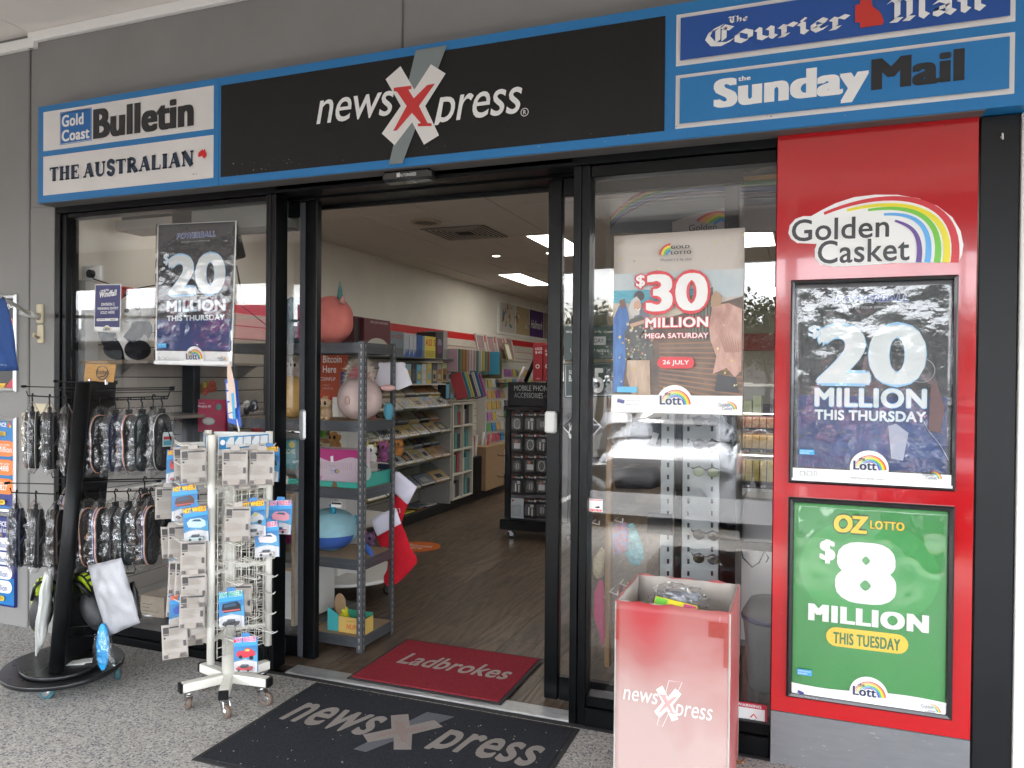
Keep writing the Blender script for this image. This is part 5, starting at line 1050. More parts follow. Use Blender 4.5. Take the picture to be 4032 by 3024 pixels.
def toy_card(loc, rz, front, label, group, col=(.62, .62, .6), text=(.75, .55, .02), tilt=0, short=False):
    t = empty('toy_car_card' if front else 'toy_car_card', loc, label, 'toy car', group, rz); t.rotation_euler = (tilt, rnd.uniform(-.05, .05), rz)
    n = 8; g = [[((i/n-.5)*CW, .004*math.sin(i/n*math.pi)+.006*(j/n)**2*math.sin(i+j*.3), -.012-CH*(1-j/n)) for i in range(n+1)] for j in range(n+1)]
    MB().sheet(g, .0008, 0).prism([(-.02, -.014), (.02, -.014), (.016, .006), (-.016, .006)], (0, 0, 0), (1, 0, 0), (0, 0, 1), (0, 1, 0), .0008).build('card', pmat((.37, .335, .30) if not front else (.05, .20, .42), .5), t, local=True)
    w_ = lambda a, b: -.004*math.sin((a/CW+.5)*math.pi)
    P = Print((0, -.0035, 0), eps=.0005)
    if front:
        c2 = col; hi = text
        P.poly([(-.05, -.03), (.05, -.024), (.05, -.045), (-.05, -.055)], (.05, .30, .62)); P.rect(-.05, -.118, .05, -.055, (.05, .20, .42)); P.poly([(-.05, -.118), (.0, -.09), (.05, -.07), (.05, -.118)], (.08, .3, .5)); P.poly([(-.05, -.16), (.05, -.16), (.05, -.118), (.0, -.105), (-.05, -.12)], (.62, .62, .64))
        P.text('HOT WHEELS', -.046, -.036, .046, -.014, hi, off=.07, skew=.09, out=((.55, .03, .02) if hi[2] < .1 else WHITE, .05))
        vv = rnd.choice([0, 1, 2])
        if vv == 0: P.poly([(-.036, -.075), (-.02, -.06), (.02, -.058), (.04, -.07), (.042, -.092), (.02, -.1), (-.03, -.095)], c2); P.poly([(-.018, -.07), (-.005, -.063), (.018, -.063), (.026, -.073)], (.03, .08, .14))
        elif vv == 1: P.poly([(-.034, -.062), (.024, -.052), (.038, -.066), (.04, -.094), (-.03, -.1), (-.038, -.085)], c2); P.poly([(-.028, -.066), (.018, -.058), (.022, -.07), (-.028, -.077)], (.03, .08, .14)); P.poly([(-.036, -.09), (.036, -.084), (.036, -.09), (-.034, -.096)], (.5, .1, .1))
        else: P.poly([(-.04, -.082), (-.028, -.07), (-.008, -.07), (.006, -.055), (.022, -.06), (.04, -.072), (.044, -.088), (.0, -.1), (-.036, -.096)], c2); P.poly([(-.004, -.07), (.008, -.06), (.02, -.063), (.016, -.072)], (.5, .45, .1)); P.disc(-.02, -.096, .008, BLACK); P.disc(.026, -.098, .009, BLACK); P.disc(-.044, -.028, .005, RED)
        P.build('print', t, local=True)
        m_ = MB(); toy_car(m_, (0, -.018, -.150), .033, Matrix.Identity(4)); m_.build('toy_car', [pmat(c2, .25), pmat((.03, .05, .07), .2), pmat((.01, .01, .01), .5)], t, local=True)
        b_ = MB(); b_.box(-.042, .042, -.036, -.004, -.156, -.105, b=.008); b_.build('blister', M_bag2, t, local=True)
    else:
        D_ = (.05, .045, .045); G_ = (.30, .26, .22)
        P.rect(-.045, -.05, -.022, -.022, D_); P.rect(-.02, -.028, .046, -.021, D_); P.rect(-.045, -.058, -.022, -.052, (.12, .11, .1)); P.disc(-.04, -.068, .0045, D_)
        for j in range(5): P.rect(-.018, -.036-j*.005, .03+rnd.uniform(-.01, .008), -.034-j*.005, G_, n=0)
        for j in range(7): P.rect(-.045, -.082-j*.0055, rnd.uniform(.0, .03), -.08-j*.0055, G_, n=0)
        P.up(); P.rect(.034, -.11, .045, -.085, (.08, .07, .07)); P.rect(-.045, -.155, -.03, -.14, (.12, .1, .1)); P.rect(-.027, -.157, .018, -.135, (.33, .29, .25))
        for j in range(7): P.rect(.022+j*.0035, -.156, .0236+j*.0035, -.136, D_, n=0)
        P.build('print', t, local=True)
    return t
faceyaw = math.atan2(-.655, .756)*-1
YR_ = -.50
cards = [
 # V centre x, y, Y plane, front?, yaw add, label, car colour, text colour
 (417, 997, -.60, 0, .1, 'grey card back hanging top left on the wire spinner, front one'), (400, 993, -.55, 0, .1, 'grey card back top left on the spinner, tucked behind the first'), (388, 1000, -.50, 1, .15, 'blue toy card mostly hidden at the top left of the spinner', (.5, .05, .04), (.8, .55, .02)),
 (508, 1000, -.58, 0, .0, 'grey card back hanging top centre on the wire spinner'), (548, 998, -.50, 0, .0, 'grey card back second from the right in the spinner top row'), (582, 994, -.42, 1, -.5, 'toy car card with a dark car at the right end of the spinner top row', (.02, .05, .07), (.75, .6, .05)),
 (362, 1080, -.45, 0, .1, 'grey card back at the far left of the spinner second row'), (399, 1078, -.58, 1, .12, 'toy card picturing a brown pirate hull on the spinner', (.10, .04, .03), (.8, .6, .02)), (421, 1124, -.60, 1, .05, 'toy card with a white and teal bus on the spinner', (.45, .6, .62), (.8, .6, .02)),
 (514, 1122, -.58, 0, -.05, 'grey card back in the middle of the spinner, right panel'), (547, 1112, -.50, 1, -.1, 'toy card with a silver car behind the grey middle card', (.45, .46, .48), (.8, .6, .02)), (607, 1110, -.36, 1, -.1, 'pink lettered toy card at the outer right of the spinner', (.6, .25, .3), (.65, .12, .25)), (576, 1157, -.46, 1, -.1, 'pink lettered toy card with a white van on the spinner', (.65, .6, .6), (.65, .12, .25)),
 (389, 1162, -.5, 0, .1, 'grey card back beneath the bus card, left of the spinner'), (418, 1196, -.6, 0, .1, 'grey card back at mid height, left panel of the spinner'), (407, 1240, -.58, 0, .1, 'grey card back fifth down on the spinner left panel'), (418, 1268, -.60, 0, .05, 'grey card back sixth down on the spinner left panel'), (416, 1310, -.6, 0, .1, 'grey card back over a blue one low on the spinner'), (394, 1312, -.52, 1, .1, 'blue toy card peeping out low on the spinner left panel', (.05, .1, .4), (.8, .2, .02)), (376, 1376, -.6, 0, .1, 'lowest grey card back on the outer left prongs'), (409, 1352, -.5, 0, .1, 'grey card back behind the lowest card of the spinner'),
 (499, 1306, -.60, 1, .05, 'dark blue toy card with a black car on the lower centre prongs', (.02, .02, .025), (.05, .4, .3)), (519, 1290, -.44, 0, .0, 'pale card hanging inside the spinner grid'), (531, 1404, -.52, 1, -.15, 'pink and blue toy card with a red motorbike at the spinner foot', (.55, .04, .06), (.65, .12, .3))]
for i, (vx, vy) in enumerate([(438, 1000), (566, 1000), (441, 1090), (530, 1010), (372, 1165), (437, 1180), (436, 1262), (392, 1240), (388, 1290), (437, 1335)]):
    cards.append((vx, vy, -.52 if i % 2 else -.44, 0, rnd.uniform(-.2, .3), 'grey card back half hidden on the spinner, ' + ['behind the top left card', 'far right of the top row', 'right of the pirate card', 'between the top centre cards', 'outer left at bus height', 'next to the near post at mid height', 'next to the near post lower down', 'outer left below mid height', 'outer left above the low blue card', 'near post above the lowest cards', 'inside right panel at mid height', 'inside right panel lower down', 'under the top centre card', 'under the yellow lettered top card'][i]))
for c in cards:
    vx, vy, Y, fr, yw, lb = c[:6]; q = on(vx, vy-34, Y); toy_card((q.x, q.y, q.z), .55+yw+rnd.uniform(-.1, .1), fr, lb, 'toy car cards on the spinner', *(c[6:8] if fr else ()), tilt=rnd.uniform(-.05, .06))
# ================================================================== CARDBOARD DUMP BIN
def faded_red():
    m = D.materials.new('faded_red_print'); m.use_nodes = True; n = m.node_tree.nodes; l = m.node_tree.links.new; b = n['Principled BSDF']; b.inputs['Roughness'].default_value = .5
    t = n.new('ShaderNodeTexCoord'); s_ = n.new('ShaderNodeSeparateXYZ'); l(t.outputs['Object'], s_.inputs[0])
    q = n.new('ShaderNodeTexNoise'); q.inputs['Scale'].default_value = 3.2; q.inputs['Detail'].default_value = 3; q.inputs['Distortion'].default_value = .3; l(t.outputs['Object'], q.inputs['Vector'])
    mm = n.new('ShaderNodeMath'); mm.operation = 'MULTIPLY_ADD'; mm.inputs[1].default_value = 1.05; l(s_.outputs[2], mm.inputs[0])
    m2 = n.new('ShaderNodeMath'); m2.operation = 'MULTIPLY_ADD'; m2.inputs[1].default_value = .9; m2.inputs[2].default_value = -.52; l(q.outputs['Fac'], m2.inputs[0]); l(m2.outputs[0], mm.inputs[2])
    # rubbed red patch left of centre
    gx = n.new('ShaderNodeMath'); gx.operation = 'ADD'; gx.inputs[1].default_value = .09; l(s_.outputs[0], gx.inputs[0]); g2 = n.new('ShaderNodeMath'); g2.operation = 'POWER'; g2.inputs[1].default_value = 2; ga = n.new('ShaderNodeMath'); ga.operation = 'ABSOLUTE'; l(gx.outputs[0], ga.inputs[0]); l(ga.outputs[0], g2.inputs[0])
    g3 = n.new('ShaderNodeMath'); g3.operation = 'MULTIPLY'; g3.inputs[1].default_value = -170; l(g2.outputs[0], g3.inputs[0]); g4 = n.new('ShaderNodeMath'); g4.operation = 'EXPONENT'; l(g3.outputs[0], g4.inputs[0])
    zr = n.new('ShaderNodeMapRange'); zr.inputs[1].default_value = .35; zr.inputs[2].default_value = .62; zr.inputs[3].default_value = 0; zr.inputs[4].default_value = .42; l(s_.outputs[2], zr.inputs[0]); g5 = n.new('ShaderNodeMath'); g5.operation = 'MULTIPLY_ADD'; l(g4.outputs[0], g5.inputs[0]); l(zr.outputs[0], g5.inputs[1]); l(mm.outputs[0], g5.inputs[2])
    r = n.new('ShaderNodeValToRGB'); e = r.color_ramp.elements; e[0].position = .12; e[0].color = (.45, .325, .30, 1); e[1].position = 1; e[1].color = (.36, .03, .035, 1); x = e.new(.55); x.color = (.35, .125, .115, 1)
    l(g5.outputs[0], r.inputs[0])
    q2 = n.new('ShaderNodeTexNoise'); q2.inputs['Scale'].default_value = 14; q2.inputs['Detail'].default_value = 8; mp2 = n.new('ShaderNodeMapping'); mp2.inputs['Scale'].default_value = (1, 1, .25); l(t.outputs['Object'], mp2.inputs[0]); l(mp2.outputs[0], q2.inputs['Vector'])
    r2 = n.new('ShaderNodeValToRGB'); r2.color_ramp.elements[0].position = .66; r2.color_ramp.elements[1].position = .72; l(q2.outputs['Fac'], r2.inputs[0])
    mxx = n.new('ShaderNodeMix'); mxx.data_type = 'RGBA'; mxx.inputs[7].default_value = (.42, .33, .30, 1); l(r2.outputs[0], mxx.inputs[0]); l(r.outputs[0], mxx.inputs[6]); l(mxx.outputs[2], b.inputs['Base Color'])
    return m
M_fr = faded_red()
BN = empty('dump_bin', (-.43, -.24, 0), 'tall faded red cardboard dump bin full of toys beside the right window', 'bin')
bx0, bx1, by0, by1, bz = -.632, -.232, -.445, -.045, .69
def wall(name, A, B, m, bulge, seed, th=.005):
    A = Vector(A); B = Vector(B); g = []; n = 20
    for j in range(n+1):
        z = j/n*bz; row = []
        for i in range(n+1):
            u = i/n; p = A.lerp(B, u); nn = noise.noise(Vector((u*3, z*4, seed))); zz = z+(.010*noise.noise(Vector((u*7, seed, 1))) if j == n else 0)
            o_ = Vector((B-A).normalized().cross(Vector((0, 0, 1))))*(bulge*math.sin(math.pi*u)*math.sin(math.pi*min(1, z/bz*1.02))+.004*nn*math.sin(math.pi*u))
            row.append((p.x+o_.x, p.y+o_.y, zz))
        g.append(row)
    return MB().sheet(g, th).build(name, m, BN)
wall('front_panel', (bx0, by0, 0), (bx1, by0, 0), M_fr, .006, 1); M_rs = mat('faded_red_side', (.35, .035, .04), .35, var=.35, vs=4, var2=(.42, .16, .15))
wall('side_panel', (bx1+.001, by0, 0), (bx1+.001, by1, 0), M_rs, .008, 2); wall('side_panel', (bx0-.001, by1, 0), (bx0-.001, by0, 0), M_fr, .006, 3); wall('back_panel', (bx1, by1, 0), (bx0, by1, 0), M_rs, .006, 4)
for A, B, s_ in (((bx0+.005, by0+.0045), (bx1-.005, by0+.0045), 1), ((bx1-.0045, by0+.005), (bx1-.0045, by1-.005), 2), ((bx0+.0045, by1-.005), (bx0+.0045, by0+.005), 3), ((bx1-.005, by1-.0045), (bx0+.005, by1-.0045), 4)):
    A = Vector((*A, 0)); B = Vector((*B, 0)); g = [[tuple(A.lerp(B, i/12)+Vector((0, 0, .3+j*.06+(.0 if j < 6 else .028+.008*noise.noise(Vector((i*.6, s_, 0))))))) for i in range(13)] for j in range(7)]
    MB().sheet(g, .003).build('liner', M_cardw, BN)
MB().box(bx0+.01, bx1-.01, by0+.01, by1-.01, .5, .51).build('inner_shelf', M_cardw, BN)
for (x, y) in ((bx0-.001, by0-.001), (bx1+.001, by0-.001), (bx1+.001, by1)): MB().tube([(x, y, .005+.68*k/10) for k in range(11)], [.003+.0015*rnd.random() for _ in range(11)], 5).build('worn_edge', M_cardw, BN)
P = Print((0, by0-.0115, 0), eps=.0005); W2 = XZ(by0-.0115)
def pv(x, y): return W2(1305.6+x*.2725, 1206.9+y*.2725)
a0, b0 = pv(148, 1105); a1, b1 = pv(425, 1085); P.text('news', a0, b0-.004, a1, b1+.006, (.72, .68, .66), shear=.2)
a0, b0 = pv(570, 1262); a1, b1 = pv(858, 1205); P.text('press', a0-.006, b0+.006, a1, b1+.005, (.72, .68, .66), shear=.2, clamp=-.05)
cx_, cz_ = pv(505, 1150); s_ = .00018*1.28; T = lambda x, y: (cx_+(x-478)*s_, cz_-((y-690)+(x-478)*.13)*s_)
x_logo(P, T, (.74, .70, .68), None, (.56, .32, .30), outline_only=.0015); P.build('print', BN)
M_tape = clear('red_tape', .05, white=.0, tint=(.97, .75, .72))
for c_ in ((bx1-.07, bx1-.004, .60, .655), (bx1-.018, bx1-.004, .50, .599), (bx0, bx0+.012, .55, .66)): MB().box(c_[0], c_[1], by0-.0115, by0-.0105, c_[2], c_[3]).build('tape', M_tape, BN)
# toys in the bin
def toy_box(name, label, c, s, rot, cols, cat='toy', grp='toys in the cardboard bin'):
    t = empty(name, c, label, cat, grp); X = Matrix.Translation(c) @ Matrix.Rotation(rot[2], 4, 'Z') @ Matrix.Rotation(rot[0], 4, 'X') @ Matrix.Rotation(rot[1], 4, 'Y')
    MB(X).box(-s[0]/2, s[0]/2, -s[1]/2, s[1]/2, -s[2]/2, s[2]/2, b=.002).build('pack', pmat(cols[0]), t)
    m_ = MB(X)
    for i, q in enumerate(cols[1:]): m_.box(-s[0]/2+s[0]*(i+.08)/len(cols[1:]), -s[0]/2+s[0]*(i+.92)/len(cols[1:]), -s[1]/2-.0008, -s[1]/2, -s[2]*.42, s[2]*.42, i)
    m_.build('label', [pmat(q) for q in cols[1:]], t); return t
toy_box('toy_pack', 'yellow green and pink toy pack lying in the cardboard bin', (-.435, -.33, .645), (.16, .04, .055), (-.6, .1, -.1), [(.65, .6, .03), (.15, .5, .05), (.75, .65, .03), (.65, .08, .25)])
toy_box('toy_pack', 'small red edged toy box behind the green bauble in the bin', (-.56, -.3, .62), (.07, .05, .05), (-.3, .3, .4), [(.4, .03, .04), (.6, .6, .6)])
toy_box('toy_pack', 'pale blue toy pack near the right front corner of the bin', (-.315, -.34, .615), (.09, .02, .05), (-.5, -.1, -.3), [(.4, .5, .6), (.55, .6, .65)])
toy_box('toy_pack', 'dark violet folded card at the right front corner of the bin', (-.262, -.38, .63), (.05, .004, .06), (0, .6, -.4), [(.10, .08, .15), (.12, .1, .17)])
toy_box('toy_pack', 'orange toy packet between the bauble and the yellow pack', (-.505, -.31, .61), (.06, .04, .05), (-.4, .2, .2), [(.55, .2, .03), (.6, .4, .1)])
t = empty('toy_bauble', (-.545, -.36, .6), 'shiny green plastic bauble in the cardboard bin', 'toy', 'toys in the cardboard bin'); MB().ell((-.545, -.37, .65), (.026, .026, .022)).build('ball', mat('green_plastic', (.02, .35, .05), .1, coat=.5), t); MB().lathe([(.03, 0), (.03, .006)], (-.545, -.37, .63), 20).build('rim', M_bag2, t)
def crumple(name, label, c, r, m, seed, cat='toy', grp='toys in the cardboard bin'):
    t = empty(name, c, label, cat, grp); MB().ell(c, r, 0, 30, 20, lambda d: 1+.35*noise.noise(d*2.5+Vector((seed, 0, 0)))+.18*noise.noise(d*7+Vector((0, seed, 0)))).build('wrap', m, t); return t
t = crumple('wrapped_toy', 'grey toy in crinkled clear wrap at the back of the bin', (-.44, -.22, .655), (.10, .06, .05), M_bag, 3)
MB().ell((-.46, -.22, .65), (.07, .04, .035)).build('toy', mat('toy_grey', (.12, .13, .16), .3), t); MB().box(-.44, -.36, -.23, -.2, .65, .685, b=.008).build('toy_part', pmat((.2, .22, .25)), t)
t = crumple('wrapped_toy', 'dark toy in clear wrap beside the yellow pack', (-.505, -.26, .645), (.04, .04, .04), M_bag, 5); MB().ell((-.505, -.26, .645), (.028, .028, .03)).build('toy', pmat((.05, .05, .08)), t)
for i in range(4): q = Vector((rnd.uniform(bx0+.06, bx1-.06), rnd.uniform(by0+.08, by1-.05), .55)); toy_box('toy_pack', 'small toy packet buried in the bin, '+['deepest','under the yellow pack','near the left wall of the bin','near the right wall of the bin'][i], tuple(q), (.1, .04, .06), (rnd.random(), rnd.random(), rnd.random()*3), [rnd.choice([(.3, .3, .35), (.1, .2, .4), (.5, .1, .1)]), (.4, .4, .4)], grp='buried toy packets in the bin')
lf = gnd(1590, 1653, .01); g = [[(lf.x-.03+.012*i, lf.y-.02+.008*j, .012+.018*math.sin(i*.7)*math.cos(j*.6)+.004*i) for i in range(6)] for j in range(6)]
tag(MB().sheet(g, .0008).build('dry_leaf', mat('leaf_brown', (.25, .12, .05), .7)), 'curled brown dry leaf on the ground behind the bin', 'leaf')
# ================================================================== LEFT WINDOW DISPLAY
XL = -4.05
sw = empty('slatwall', (XL, 2, 0), 'pale slatted display wall with a red stripe along the left side of the shop', 'wall panelling')
M_slat = mat('slat_board', (.52, .47, .40), .6, var=.06, vs=8)
for k in range(19):
    z = .10+k*.0985
    for (a, b) in ((.3, 1.5), (1.505, 2.7), (2.705, 3.9), (3.905, 5.1), (5.105, 6.3), (6.305, 9)):
        MB().box(XL+.001, XL+.018, a, b, z, z+.0925, b=.003).build('slat', M_slat, sw)
MB().box(XL+.0005, XL+.006, .3, 9, .1, 1.96).build('groove_backing', mat('groove_dark', (.06, .055, .05), .8), sw)
M_rs2 = mat('red_stripe', (.48, .012, .014), .3)
for (a, b) in ((.25, 1.5), (1.505, 2.7), (2.705, 3.9), (3.905, 5.1), (5.105, 6.3), (6.305, 11)): MB().box(XL+.001, XL+.012, a, b, 1.862, 2.05, b=.002).build('red_board', M_rs2, sw)
q = on(172, 589, .1); t = empty('power_socket', (XL, .22, 2.05), 'white power socket with black plug at top left of the left window', 'socket')
MB().box(-4.03, -3.875, .175, .20, 2.045, 2.135, b=.006).build('plate', M_white, t); MB().tube([(-3.94, .175, 2.085), (-3.94, .15, 2.085)], .024, 12).build('plug', M_blk2, t)
MB().tube([(-3.93, .15, 2.08), (-3.9, .15, 2.05), (-3.8, .3, 2.0), (-3.7, .5, 2.06), (-3.5, .8, 2.02), (-3.3, 1.0, 1.8)], .004, 6).build('cable', M_blk2, t)
MB().box(-4.045, -3.99, .17, .26, .1, 2.05).build('side_cover', mat('cover_pale', (.5, .48, .44), .5), t)
# hung monitor
t = empty('monitor', (-3.55, .75, 2.2), 'black wall mounted monitor high behind the left window', 'monitor'); X = Matrix.Translation((-3.62, .8, 2.36)) @ Matrix.Rotation(-.5, 4, 'Z') @ Matrix.Rotation(.25, 4, 'X')
MB(X).box(-.02, .42, -.03, .03, -.15, .15, b=.01).build('casing', M_blk2, t); MB(X).box(.0, .4, -.034, -.031, -.13, .13).build('screen', mat('screen_dark', (.01, .01, .012), .12), t); MB().tube([(-3.5, .82, 2.5), (-3.5, .85, 2.7)], .02, 10).build('bracket', M_blk2, t)
MB().tube([(-3.42, .8, 2.2), (-3.4, .8, 2.1), (-3.36, .8, 1.95)], .006, 6).build('cable', M_blk2, t)
t = empty('window_bulkhead', (-3.2, .3, 2.4), 'grey boxed blind housing across the top of the left window', 'housing'); MB().box(-3.15, -2.56, .12, .3, 2.28, 2.42, b=.004).build('housing', mat('housing_grey', (.16, .165, .15), .6), t); MB().box(-3.9, -3.2, .3, .5, 2.36, 2.42).build('shelf_lip', mat('lip_grey', (.3, .28, .25), .6), t)
# window shelves
def wshelf(label, x0, x1, y0, y1, z, m, br=True):
    t = empty('window_shelf', ((x0+x1)/2, y0, z), label, 'shelf', 'shelves in the left window'); MB().box(x0, x1, y0, y1, z, z+.018, b=.002).build('board', m, t)
    if br:
        for y in (y0+.1, y1-.1): MB().prism([(0, 0), (.2, 0), (0, -.12)], (x0+.0, y, z-.001), (1, 0, 0), (0, 0, 1), (0, 1, 0), .006).build('bracket', M_chrome, t)
    return t
M_sh = mat('shelf_taupe', (.30, .26, .22), .6)
wshelf('long taupe shelf carrying the panda in the left window', XL+.02, -3.62, .28, 1.6, 1.56, M_sh); wshelf('second taupe shelf lower in the left window', XL+.02, -3.62, .35, 1.7, 1.22, M_sh); wshelf('short pine shelf end at the left of the left window', -4.0, -3.78, .14, .26, 1.555, mat('pine', (.45, .3, .16), .6), False)
wshelf('shelf with small tins behind the spinner rack', XL+.02, -3.5, .6, 1.7, .92, M_sh)
# panda
def fuzzy(name, c, var=.12): return mat(name, c, .95, spec=.15, var=var, vs=30, bump=.7, bs=160, bd=.0015)
PW, PB = fuzzy('panda_white', (.80, .79, .75), .06), fuzzy('panda_black', (.012, .013, .017), .5)
pc = on(293, 735, .55); pz = 1.579; pnd = t = empty('plush_panda', (pc.x, pc.y, pz), 'black and white plush panda sitting on the window shelf', 'plush toy')
px_ = pc.x
b_ = MB(); b_.ell((px_, .55, pz+.125), (.085, .08, .13), 0, 26, 18); b_.build('belly', PW, t)
b_ = MB(); b_.ell((px_-.01, .575, pz+.17), (.105, .085, .085), 0, 26, 16); b_.ell((px_-.06, .51, pz+.06), (.065, .085, .06), 0); b_.ell((px_+.08, .51, pz+.055), (.055, .08, .055), 0)
b_.tube([(px_-.09, .53, pz+.2), (px_-.12, .48, pz+.14), (px_-.06, .44, pz+.10)], [.045, .042, .035], 14); b_.tube([(px_+.08, .53, pz+.2), (px_+.11, .47, pz+.15), (px_+.08, .44, pz+.10)], [.042, .038, .033], 14); b_.build('limbs', PB, t)
b_ = MB(); b_.ell((px_+.0, .52, pz+.30), (.098, .09, .085), 0, 28, 20); b_.ell((px_+.045, .445, pz+.275), (.045, .045, .036), 0, 18, 12); hd = b_.build('head', PW, t)
for sx in (-.07, .06): b_ = MB(); b_.ell((px_+sx, .535, pz+.375), (.032, .018, .03)); b_.build('ear', PB, t)
for sx in (-.01, .075): b_ = MB(); b_.ell((px_+sx, .448, pz+.31), (.02, .012, .024)); b_.build('eye_patch', PB, t)
b_ = MB(); b_.ell((px_+.055, .40, pz+.285), (.016, .01, .011)); b_.build('nose', mat('nose_black', (.01, .01, .01), .2), t)
pnd.location = Vector((-3.765, .30, pz)); pnd.scale = (1.1, 1.0, 1.1)
for c_ in pnd.children:
    if c_.name.split('.')[0] in ('head', 'ear', 'eye_patch', 'nose'): c_.location.x += .055; c_.location.z -= .03
# black upright, pink box, bits on shelves
t = empty('display_upright', (-3.02, .9, 0), 'black display upright standing behind the left window', 'stand')
q0 = on(398, 700, .9); q1 = on(423, 950, .9); MB().box(q0.x, q1.x, .88, .94, 0, 1.75, b=.004).build('upright', M_blk, t); MB().box(q0.x-.1, q1.x+.1, .8, 1.0, 0, .02).build('foot', M_blk, t)
def fbox(name, label, p0, p1, Y, depth, col, cat='box', grp=None, deco=None, b=.002, base=None):
    """box whose front face covers two surveyed corners on the plane Y"""
    a = on(*p0, Y); c = on(*p1, Y); z0 = min(a.z, c.z) if base is None else base
    t = empty(name, ((a.x+c.x)/2, Y+depth/2, z0), label, cat, grp); MB().box(a.x, c.x, Y, Y+depth, z0, max(a.z, c.z), b=b).build('body', col if not isinstance(col, tuple) else pmat(col, .45), t)
    if deco: P = FP(Y-.0002, eps=.0006); deco(P, min(a.x, c.x), z0, max(a.x, c.x), max(a.z, c.z)); P.build('print', t)
    return t
def dn(P, x0, z0, x1, z1):
    for i in range(18): P.poly([(x0+i*.016, z0), (x0+i*.016+.001, z0), (x0+i*.016+.03, z1-.03), (x0+i*.016+.029, z1-.03)], (.30, .015, .04), n=0)
    P.up(); P.text('Your Next', x0+.01, z1-.03, x0+.06, z1-.02, WHITE); P.text('Naughty Elf', x0+.004, z1-.055, x0+.11, z1-.036, WHITE, off=.03); P.disc(x1-.05, z1-.045, .022, (.05, .2, .18)); P.disc((x0+x1)/2-.02, z0+.07, .05, (.35, .45, .42), .025); P.disc((x0+x1)/2-.02, z0+.07, .04, (.6, .6, .55), .017)
fbox('toy_box', 'crimson striped toy box standing in the left window behind the spinner', (427, 932), (487, 864), .75, .06, (.40, .02, .07), 'toy box', deco=dn)
# row of little things on low shelves behind the racks
for i, (x, y, c) in enumerate([(410, 940, (.1, .35, .4)), (470, 945, (.55, .2, .1)), (545, 890, (.02, .02, .03)), (530, 892, (.6, .6, .58)), (440, 850, (.55, .4, .05)), (455, 848, (.5, .1, .05)), (395, 905, (.4, .03, .05)), (372, 915, (.12, .3, .4)), (560, 925, (.4, .03, .04))]):
    a = on(x, y, 1.0); t = empty('small_plush' if i in (2, 3, 4, 5) else 'sweet_tin', tuple(a), ['teal round tin low behind the left window', 'orange and teal stacked tins behind the spinner header', 'tiny black panda toy behind the spinner flag', 'tiny white toy behind the spinner flag', 'yellow ribboned toy on the middle window shelf', 'red and yellow clown toy on the middle window shelf', 'small red figure right of the slippers', 'blue lidded tub right of the slippers', 'red tin at the right end of the window shelf'][i], 'toy')
    m_ = MB()
    if i in (2, 3, 4, 5): m_.ell((a.x, 1.0, a.z+.03), (.045, .03, .03)); m_.ell((a.x+.03, .98, a.z+.06), (.025, .022, .025)); m_.ell((a.x-.03, .98, a.z+.01), (.02, .02, .03)); m_.build('body', fuzzy('fuzz_%d' % i, c), t)
    else: m_.lathe([(.05, 0), (.055, .02), (.055, .035), (.05, .04)], (a.x, 1.0, a.z-.02), 20); m_.build('tin', pmat(c), t)
wshelf('display shelf holding small tins at spinner height', -3.35, -2.6, .7, 1.15, .93, M_sh, False)
# white cubby unit with raw edges + carton, lower left
cu = empty('cubby_unit', (-3.1, .35, 0), 'white cubby shelving with raw chipboard edges low in the left window', 'shelf unit')
M_lam = mat('white_laminate', (.50, .50, .48), .5)
for (a, b, c_, d_) in ((-3.42, -3.405, .12, .85), (-3.055, -3.035, .12, .85), (-2.62, -2.6, .12, .85)): MB().box(a, b, .32, .7, c_, d_).build('side_board', M_lam, cu); MB().box(a-.001, b+.001, .314, .319, c_, d_).build('chip_edge', M_chip, cu)
for z in (.42, .83): MB().box(-3.034, -2.621, .32, .7, z, z+.018).build('shelf_board', M_lam, cu); MB().box(-3.034, -2.621, .314, .319, z, z+.018).build('chip_edge', M_chip, cu)
MB().box(-3.404, -2.62, .7, .71, .12, .85).build('back_board', M_lam, cu); MB().box(-3.404, -3.056, .32, .7, .83, .848).build('shelf_board', M_lam, cu)
MB().box(-3.9, -2.56, .102, .9, .02, .1).build('window_plinth', mat('plinth_grey', (.09, .09, .09), .6), cu)
def dcarton(P, x0, z0, x1, z1):
    for i, w_ in enumerate((.5, .35, .8, .6, .45)): P.rect(x0+.015, z1-.05-i*.02, x0+.015+(x1-x0-.03)*w_, z1-.046-i*.02, (.1, .08, .06), n=0)
    P.up()
    for i in range(22): P.rect(x0+.02+i*.006, z0+.03, x0+.02+i*.006+rnd.choice([.002, .0035]), z0+.085, (.06, .05, .05), n=0)
fbox('carton', 'old brown shipping carton with barcode behind the left window', (303, 1372), (355, 1292), .2, .25, mat('carton_old', (.34, .28, .21), .8, var=.15, vs=20), 'carton', deco=dcarton)
t = empty('blue_tub', tuple(on(390, 1245, .4)), 'pale blue classic toy tub in the cubby behind the spinner', 'tub'); a = on(390, 1252, .42); MB().lathe([(.085, 0), (.09, .03), (.09, .15), (.07, .19), (.05, .2)], (a.x, .45, a.z), 24).build('tub', pmat((.25, .38, .5)), t)
P = FP(.358); P.text('CLASSIC', a.x-.05, a.z+.08, a.x+.04, a.z+.105, (.3, .05, .2), off=.03); P.text('PINK', a.x-.03, a.z+.05, a.x+.03, a.z+.075, (.3, .05, .2), off=.03); P.build('lettering', t)
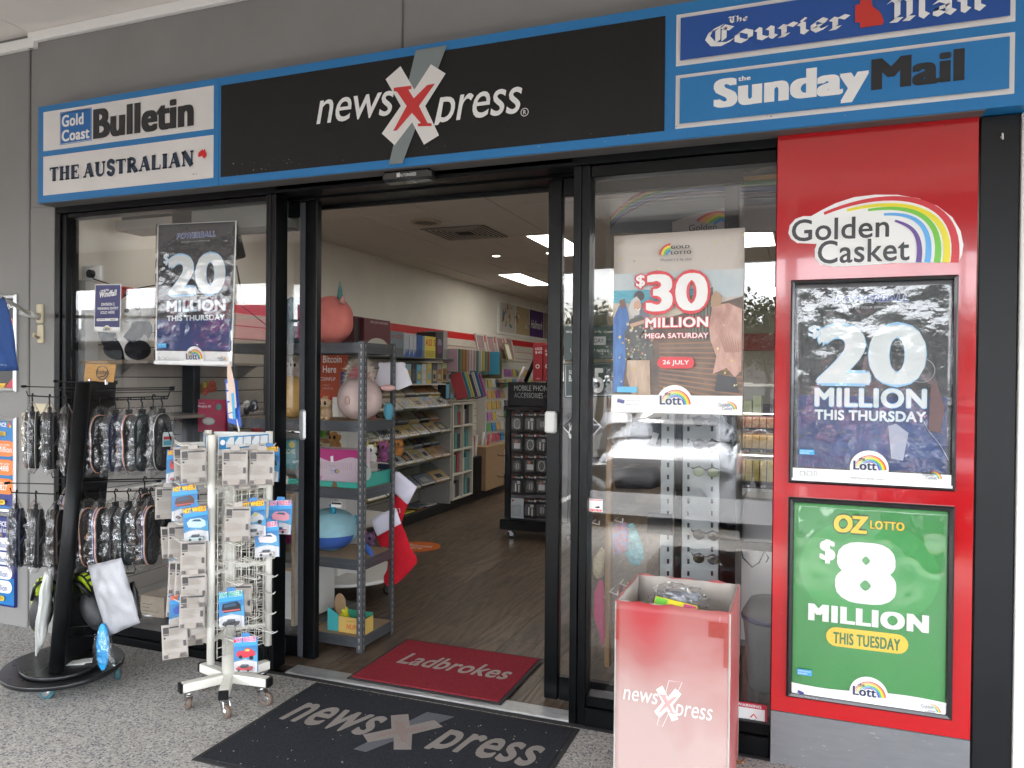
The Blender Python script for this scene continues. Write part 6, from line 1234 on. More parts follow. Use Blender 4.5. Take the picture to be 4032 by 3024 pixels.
# ================================================================== STEEL SHELF UNIT WITH PLUSH
SU = empty('steel_shelving', (-2.7, .55, 0), 'grey boltless steel shelving unit with five chipboard shelves inside the door', 'shelf unit')
sx0, sx1, sy0, sy1 = -3.12, -2.215, .385, .73
for (x, y, dx, dy) in ((sx0, sy0, 1, 1), (sx1, sy0, -1, 1), (sx0, sy1, 1, -1), (sx1, sy1, -1, -1)):
    m_ = MB(); m_.box(x, x+dx*.034, y, y+dy*.0025, 0, 1.685); m_.box(x, x+dx*.0025, y+dy*.0027, y+dy*.034, 0, 1.685); m_.build('post', M_grey_sh, SU)
sl_ = MB()
def keyhole(m_, c, U, N):
    c = Vector(c); U = Vector(U); N = Vector(N); k = []
    for i in range(8): a = 2*math.pi*i/8; k.append(c+U*.0055*math.cos(a)+Vector((0, 0, .004+.0055*math.sin(a)))+N*.0006)
    m_.add(k, [tuple(range(8))]); m_.add([c+U*.0028+N*.0006, c-U*.0028+N*.0006, c-U*.0028+N*.0006-Vector((0, 0, .012)), c+U*.0028+N*.0006-Vector((0, 0, .012))], [(0, 1, 2, 3)])
for i in range(43): z = .03+i*.0388; keyhole(sl_, (sx1-.017, sy0, z), (1, 0, 0), (0, -1, 0)); keyhole(sl_, (sx1, sy0+.018, z), (0, 1, 0), (1, 0, 0)); keyhole(sl_, (sx1, sy1-.018, z), (0, 1, 0), (1, 0, 0))
tag(sl_.build('keyhole_slots', mat('slot_pale', (.30, .29, .27), .8), SU), kind='stuff')
SZ = [.07, .488, .87, 1.238, 1.665]
for z in SZ:
    MB().box(sx0+.01, sx1-.01, sy0+.012, sy1-.012, z, z+.012, b=.001).build('shelf_board', M_chip if z < 1.6 else M_grey_sh, SU)
    for y, s_ in ((sy0+.003, 1), (sy1-.003, -1)):
        m_ = MB(); m_.box(sx0+.003, sx1-.036, y, y+s_*.003, z-.044, z+.013); m_.box(sx0+.003, sx1-.036, y-s_*.004, y, z-.02, z-.012); m_.build('beam', M_grey_sh, SU)
    for x, s_ in ((sx1-.003, -1), (sx0+.003, 1)):
        m_ = MB(); m_.box(x, x+s_*.003, sy0+.036, sy1-.036, z-.044, z+.013); m_.box(x-s_*.004, x, sy0+.036, sy1-.036, z-.02, z-.012); m_.build('beam', M_grey_sh, SU)
q = on(727, 1090, sy0-.001); t = empty('price_ticket', tuple(q), 'small white price ticket clipped to the steel shelf edge', 'ticket'); MB().box(q.x-.033, q.x+.033, sy0-.004, sy0-.002, q.z-.014, q.z+.014).build('card', pmat(WHITE), t); P = FP(sy0-.0042); P.rect(q.x-.03, q.z+.002, q.x+.03, q.z+.012, BLACK); P.build('print', t)
def plush(name, label, p0, p1, Y, col, ears=(), ec=None, belly=None, base=None, fuzz=.7, parts=()):
    """squashy egg shaped plush whose outline spans surveyed corners"""
    a = on(*p0, Y); c = on(*p1, Y); cx = (a.x+c.x)/2; rx = abs(c.x-a.x)/2*.83; z0 = min(a.z, c.z) if base is None else base; z1 = max(a.z, c.z); H = (z1-z0)/2
    t = empty(name, (cx, Y, z0), label, 'plush toy', 'soft plush toys'); m = mat('velour_%s_%d' % (name, len(MATS)), col, .95, spec=.1, var=.16, vs=7, bump=.3, bs=200, bd=.003)
    def fn(d): return (1+.16*max(0, -d.z)*(1-abs(d.z))+.07*max(0, d.z)*(1-d.z*d.z))*(1+.02*noise.noise(d*3+Vector((p0[0], 0, 0))))
    fl_ = MB(); fl_.ell((cx, Y, z0+H), (rx, min(rx, .15), H), 0, 36, 24, fn); bd_ = fl_.build('body', m, t)
    for v in bd_.data.vertices:
        if v.co.z < .012: v.co.z = .0+.3*max(0, v.co.z)
    for sx, sz, r_, c_ in ears:
        MB().ell((cx+sx*rx, Y-.02, z0+sz*2*H), (r_*.6, r_*.45, r_*1.2)).build('ear', mat('velour_ear_%d' % len(MATS), c_ or col, .9), t)
    if belly: 
        m_ = MB(); nu = 24; vs = []; fs = []
        for j in range(9):
            for i in range(nu):
                th = math.pi+math.pi*i/(nu-1); ph = math.pi*(.56+.42*j/8); d = Vector((math.sin(ph)*math.cos(th), math.sin(ph)*math.sin(th), math.cos(ph))); k = fn(d)*1.008
                vs.append((cx+d.x*rx*k, Y+d.y*min(rx, .15)*k, max(z0+.003, z0+H+d.z*H*k)))
        for j in range(8):
            for i in range(nu-1): a_ = j*nu+i; fs.append((a_, a_+nu, a_+nu+1, a_+1))
        m_.add(vs, fs, 0, True); m_.build('belly_patch', mat('velour_belly_%d' % len(MATS), belly, .95, bump=.3, bs=200), t)
    return t
t = plush('plush_toy', 'coral pink plush with a teal horn on top of the steel shelving', (668, 738), (764, 638), .52, (.62, .19, .155), base=1.679)
q = on(723, 618, .45); m_ = MB(); m_.tube([(q.x, .5, q.z-.07), (q.x+.003, .5, q.z-.02), (q.x-.003, .5, q.z+.03)], [.016, .013, .002], 12); m_.build('horn', mat('horn_teal', (.08, .2, .2), .8), t)
q = on(733, 645, .42); m_ = MB(); m_.tube([(q.x-.01, .46, q.z-.02), (q.x+.004, .455, q.z+.02)], [.02, .004], 10); m_.build('ear', mat('ear_pink', (.5, .25, .22), .9), t)
plush('plush_toy', 'dark teal plush at the left end of the shelving top', (604, 741), (668, 640), .56, (.02, .10, .14), base=1.679)
q = on(655, 712, .44); crumple('plush_tail', 'fluffy dark teal tail ball between shelving top plushes', (q.x, .42, q.z), (.045, .03, .05), fuzzy('fluff_teal', (.015, .06, .085), .4), 9, 'plush toy', 'soft plush toys')
plush('plush_toy', 'mustard yellow plush behind the left door glass', (600, 915), (663, 812), .55, (.50, .30, .09), base=1.252)
t = plush('plush_toy', 'large pale pink plush on the second steel shelf', (728, 914), (828, 816), .53, (.52, .40, .37), base=1.252)
q = on(752, 865, .41); m_ = MB(); m_.ell((q.x, .40, q.z), (.016, .012, .026)); m_.build('ear', mat('ear_pale', (.45, .3, .27), .9), t)
q = on(840, 838, .45); m_ = MB(); m_.ell((q.x-.01, .46, q.z), (.045, .02, .018)); m_.build('ear', mat('ear_pale2', (.45, .27, .25), .9), t)
t = plush('plush_toy', 'large light blue plush with royal blue base on the fourth steel shelf', (655, 1223), (774, 1103), .56, (.27, .47, .53), belly=(.035, .10, .36), base=.502)
for x, y in ((714, 1098), (768, 1122)): q = on(x, y, .47); m_ = MB(); m_.tube([(q.x, .5, q.z-.03), (q.x+.004, .49, q.z), (q.x-.012, .48, q.z+.02)], [.014, .012, .006], 10); m_.build('horn', mat('horn_blue', (.02, .3, .45), .8), t)
q = on(795, 1190, .45); m_ = MB(Matrix.Translation((q.x-.01, .47, q.z)) @ Matrix.Rotation(-.7, 4, 'Y')); m_.ell((0, 0, 0), (.018, .012, .042)); m_.build('fin', mat('fin_blue', (.03, .09, .33), .9), t)
P = FP(.40); 
plush('plush_toy', 'magenta plush ball low behind the door mullion', (610, 1205), (645, 1145), .6, (.20, .01, .08), base=.502)
plush('plush_toy', 'blue and white plush penguin right of the pale pink plush', (828, 913), (851, 870), .6, (.08, .25, .32), base=1.252); 
q = on(786, 1172, .9)
def critter(label, x, y, Y, r, col, c2, ears=True):
    a = on(x, y, Y); t = empty('small_plush', (a.x, Y, a.z), label, 'plush toy', 'small plush animals')
    m = fuzzy('fur_%d' % len(MATS), col); m_ = MB(); m_.ell((a.x, Y, a.z+r), (r*.9, r*.8, r)); m_.ell((a.x-r*.5, Y-r*.6, a.z+r*.3), (r*.4, r*.5, r*.3)); m_.ell((a.x+r*.5, Y-r*.6, a.z+r*.3), (r*.4, r*.5, r*.3)); m_.build('body', m, t)
    m_ = MB(); m_.ell((a.x, Y-r*.2, a.z+r*2.5), (r*1.0, r*.9, r*.85)); m_.build('head', m, t)
    for s_ in (-1, 1):
        m_ = MB(); m_.ell((a.x+s_*r*.4, Y-r*1.0, a.z+r*2.5), (r*.25, r*.1, r*.3)); m_.build('eye', mat('eye_black', (.01, .008, .006), .1), t)
        if ears: m_ = MB(); m_.tube([(a.x+s_*r*.6, Y-r*.2, a.z+r*3), (a.x+s_*r*.8, Y-r*.2, a.z+r*3.7)], [r*.35, r*.05], 8); m_.build('ear', mat('fur_ear_%d' % len(MATS), c2, .9), t)
    return t
critter('white kitten plush with gold trim above the teal box', 803, 1003, .85, .036, (.62, .6, .55), (.5, .4, .1)); critter('purple sequin plush beside the white kitten', 829, 998, .95, .038, (.25, .08, .18), (.4, .12, .12)); critter('purple plush standing low behind the red stocking', 800, 1192, .9, .036, (.2, .12, .22), (.3, .1, .2)); critter('small tiger striped plush at the rear shelf post', 862, 985, .95, .03, (.35, .15, .04), (.3, .1, .02)); critter('brown and white plush above the pink sticker box', 725, 978, .95, .04, (.3, .15, .05), (.55, .5, .45)); critter('green and purple plush hanging at shelf underside', 697, 945, .95, .025, (.1, .25, .05), (.2, .05, .3)); critter('fawn plush dog with a red hat on the second shelf', 705, 908, .5, .04, (.45, .32, .2), (.45, .03, .04)); critter('cream plush in a clear bag left of the door lock', 640, 820, .7, .035, (.45, .36, .3), (.4, .3, .25)); critter('small spotted cat plush near the bottom shelf box', 700, 1300, .75, .03, (.3, .2, .12), (.2, .1, .05))
t = empty('yellow_chick', tuple(on(745, 1335, .5)), 'yellow fluffy chick toy sitting in a small open box', 'plush toy'); a = on(744, 1342, .52); m_ = MB(); m_.ell((a.x, .52, a.z+.03), (.033, .03, .03)); m_.ell((a.x+.004, .515, a.z+.066), (.02, .02, .021)); m_.build('body', fuzzy('chick_yellow', (.62, .55, .03)), t)
# bears' white cut-out card, tinsel sack, signs
def bearcard():
    q = []
    for x, y in [(807, 832), (819, 794), (816, 787), (820, 782), (828, 784), (838, 782), (848, 784), (862, 783), (870, 782), (876, 786), (874, 793), (880, 800), (883, 812), (890, 830), (860, 843), (840, 838)]: p_ = on(x, y, .74); q.append((p_.x, p_.z))
    return q
t = empty('white_card', tuple(on(845, 838, .74)), 'white bear shaped paper card on the rear shelf post', 'card'); MB().prism(bearcard(), (0, .745, 0), (1, 0, 0), (0, 0, 1), (0, -1, 0), .003).build('card', pmat((.66, .64, .68)), t)
def sb(P, x0, z0, x1, z1):
    P.vt('Bitcoin', (697.7, 783.5), (738, 768), WHITE, off=.01); P.vt('Here', (697.7, 805), (726.5, 790), WHITE, off=.01); P.vt('COINFLIP', (692, 822), (725, 815), WHITE); P.vt('coinflip.tech', (698, 834), (713, 830), (.6, .4, .35)); P.vt('1300 609 526', (698, 841), (720, 837), (.6, .4, .35))
fbox('bitcoin_sign', 'orange bitcoin here sign standing behind the steel shelving', (686, 857), (747, 762), 1.1, .03, (.42, .06, .012), 'sign', deco=sb)
fbox('kiosk_panel', 'dark blue kiosk panel at the right of the orange sign', (735, 854), (748, 803), 1.05, .04, (.015, .03, .12), 'panel')
fbox('yellow_pack', 'yellow pack with a red figure low in front of the orange sign', (691, 903), (712, 856), .66, .02, (.55, .42, .03), 'toy box', deco=lambda P, x0, z0, x1, z1: P.disc((x0+x1)/2, (z0+z1)/2, .02, (.4, .02, .02), .035))
# tinsel trimmed sack
t = empty('tinsel_sack', tuple(on(775, 900, .66)), 'red patterned Christmas sack edged with cream tinsel behind the pink plush', 'decoration')
arc = [(746, 905), (742, 880), (744, 850), (750, 800), (760, 785), (775, 778), (792, 783), (803, 800), (805, 830), (806, 860)]
path = [on(x, y, .66) for x, y in arc]; pp = MB(); pp.prism([(p_.x, p_.z) for p_ in path]+[(path[-1].x, path[0].z)], (0, .69, 0), (1, 0, 0), (0, 0, 1), (0, -1, 0), .012); pp.build('sack', mat('sack_red', (.42, .02, .03), .8, var=.5, vs=40, var2=(.5, .3, .3)), t)
ti = MB()
for k in range(900):
    s_ = rnd.random()*(len(path)-1); i = int(s_); p_ = path[i].lerp(path[min(i+1, len(path)-1)], s_-i); d = Vector((rnd.gauss(0, 1), rnd.gauss(0, .6), rnd.gauss(0, 1))).normalized(); L_ = rnd.uniform(.025, .05); w_ = d.cross(Vector((.3, 1, .2))).normalized()*.0018
    ti.add([p_-w_, p_+w_, p_+d*L_], [(0, 1, 2)])
tag(ti.build('tinsel', mat('tinsel_cream', (.62, .56, .47), .5), t), kind='stuff')
# boxes on shelves
def dst(P, x0, z0, x1, z1):
    n = 30; zt = z1-.055; P.poly([(x0+(x1-x0)*i/n, zt+.014*math.sin(i/n*9)) for i in range(n+1)]+[(x1, z1), (x0, z1)], (.42, .03, .17)); 
    for i in range(24): P.rect(x0+.006+i*.0135, z0+.09, x0+.012+i*.0135, zt-.018, (.50, .38, .43), n=0)
    P.up(); P.vt('STICKI', (710, 1015), (724, 1007), WHITE, off=.06, out=((.1, .02, .15), .06)); P.vt('ROLLS', (713, 1022), (722, 1016), WHITE, off=.06, out=((.1, .02, .15), .06)); P.disc(*P.w(729, 1018), .016, (.1, .12, .35), .012); P.disc(*P.w(730, 1018), .009, (.6, .45, .1)); P.vp([(715, 986), (721, 984), (722, 998), (716, 998)], WHITE)
fbox('sticker_box', 'pink and white sticker toy display box on the third steel shelf', (655, 1058), (775, 973), .47, .12, (.60, .47, .53), 'toy box', deco=dst, base=.884)
def dteal(P, x0, z0, x1, z1):
    P.poly([(x0+.02, z0+.002), (x0+.07, z0+.002), (x0+.07, z0+.04), (x0+.055, z0+.052), (x0+.03, z0+.05), (x0+.02, z0+.035)], (.60, .58, .52)); P.disc(x0+.035, z0+.025, .003, BLACK); P.disc(x0+.055, z0+.025, .003, BLACK)
    P.disc(x0+.20, z0+.008, .02, (.4, .55, .5)); P.poly([(x0+.25, z0+.06), (x0+.30, z0+.06), (x0+.29, z0+.03), (x0+.26, z0+.03)], (.5, .2, .35)); P.poly([(x0+.36, z0), (x0+.4, z0), (x0+.39, z0+.03), (x0+.37, z0+.035)], (.18, .1, .05))
fbox('plush_tray', 'teal cardboard counter tray in front of the pink sticker box', (600, 1069), (774, 1044), .405, .02, (.045, .38, .30), 'tray', deco=dteal, base=.884)
a = on(774, 1069, .40); t = empty('plush_tray', (a.x, .4, .884), 'teal tray side wing with a round window right of the post', 'tray'); MB().prism([(.0, 0), (.3, 0), (.3, .075), (.1, .075), (.0, .16)], (a.x+.002, .42, .884), (0, 1, 0), (0, 0, 1), (1, 0, 0), .012).build('side_wall', pmat((.04, .30, .24)), t); MB().tube([(a.x+.014, .47, .96), (a.x+.016, .47, .96)], .035, 18).build('badge', pmat((.4, .45, .42)), t)
fbox('pillow_box', 'teal pillow toy box behind the left door glass', (600, 1012), (640, 950), .55, .15, (.03, .20, .22), 'toy box', deco=lambda P, x0, z0, x1, z1: (P.text('PILLOWS', x0+.03, z0+.09, x1-.01, z0+.12, (.4, .5, .4), off=.04), P.disc(x1-.03, z1-.03, .02, (.5, .4, .08))))
def dfig(P, x0, z0, x1, z1):
    w_ = x1-x0; cx = x1-w_*.2
    P.poly([(cx, z1-.03), (cx+.02, z1-.04), (cx+.012, z1-.08), (cx+.03, z1-.12), (cx+.01, z1-.11), (cx-.015, z1-.13), (cx-.01, z1-.08), (cx-.025, z1-.06), (cx-.008, z1-.06)], (.5, .03, .03)); P.text('POWER', cx-.03, z0+.1, cx+.03, z0+.14, (.03, .12, .35), off=.05, skew=.2)
fbox('figure_box', 'white toy box with a red figure behind the left door stile', (600, 1360), (662, 1238), .46, .12, (.6, .6, .6), 'toy box', deco=dfig, base=.084)
def chbox():
    a = on(705, 1350, .42); b = on(736, 1350, .42); c = on(791, 1352, .42); z = .083; t = empty('chick_box', (b.x, .45, z), 'small teal and yellow open display box holding the chick', 'toy box')
    MB().prism([(0, 0), (.10, 0), (.10, .07), (.0, .13)], (a.x, .43, z), (.9, .15, 0), (0, 0, 1), (0, 1, 0), .004).build('teal_side', pmat((.05, .35, .36)), t)
    MB().box(b.x-.02, c.x-.02, .43, .434, z, z+.085).build('yellow_front', pmat((.62, .42, .12)), t); MB().box(c.x-.02, c.x-.016, .43, .52, z, z+.085).build('yellow_side', pmat((.55, .38, .1)), t); MB().box(a.x+.01, c.x-.02, .52, .524, z, z+.10).build('back', pmat((.03, .25, .16)), t)
    MB().ell((a.x+.035, .5, z+.13), (.038, .003, .06)).build('lid_oval', M_card, t); P = FP(.4295); P.text('NUM', b.x+.03, z+.02, b.x+.1, z+.05, (.6, .15, .05), off=.05, shear=.2); P.text('HAPPY', b.x+.03, z+.06, b.x+.08, z+.07, (.3, .15, .05)); P.build('print', t)
chbox()
# stockings
def stocking(label, pts, cuff, Y, hang):
    t = empty('christmas_stocking', tuple(on(*hang, Y)), label, 'stocking', 'red felt Christmas stockings'); w_ = XZ(Y)
    def soft(pl, m, th, name):
        q = [w_(*p) for p in pl]; cx = sum(p[0] for p in q)/len(q); cz = sum(p[1] for p in q)/len(q); m_ = MB(); n = len(q); vs = []; fs = []
        rings = [(1, 0), (.93, .7), (.6, 1), (.25, 1.05)]
        for side in (-1, 1):
            for r_, h in rings: vs += [(cx+(p[0]-cx)*r_, Y+side*th*h, cz+(p[1]-cz)*r_) for p in q]
            vs.append((cx, Y+side*th*1.05, cz))
        R_ = len(rings)*n+1
        for s_ in (0, 1):
            for j in range(len(rings)-1):
                for i in range(n): a = s_*R_+j*n+i; b = s_*R_+j*n+(i+1) % n; fs.append((a, b, b+n, a+n))
            for i in range(n): fs.append((s_*R_+(len(rings)-1)*n+i, s_*R_+(len(rings)-1)*n+(i+1) % n, s_*R_+R_-1))
        m_.add(vs, fs, 0, True); m_.build(name, m, t)
    soft(pts, mat('red_felt', (.46, .014, .025), .95, spec=.1, var=.12, vs=8, bump=.4, bs=350), .011, 'leg'); soft(cuff, mat('white_felt', (.62, .59, .68), .95, bump=.3, bs=300), .015, 'cuff')
    m_ = MB(); h = on(*hang, Y); m_.tube([tuple(h+Vector((.0, 0, -.03))), tuple(h+Vector((-.01, 0, 0))), tuple(h+Vector((.01, 0, .005))), tuple(h+Vector((.012, 0, -.02)))], .002, 6); m_.build('loop', pmat((.6, .58, .6)), t)
stocking('red Christmas stocking with white cuff, upper one hanging behind the other', [(858, 1060), (843, 1100), (822, 1112), (812, 1120), (836, 1135), (868, 1130), (873, 1110), (882, 1088)], [(846, 1022), (862, 1019), (901, 1052), (881, 1090), (858, 1070), (838, 1055), (842, 1035)], .80, (853, 1020))
stocking('red Christmas stocking with white cuff, lower one hanging in front', [(812, 1157), (826, 1190), (838, 1212), (836, 1232), (829, 1245), (829, 1257), (836, 1266), (848, 1266), (865, 1255), (885, 1235), (901, 1215), (900, 1203), (888, 1185), (876, 1150), (867, 1130)], [(800, 1124), (826, 1108), (855, 1097), (867, 1131), (840, 1145), (815, 1159)], .76, (860, 1100))
# round tiered display stand with casters
t = empty('tiered_stand', (-2.65, 1.25, 0), 'white round tiered toy stand on casters behind the steel shelving', 'display stand')
cX = on(745, 1240, 1.3).x
for z, r_ in ((.13, .36), (.50, .30), (.86, .28), (1.13, .22)): MB().lathe([(r_-.01, z), (r_, z+.006), (r_, z+.018), (r_-.01, z+.024)], (cX, 1.35, 0), 40).build('disc', M_white, t)
MB().box(cX-.11, cX+.11, 1.3, 1.32, .15, 1.5).build('panel', M_white, t); MB().box(cX-.01, cX+.01, 1.2, 1.5, .15, 1.5).build('panel', M_white, t)
for a_ in (0.3, 2.4, 4.5): caster(t, cX+.25*math.cos(a_), 1.35+.25*math.sin(a_), .13, M_blk2, .03, rz=a_)
fbox('cash_sign', 'dark sign with white capitals under the tiered stand disc', (815, 1060), (845, 1003), 1.0, .02, (.012, .018, .04), 'sign', deco=lambda P, x0, z0, x1, z1: P.vt('WITH CASH', (811, 1028), (836, 1014), WHITE, off=.02))
# ================================================================== LEFT WALL BAY (slanted magazine shelving)
BY = empty('game_shelving', (-3.8, 3.4, 0), 'grey sloping shelf bay stocked with wrapped games along the cream wall', 'shelf unit')
M_plat = mat('black_plinth', (.008, .008, .009), .5); MB().box(-4.04, -3.70, 1.9, 7.6, 0, .10, b=.004).build('plinth', M_plat, BY)
MB().box(-3.99, -3.62, 4.44, 4.462, .10, 1.22).build('end_panel', mat('end_panel_grey', (.38, .37, .35), .6), BY); MB().box(-3.99, -3.62, 1.95, 1.97, .10, 1.6).build('end_panel', MATS['end_panel_grey'], BY)
M_acs = clear('acrylic_shelf', .04, white=.03, tint=(.8, .85, .83)); LZ = [1.155, .885, .62, .36]
sl = math.radians(38)
for z in LZ:
    X = Matrix.Translation((-3.60, 0, z)) @ Matrix.Rotation(sl, 4, 'Y')
    MB(X).box(-.36, 0, 1.98, 4.43, -.004, 0).build('sloping_shelf', M_acs, BY); MB(X).box(-.003, 0, 1.98, 4.43, 0, .022).build('lip', M_acs, BY)
M_wrap = clear('shrink_wrap', .05, white=.0, bump=1.0, bs=45, rough=.03, bd=.01)
palette = [(.25, .2, .1), (.35, .3, .18), (.06, .07, .09), (.3, .12, .05), (.12, .16, .22), (.4, .38, .34), (.09, .12, .06), (.35, .25, .08), (.05, .05, .06), (.22, .26, .3)]
words = ['uppermost', 'second', 'third', 'lowest']
ordn = ['first', 'second', 'third', 'fourth', 'fifth', 'sixth', 'seventh', 'eighth', 'ninth', 'tenth', 'eleventh', 'twelfth', 'thirteenth']
for r_, z in enumerate(LZ):
    X0 = Matrix.Translation((-3.60, 0, z)) @ Matrix.Rotation(sl, 4, 'Y')
    for tier in (0, 1):
        n = [9, 10, 12, 7][r_]; y = 2.02
        if tier == 1 and r_ == 3: continue
        wd = 2.38/n
        for i in range(n):
            c = rnd.choice(palette); c2 = rnd.choice(palette); t = empty('game_case', (-3.7, y+wd/2, z), 'clear wrapped game case, %s from the left, %s row of the %s sloping shelf' % (ordn[i], ['front', 'back'][tier], words[r_]), 'game case', 'wrapped games on the sloping shelves')
            u0, u1 = (-.175, -.006) if tier == 0 else (-.345, -.185); h = .028 if tier == 0 else .05; y0, y1 = y+.006, y+wd-.008
            MB(X0).box(u0, u1, y0, y1, .001, h, b=.003).build('case', pmat(c, .12), t); MB(X0).box(u0-.001, u1+.001, y0-.001, y1+.001, h+.0025, h+.004, b=.001).build('wrap', M_wrap, t)
            m_ = MB(X0); m_.box(u0+.012, u1-.03, y0+.01, y1-.01, h, h+.0008, 0); m_.box(u0+(u1-u0)*.35, u0+(u1-u0)*.7, y0+wd*.25, y1-wd*.3, h+.0009, h+.0016, 1); m_.box(u1-.026, u1-.006, y0+.01, y1-.01, h, h+.0008, 2); m_.build('cover_print', [pmat(c2, .15), pmat(rnd.choice(palette), .15), pmat((.5, .5, .48), .2)], t)
            y += wd
# flat boards above with boxes (behind, upright)
MB().box(-4.03, -3.66, 1.95, 4.6, 1.675, 1.69, b=.002).build('top_shelf', M_grey_sh, BY); MB().box(-4.03, -3.7, 1.95, 4.55, 1.405, 1.42, b=.002).build('flat_shelf', mat('shelf_pale', (.45, .43, .4), .5), BY)
def sidebox(name, label, vx0, vx1, vtop, X_, base, depth, front, spine=None, deco=None, cat='game box', grp='boxed games on the top wall shelf'):
    a = onx(vx0, vtop, X_); b = onx(vx1, vtop, X_); t = empty(name, (X_, (a.y+b.y)/2, base), label, cat, grp); H = (a.z+b.z)/2
    MB().box(X_-depth, X_, a.y, b.y, base, H, b=.003).build('body', pmat(spine or front, .35), t)
    P = Print((X_, 0, 0), U=(0, 1, 0), V=(0, 0, 1), N=(1, 0, 0)); P.rect(a.y+.003, base+.003, b.y-.003, H-.003, front)
    if deco: deco(P, a.y, base, b.y, H)
    P.build('front_print', t); return t
def ddc(P, y0, z0, y1, z1):
    w_ = y1-y0; P.rect(y0+.012, z0+.01, y1-.012, z1-.012, (.10, .012, .02)); P.poly([(y0+w_*.06, z0)]+[(y0+w_*(.5-.44*math.cos(math.pi*k/12)), z0+.06+.10*math.sin(math.pi*k/12)) for k in range(13)]+[(y1-w_*.06, z0)], (.42, .4, .34)); P.text('DELUXE CHECKERS', y0+w_*.22, z1-.04, y1-w_*.1, z1-.02, (.5, .4, .4), off=.02)
    P.poly([(y0+w_*.1, z0+.01), (y1-w_*.05, z0+.01), (y1-w_*.05, z0+.05), (y0+w_*.45, z0+.075)], (.36, .35, .33))
    for k in range(11): P.disc(y0+w_*rnd.uniform(.2, .8), z0+rnd.uniform(.02, .07), .011, BLACK, .007, n=10)
sidebox('checkers_box', 'maroon checkers box face on beside the coral plush', 787, 843, 690, -3.72, 1.69, .12, (.10, .012, .02), deco=ddc); sidebox('checkers_box', 'darker maroon checkers box tucked left of the other', 766, 785, 684, -3.76, 1.69, .2, (.05, .01, .015), deco=lambda P, y0, z0, y1, z1: P.rect(y0+.02, z0+.01, y1-.01, z1-.06, (.02, .015, .015)))
bxs = [(844, 872, 716, (.14, .18, .2), 'grey blue railway board game on the top wall shelf', lambda P, y0, z0, y1, z1: P.text('to RIDE', y0+.01, z1-.07, y1-.03, z1-.03, (.25, .06, .04), off=.03)),
 (873, 884, 722, (.35, .37, .42), 'white and blue folder box left of the blue ones', None), (885, 892, 724, (.4, .42, .46), 'second white and blue folder box', None), (893, 900, 724, (.36, .38, .44), 'third white and blue folder box', None),
 (902, 912, 724, (.02, .08, .25), 'royal blue game box on the top wall shelf', None), (913, 918, 726, (.15, .22, .33), 'slim pale blue box next to the yellow one', None),
 (918, 941, 727, (.62, .50, .06), 'bright yellow game box with red lettering', lambda P, y0, z0, y1, z1: P.text('ASS S', y0+.01, z0+.13, y1-.01, z0+.2, (.5, .04, .02), off=.03)),
 (942, 957, 718, (.03, .025, .03), 'black game box with a helmeted figure', lambda P, y0, z0, y1, z1: (P.disc((y0+y1)/2, z1-.12, .05, (.2, .19, .25)), P.disc((y0+y1)/2, z0+.1, .06, (.12, .05, .1), .05))), (958, 967, 715, (.30, .29, .28), 'tall grey game box at the end of the top shelf', None)]
for x0, x1, yt, c, lb, dc in bxs:
    def dd(P, y0, z0, y1, z1, dc=dc, c=c):
        P.rect(y0+.01, z0+.01, y1-.01, z0+(z1-z0)*.35, tuple(k*.6 for k in c))
        if 'folder' in lb: P.poly([(y0, z0), (y1, z0), (y1, z0+.08), (y0, z0+.02)], (.02, .08, .3))
        if dc: dc(P, y0, z0, y1, z1)
    sidebox('game_box', lb, x0, x1, yt, -3.72, 1.69, .24, c, deco=dd)
pal2 = [(.35, .4, .2), (.2, .3, .35), (.03, .03, .04), (.12, .35, .5), (.45, .45, .42), (.5, .42, .1), (.08, .08, .1), (.3, .28, .25)]
for i in range(11):
    x0 = 868+i*11; c = pal2[i % 8]; sidebox('puzzle_box', 'puzzle box on the pale wall shelf, %s from the left' % ordn[i], x0, x0+9.6, 788-(i % 3)*2, -3.74, 1.42, .15, c, deco=lambda P, y0, z0, y1, z1: (P.rect(y0+.01, z0+.03, y1-.01, z1-.06, rnd.choice(palette)), P.rect(y0+.02, z0+.05, y1-.03, z0+.1, rnd.choice(pal2))), grp='puzzle boxes on the pale wall shelf')
for i in range(6):
    x0 = 963+i*9; sidebox('card_box', 'small dark collector box above the cube shelf, %s from the left' % ordn[i], x0, x0+7.8, 826+(i % 2)*22, -3.7, 1.24, .1, [(.03, .03, .03), (.2, .19, .18), (.4, .38, .33)][i % 3], deco=lambda P, y0, z0, y1, z1: P.rect(y0+.008, z0+.015, y1-.008, z1-.02, rnd.choice(pal2)), grp='collector boxes above the cube shelf')
# floor level goods
for i in range(9): y = 2.2+i*.25; t = empty('magazine_pile', (-3.72, y, .1), 'low pile of wrapped magazines on the black plinth, %s along' % ordn[i], 'magazines', 'magazine piles on the plinth'); [MB(Matrix.Translation((-3.82+.01*k, y, .1)) @ Matrix.Rotation(rnd.uniform(-.1, .1), 4, 'Z')).box(-.1, .1, -.1, .1, k*.014, k*.014+.012, b=.001).build('magazine', pmat(rnd.choice(palette+[(.5, .48, .44), (.5, .45, .05)]), .2), t) for k in range(rnd.randint(2, 4))]
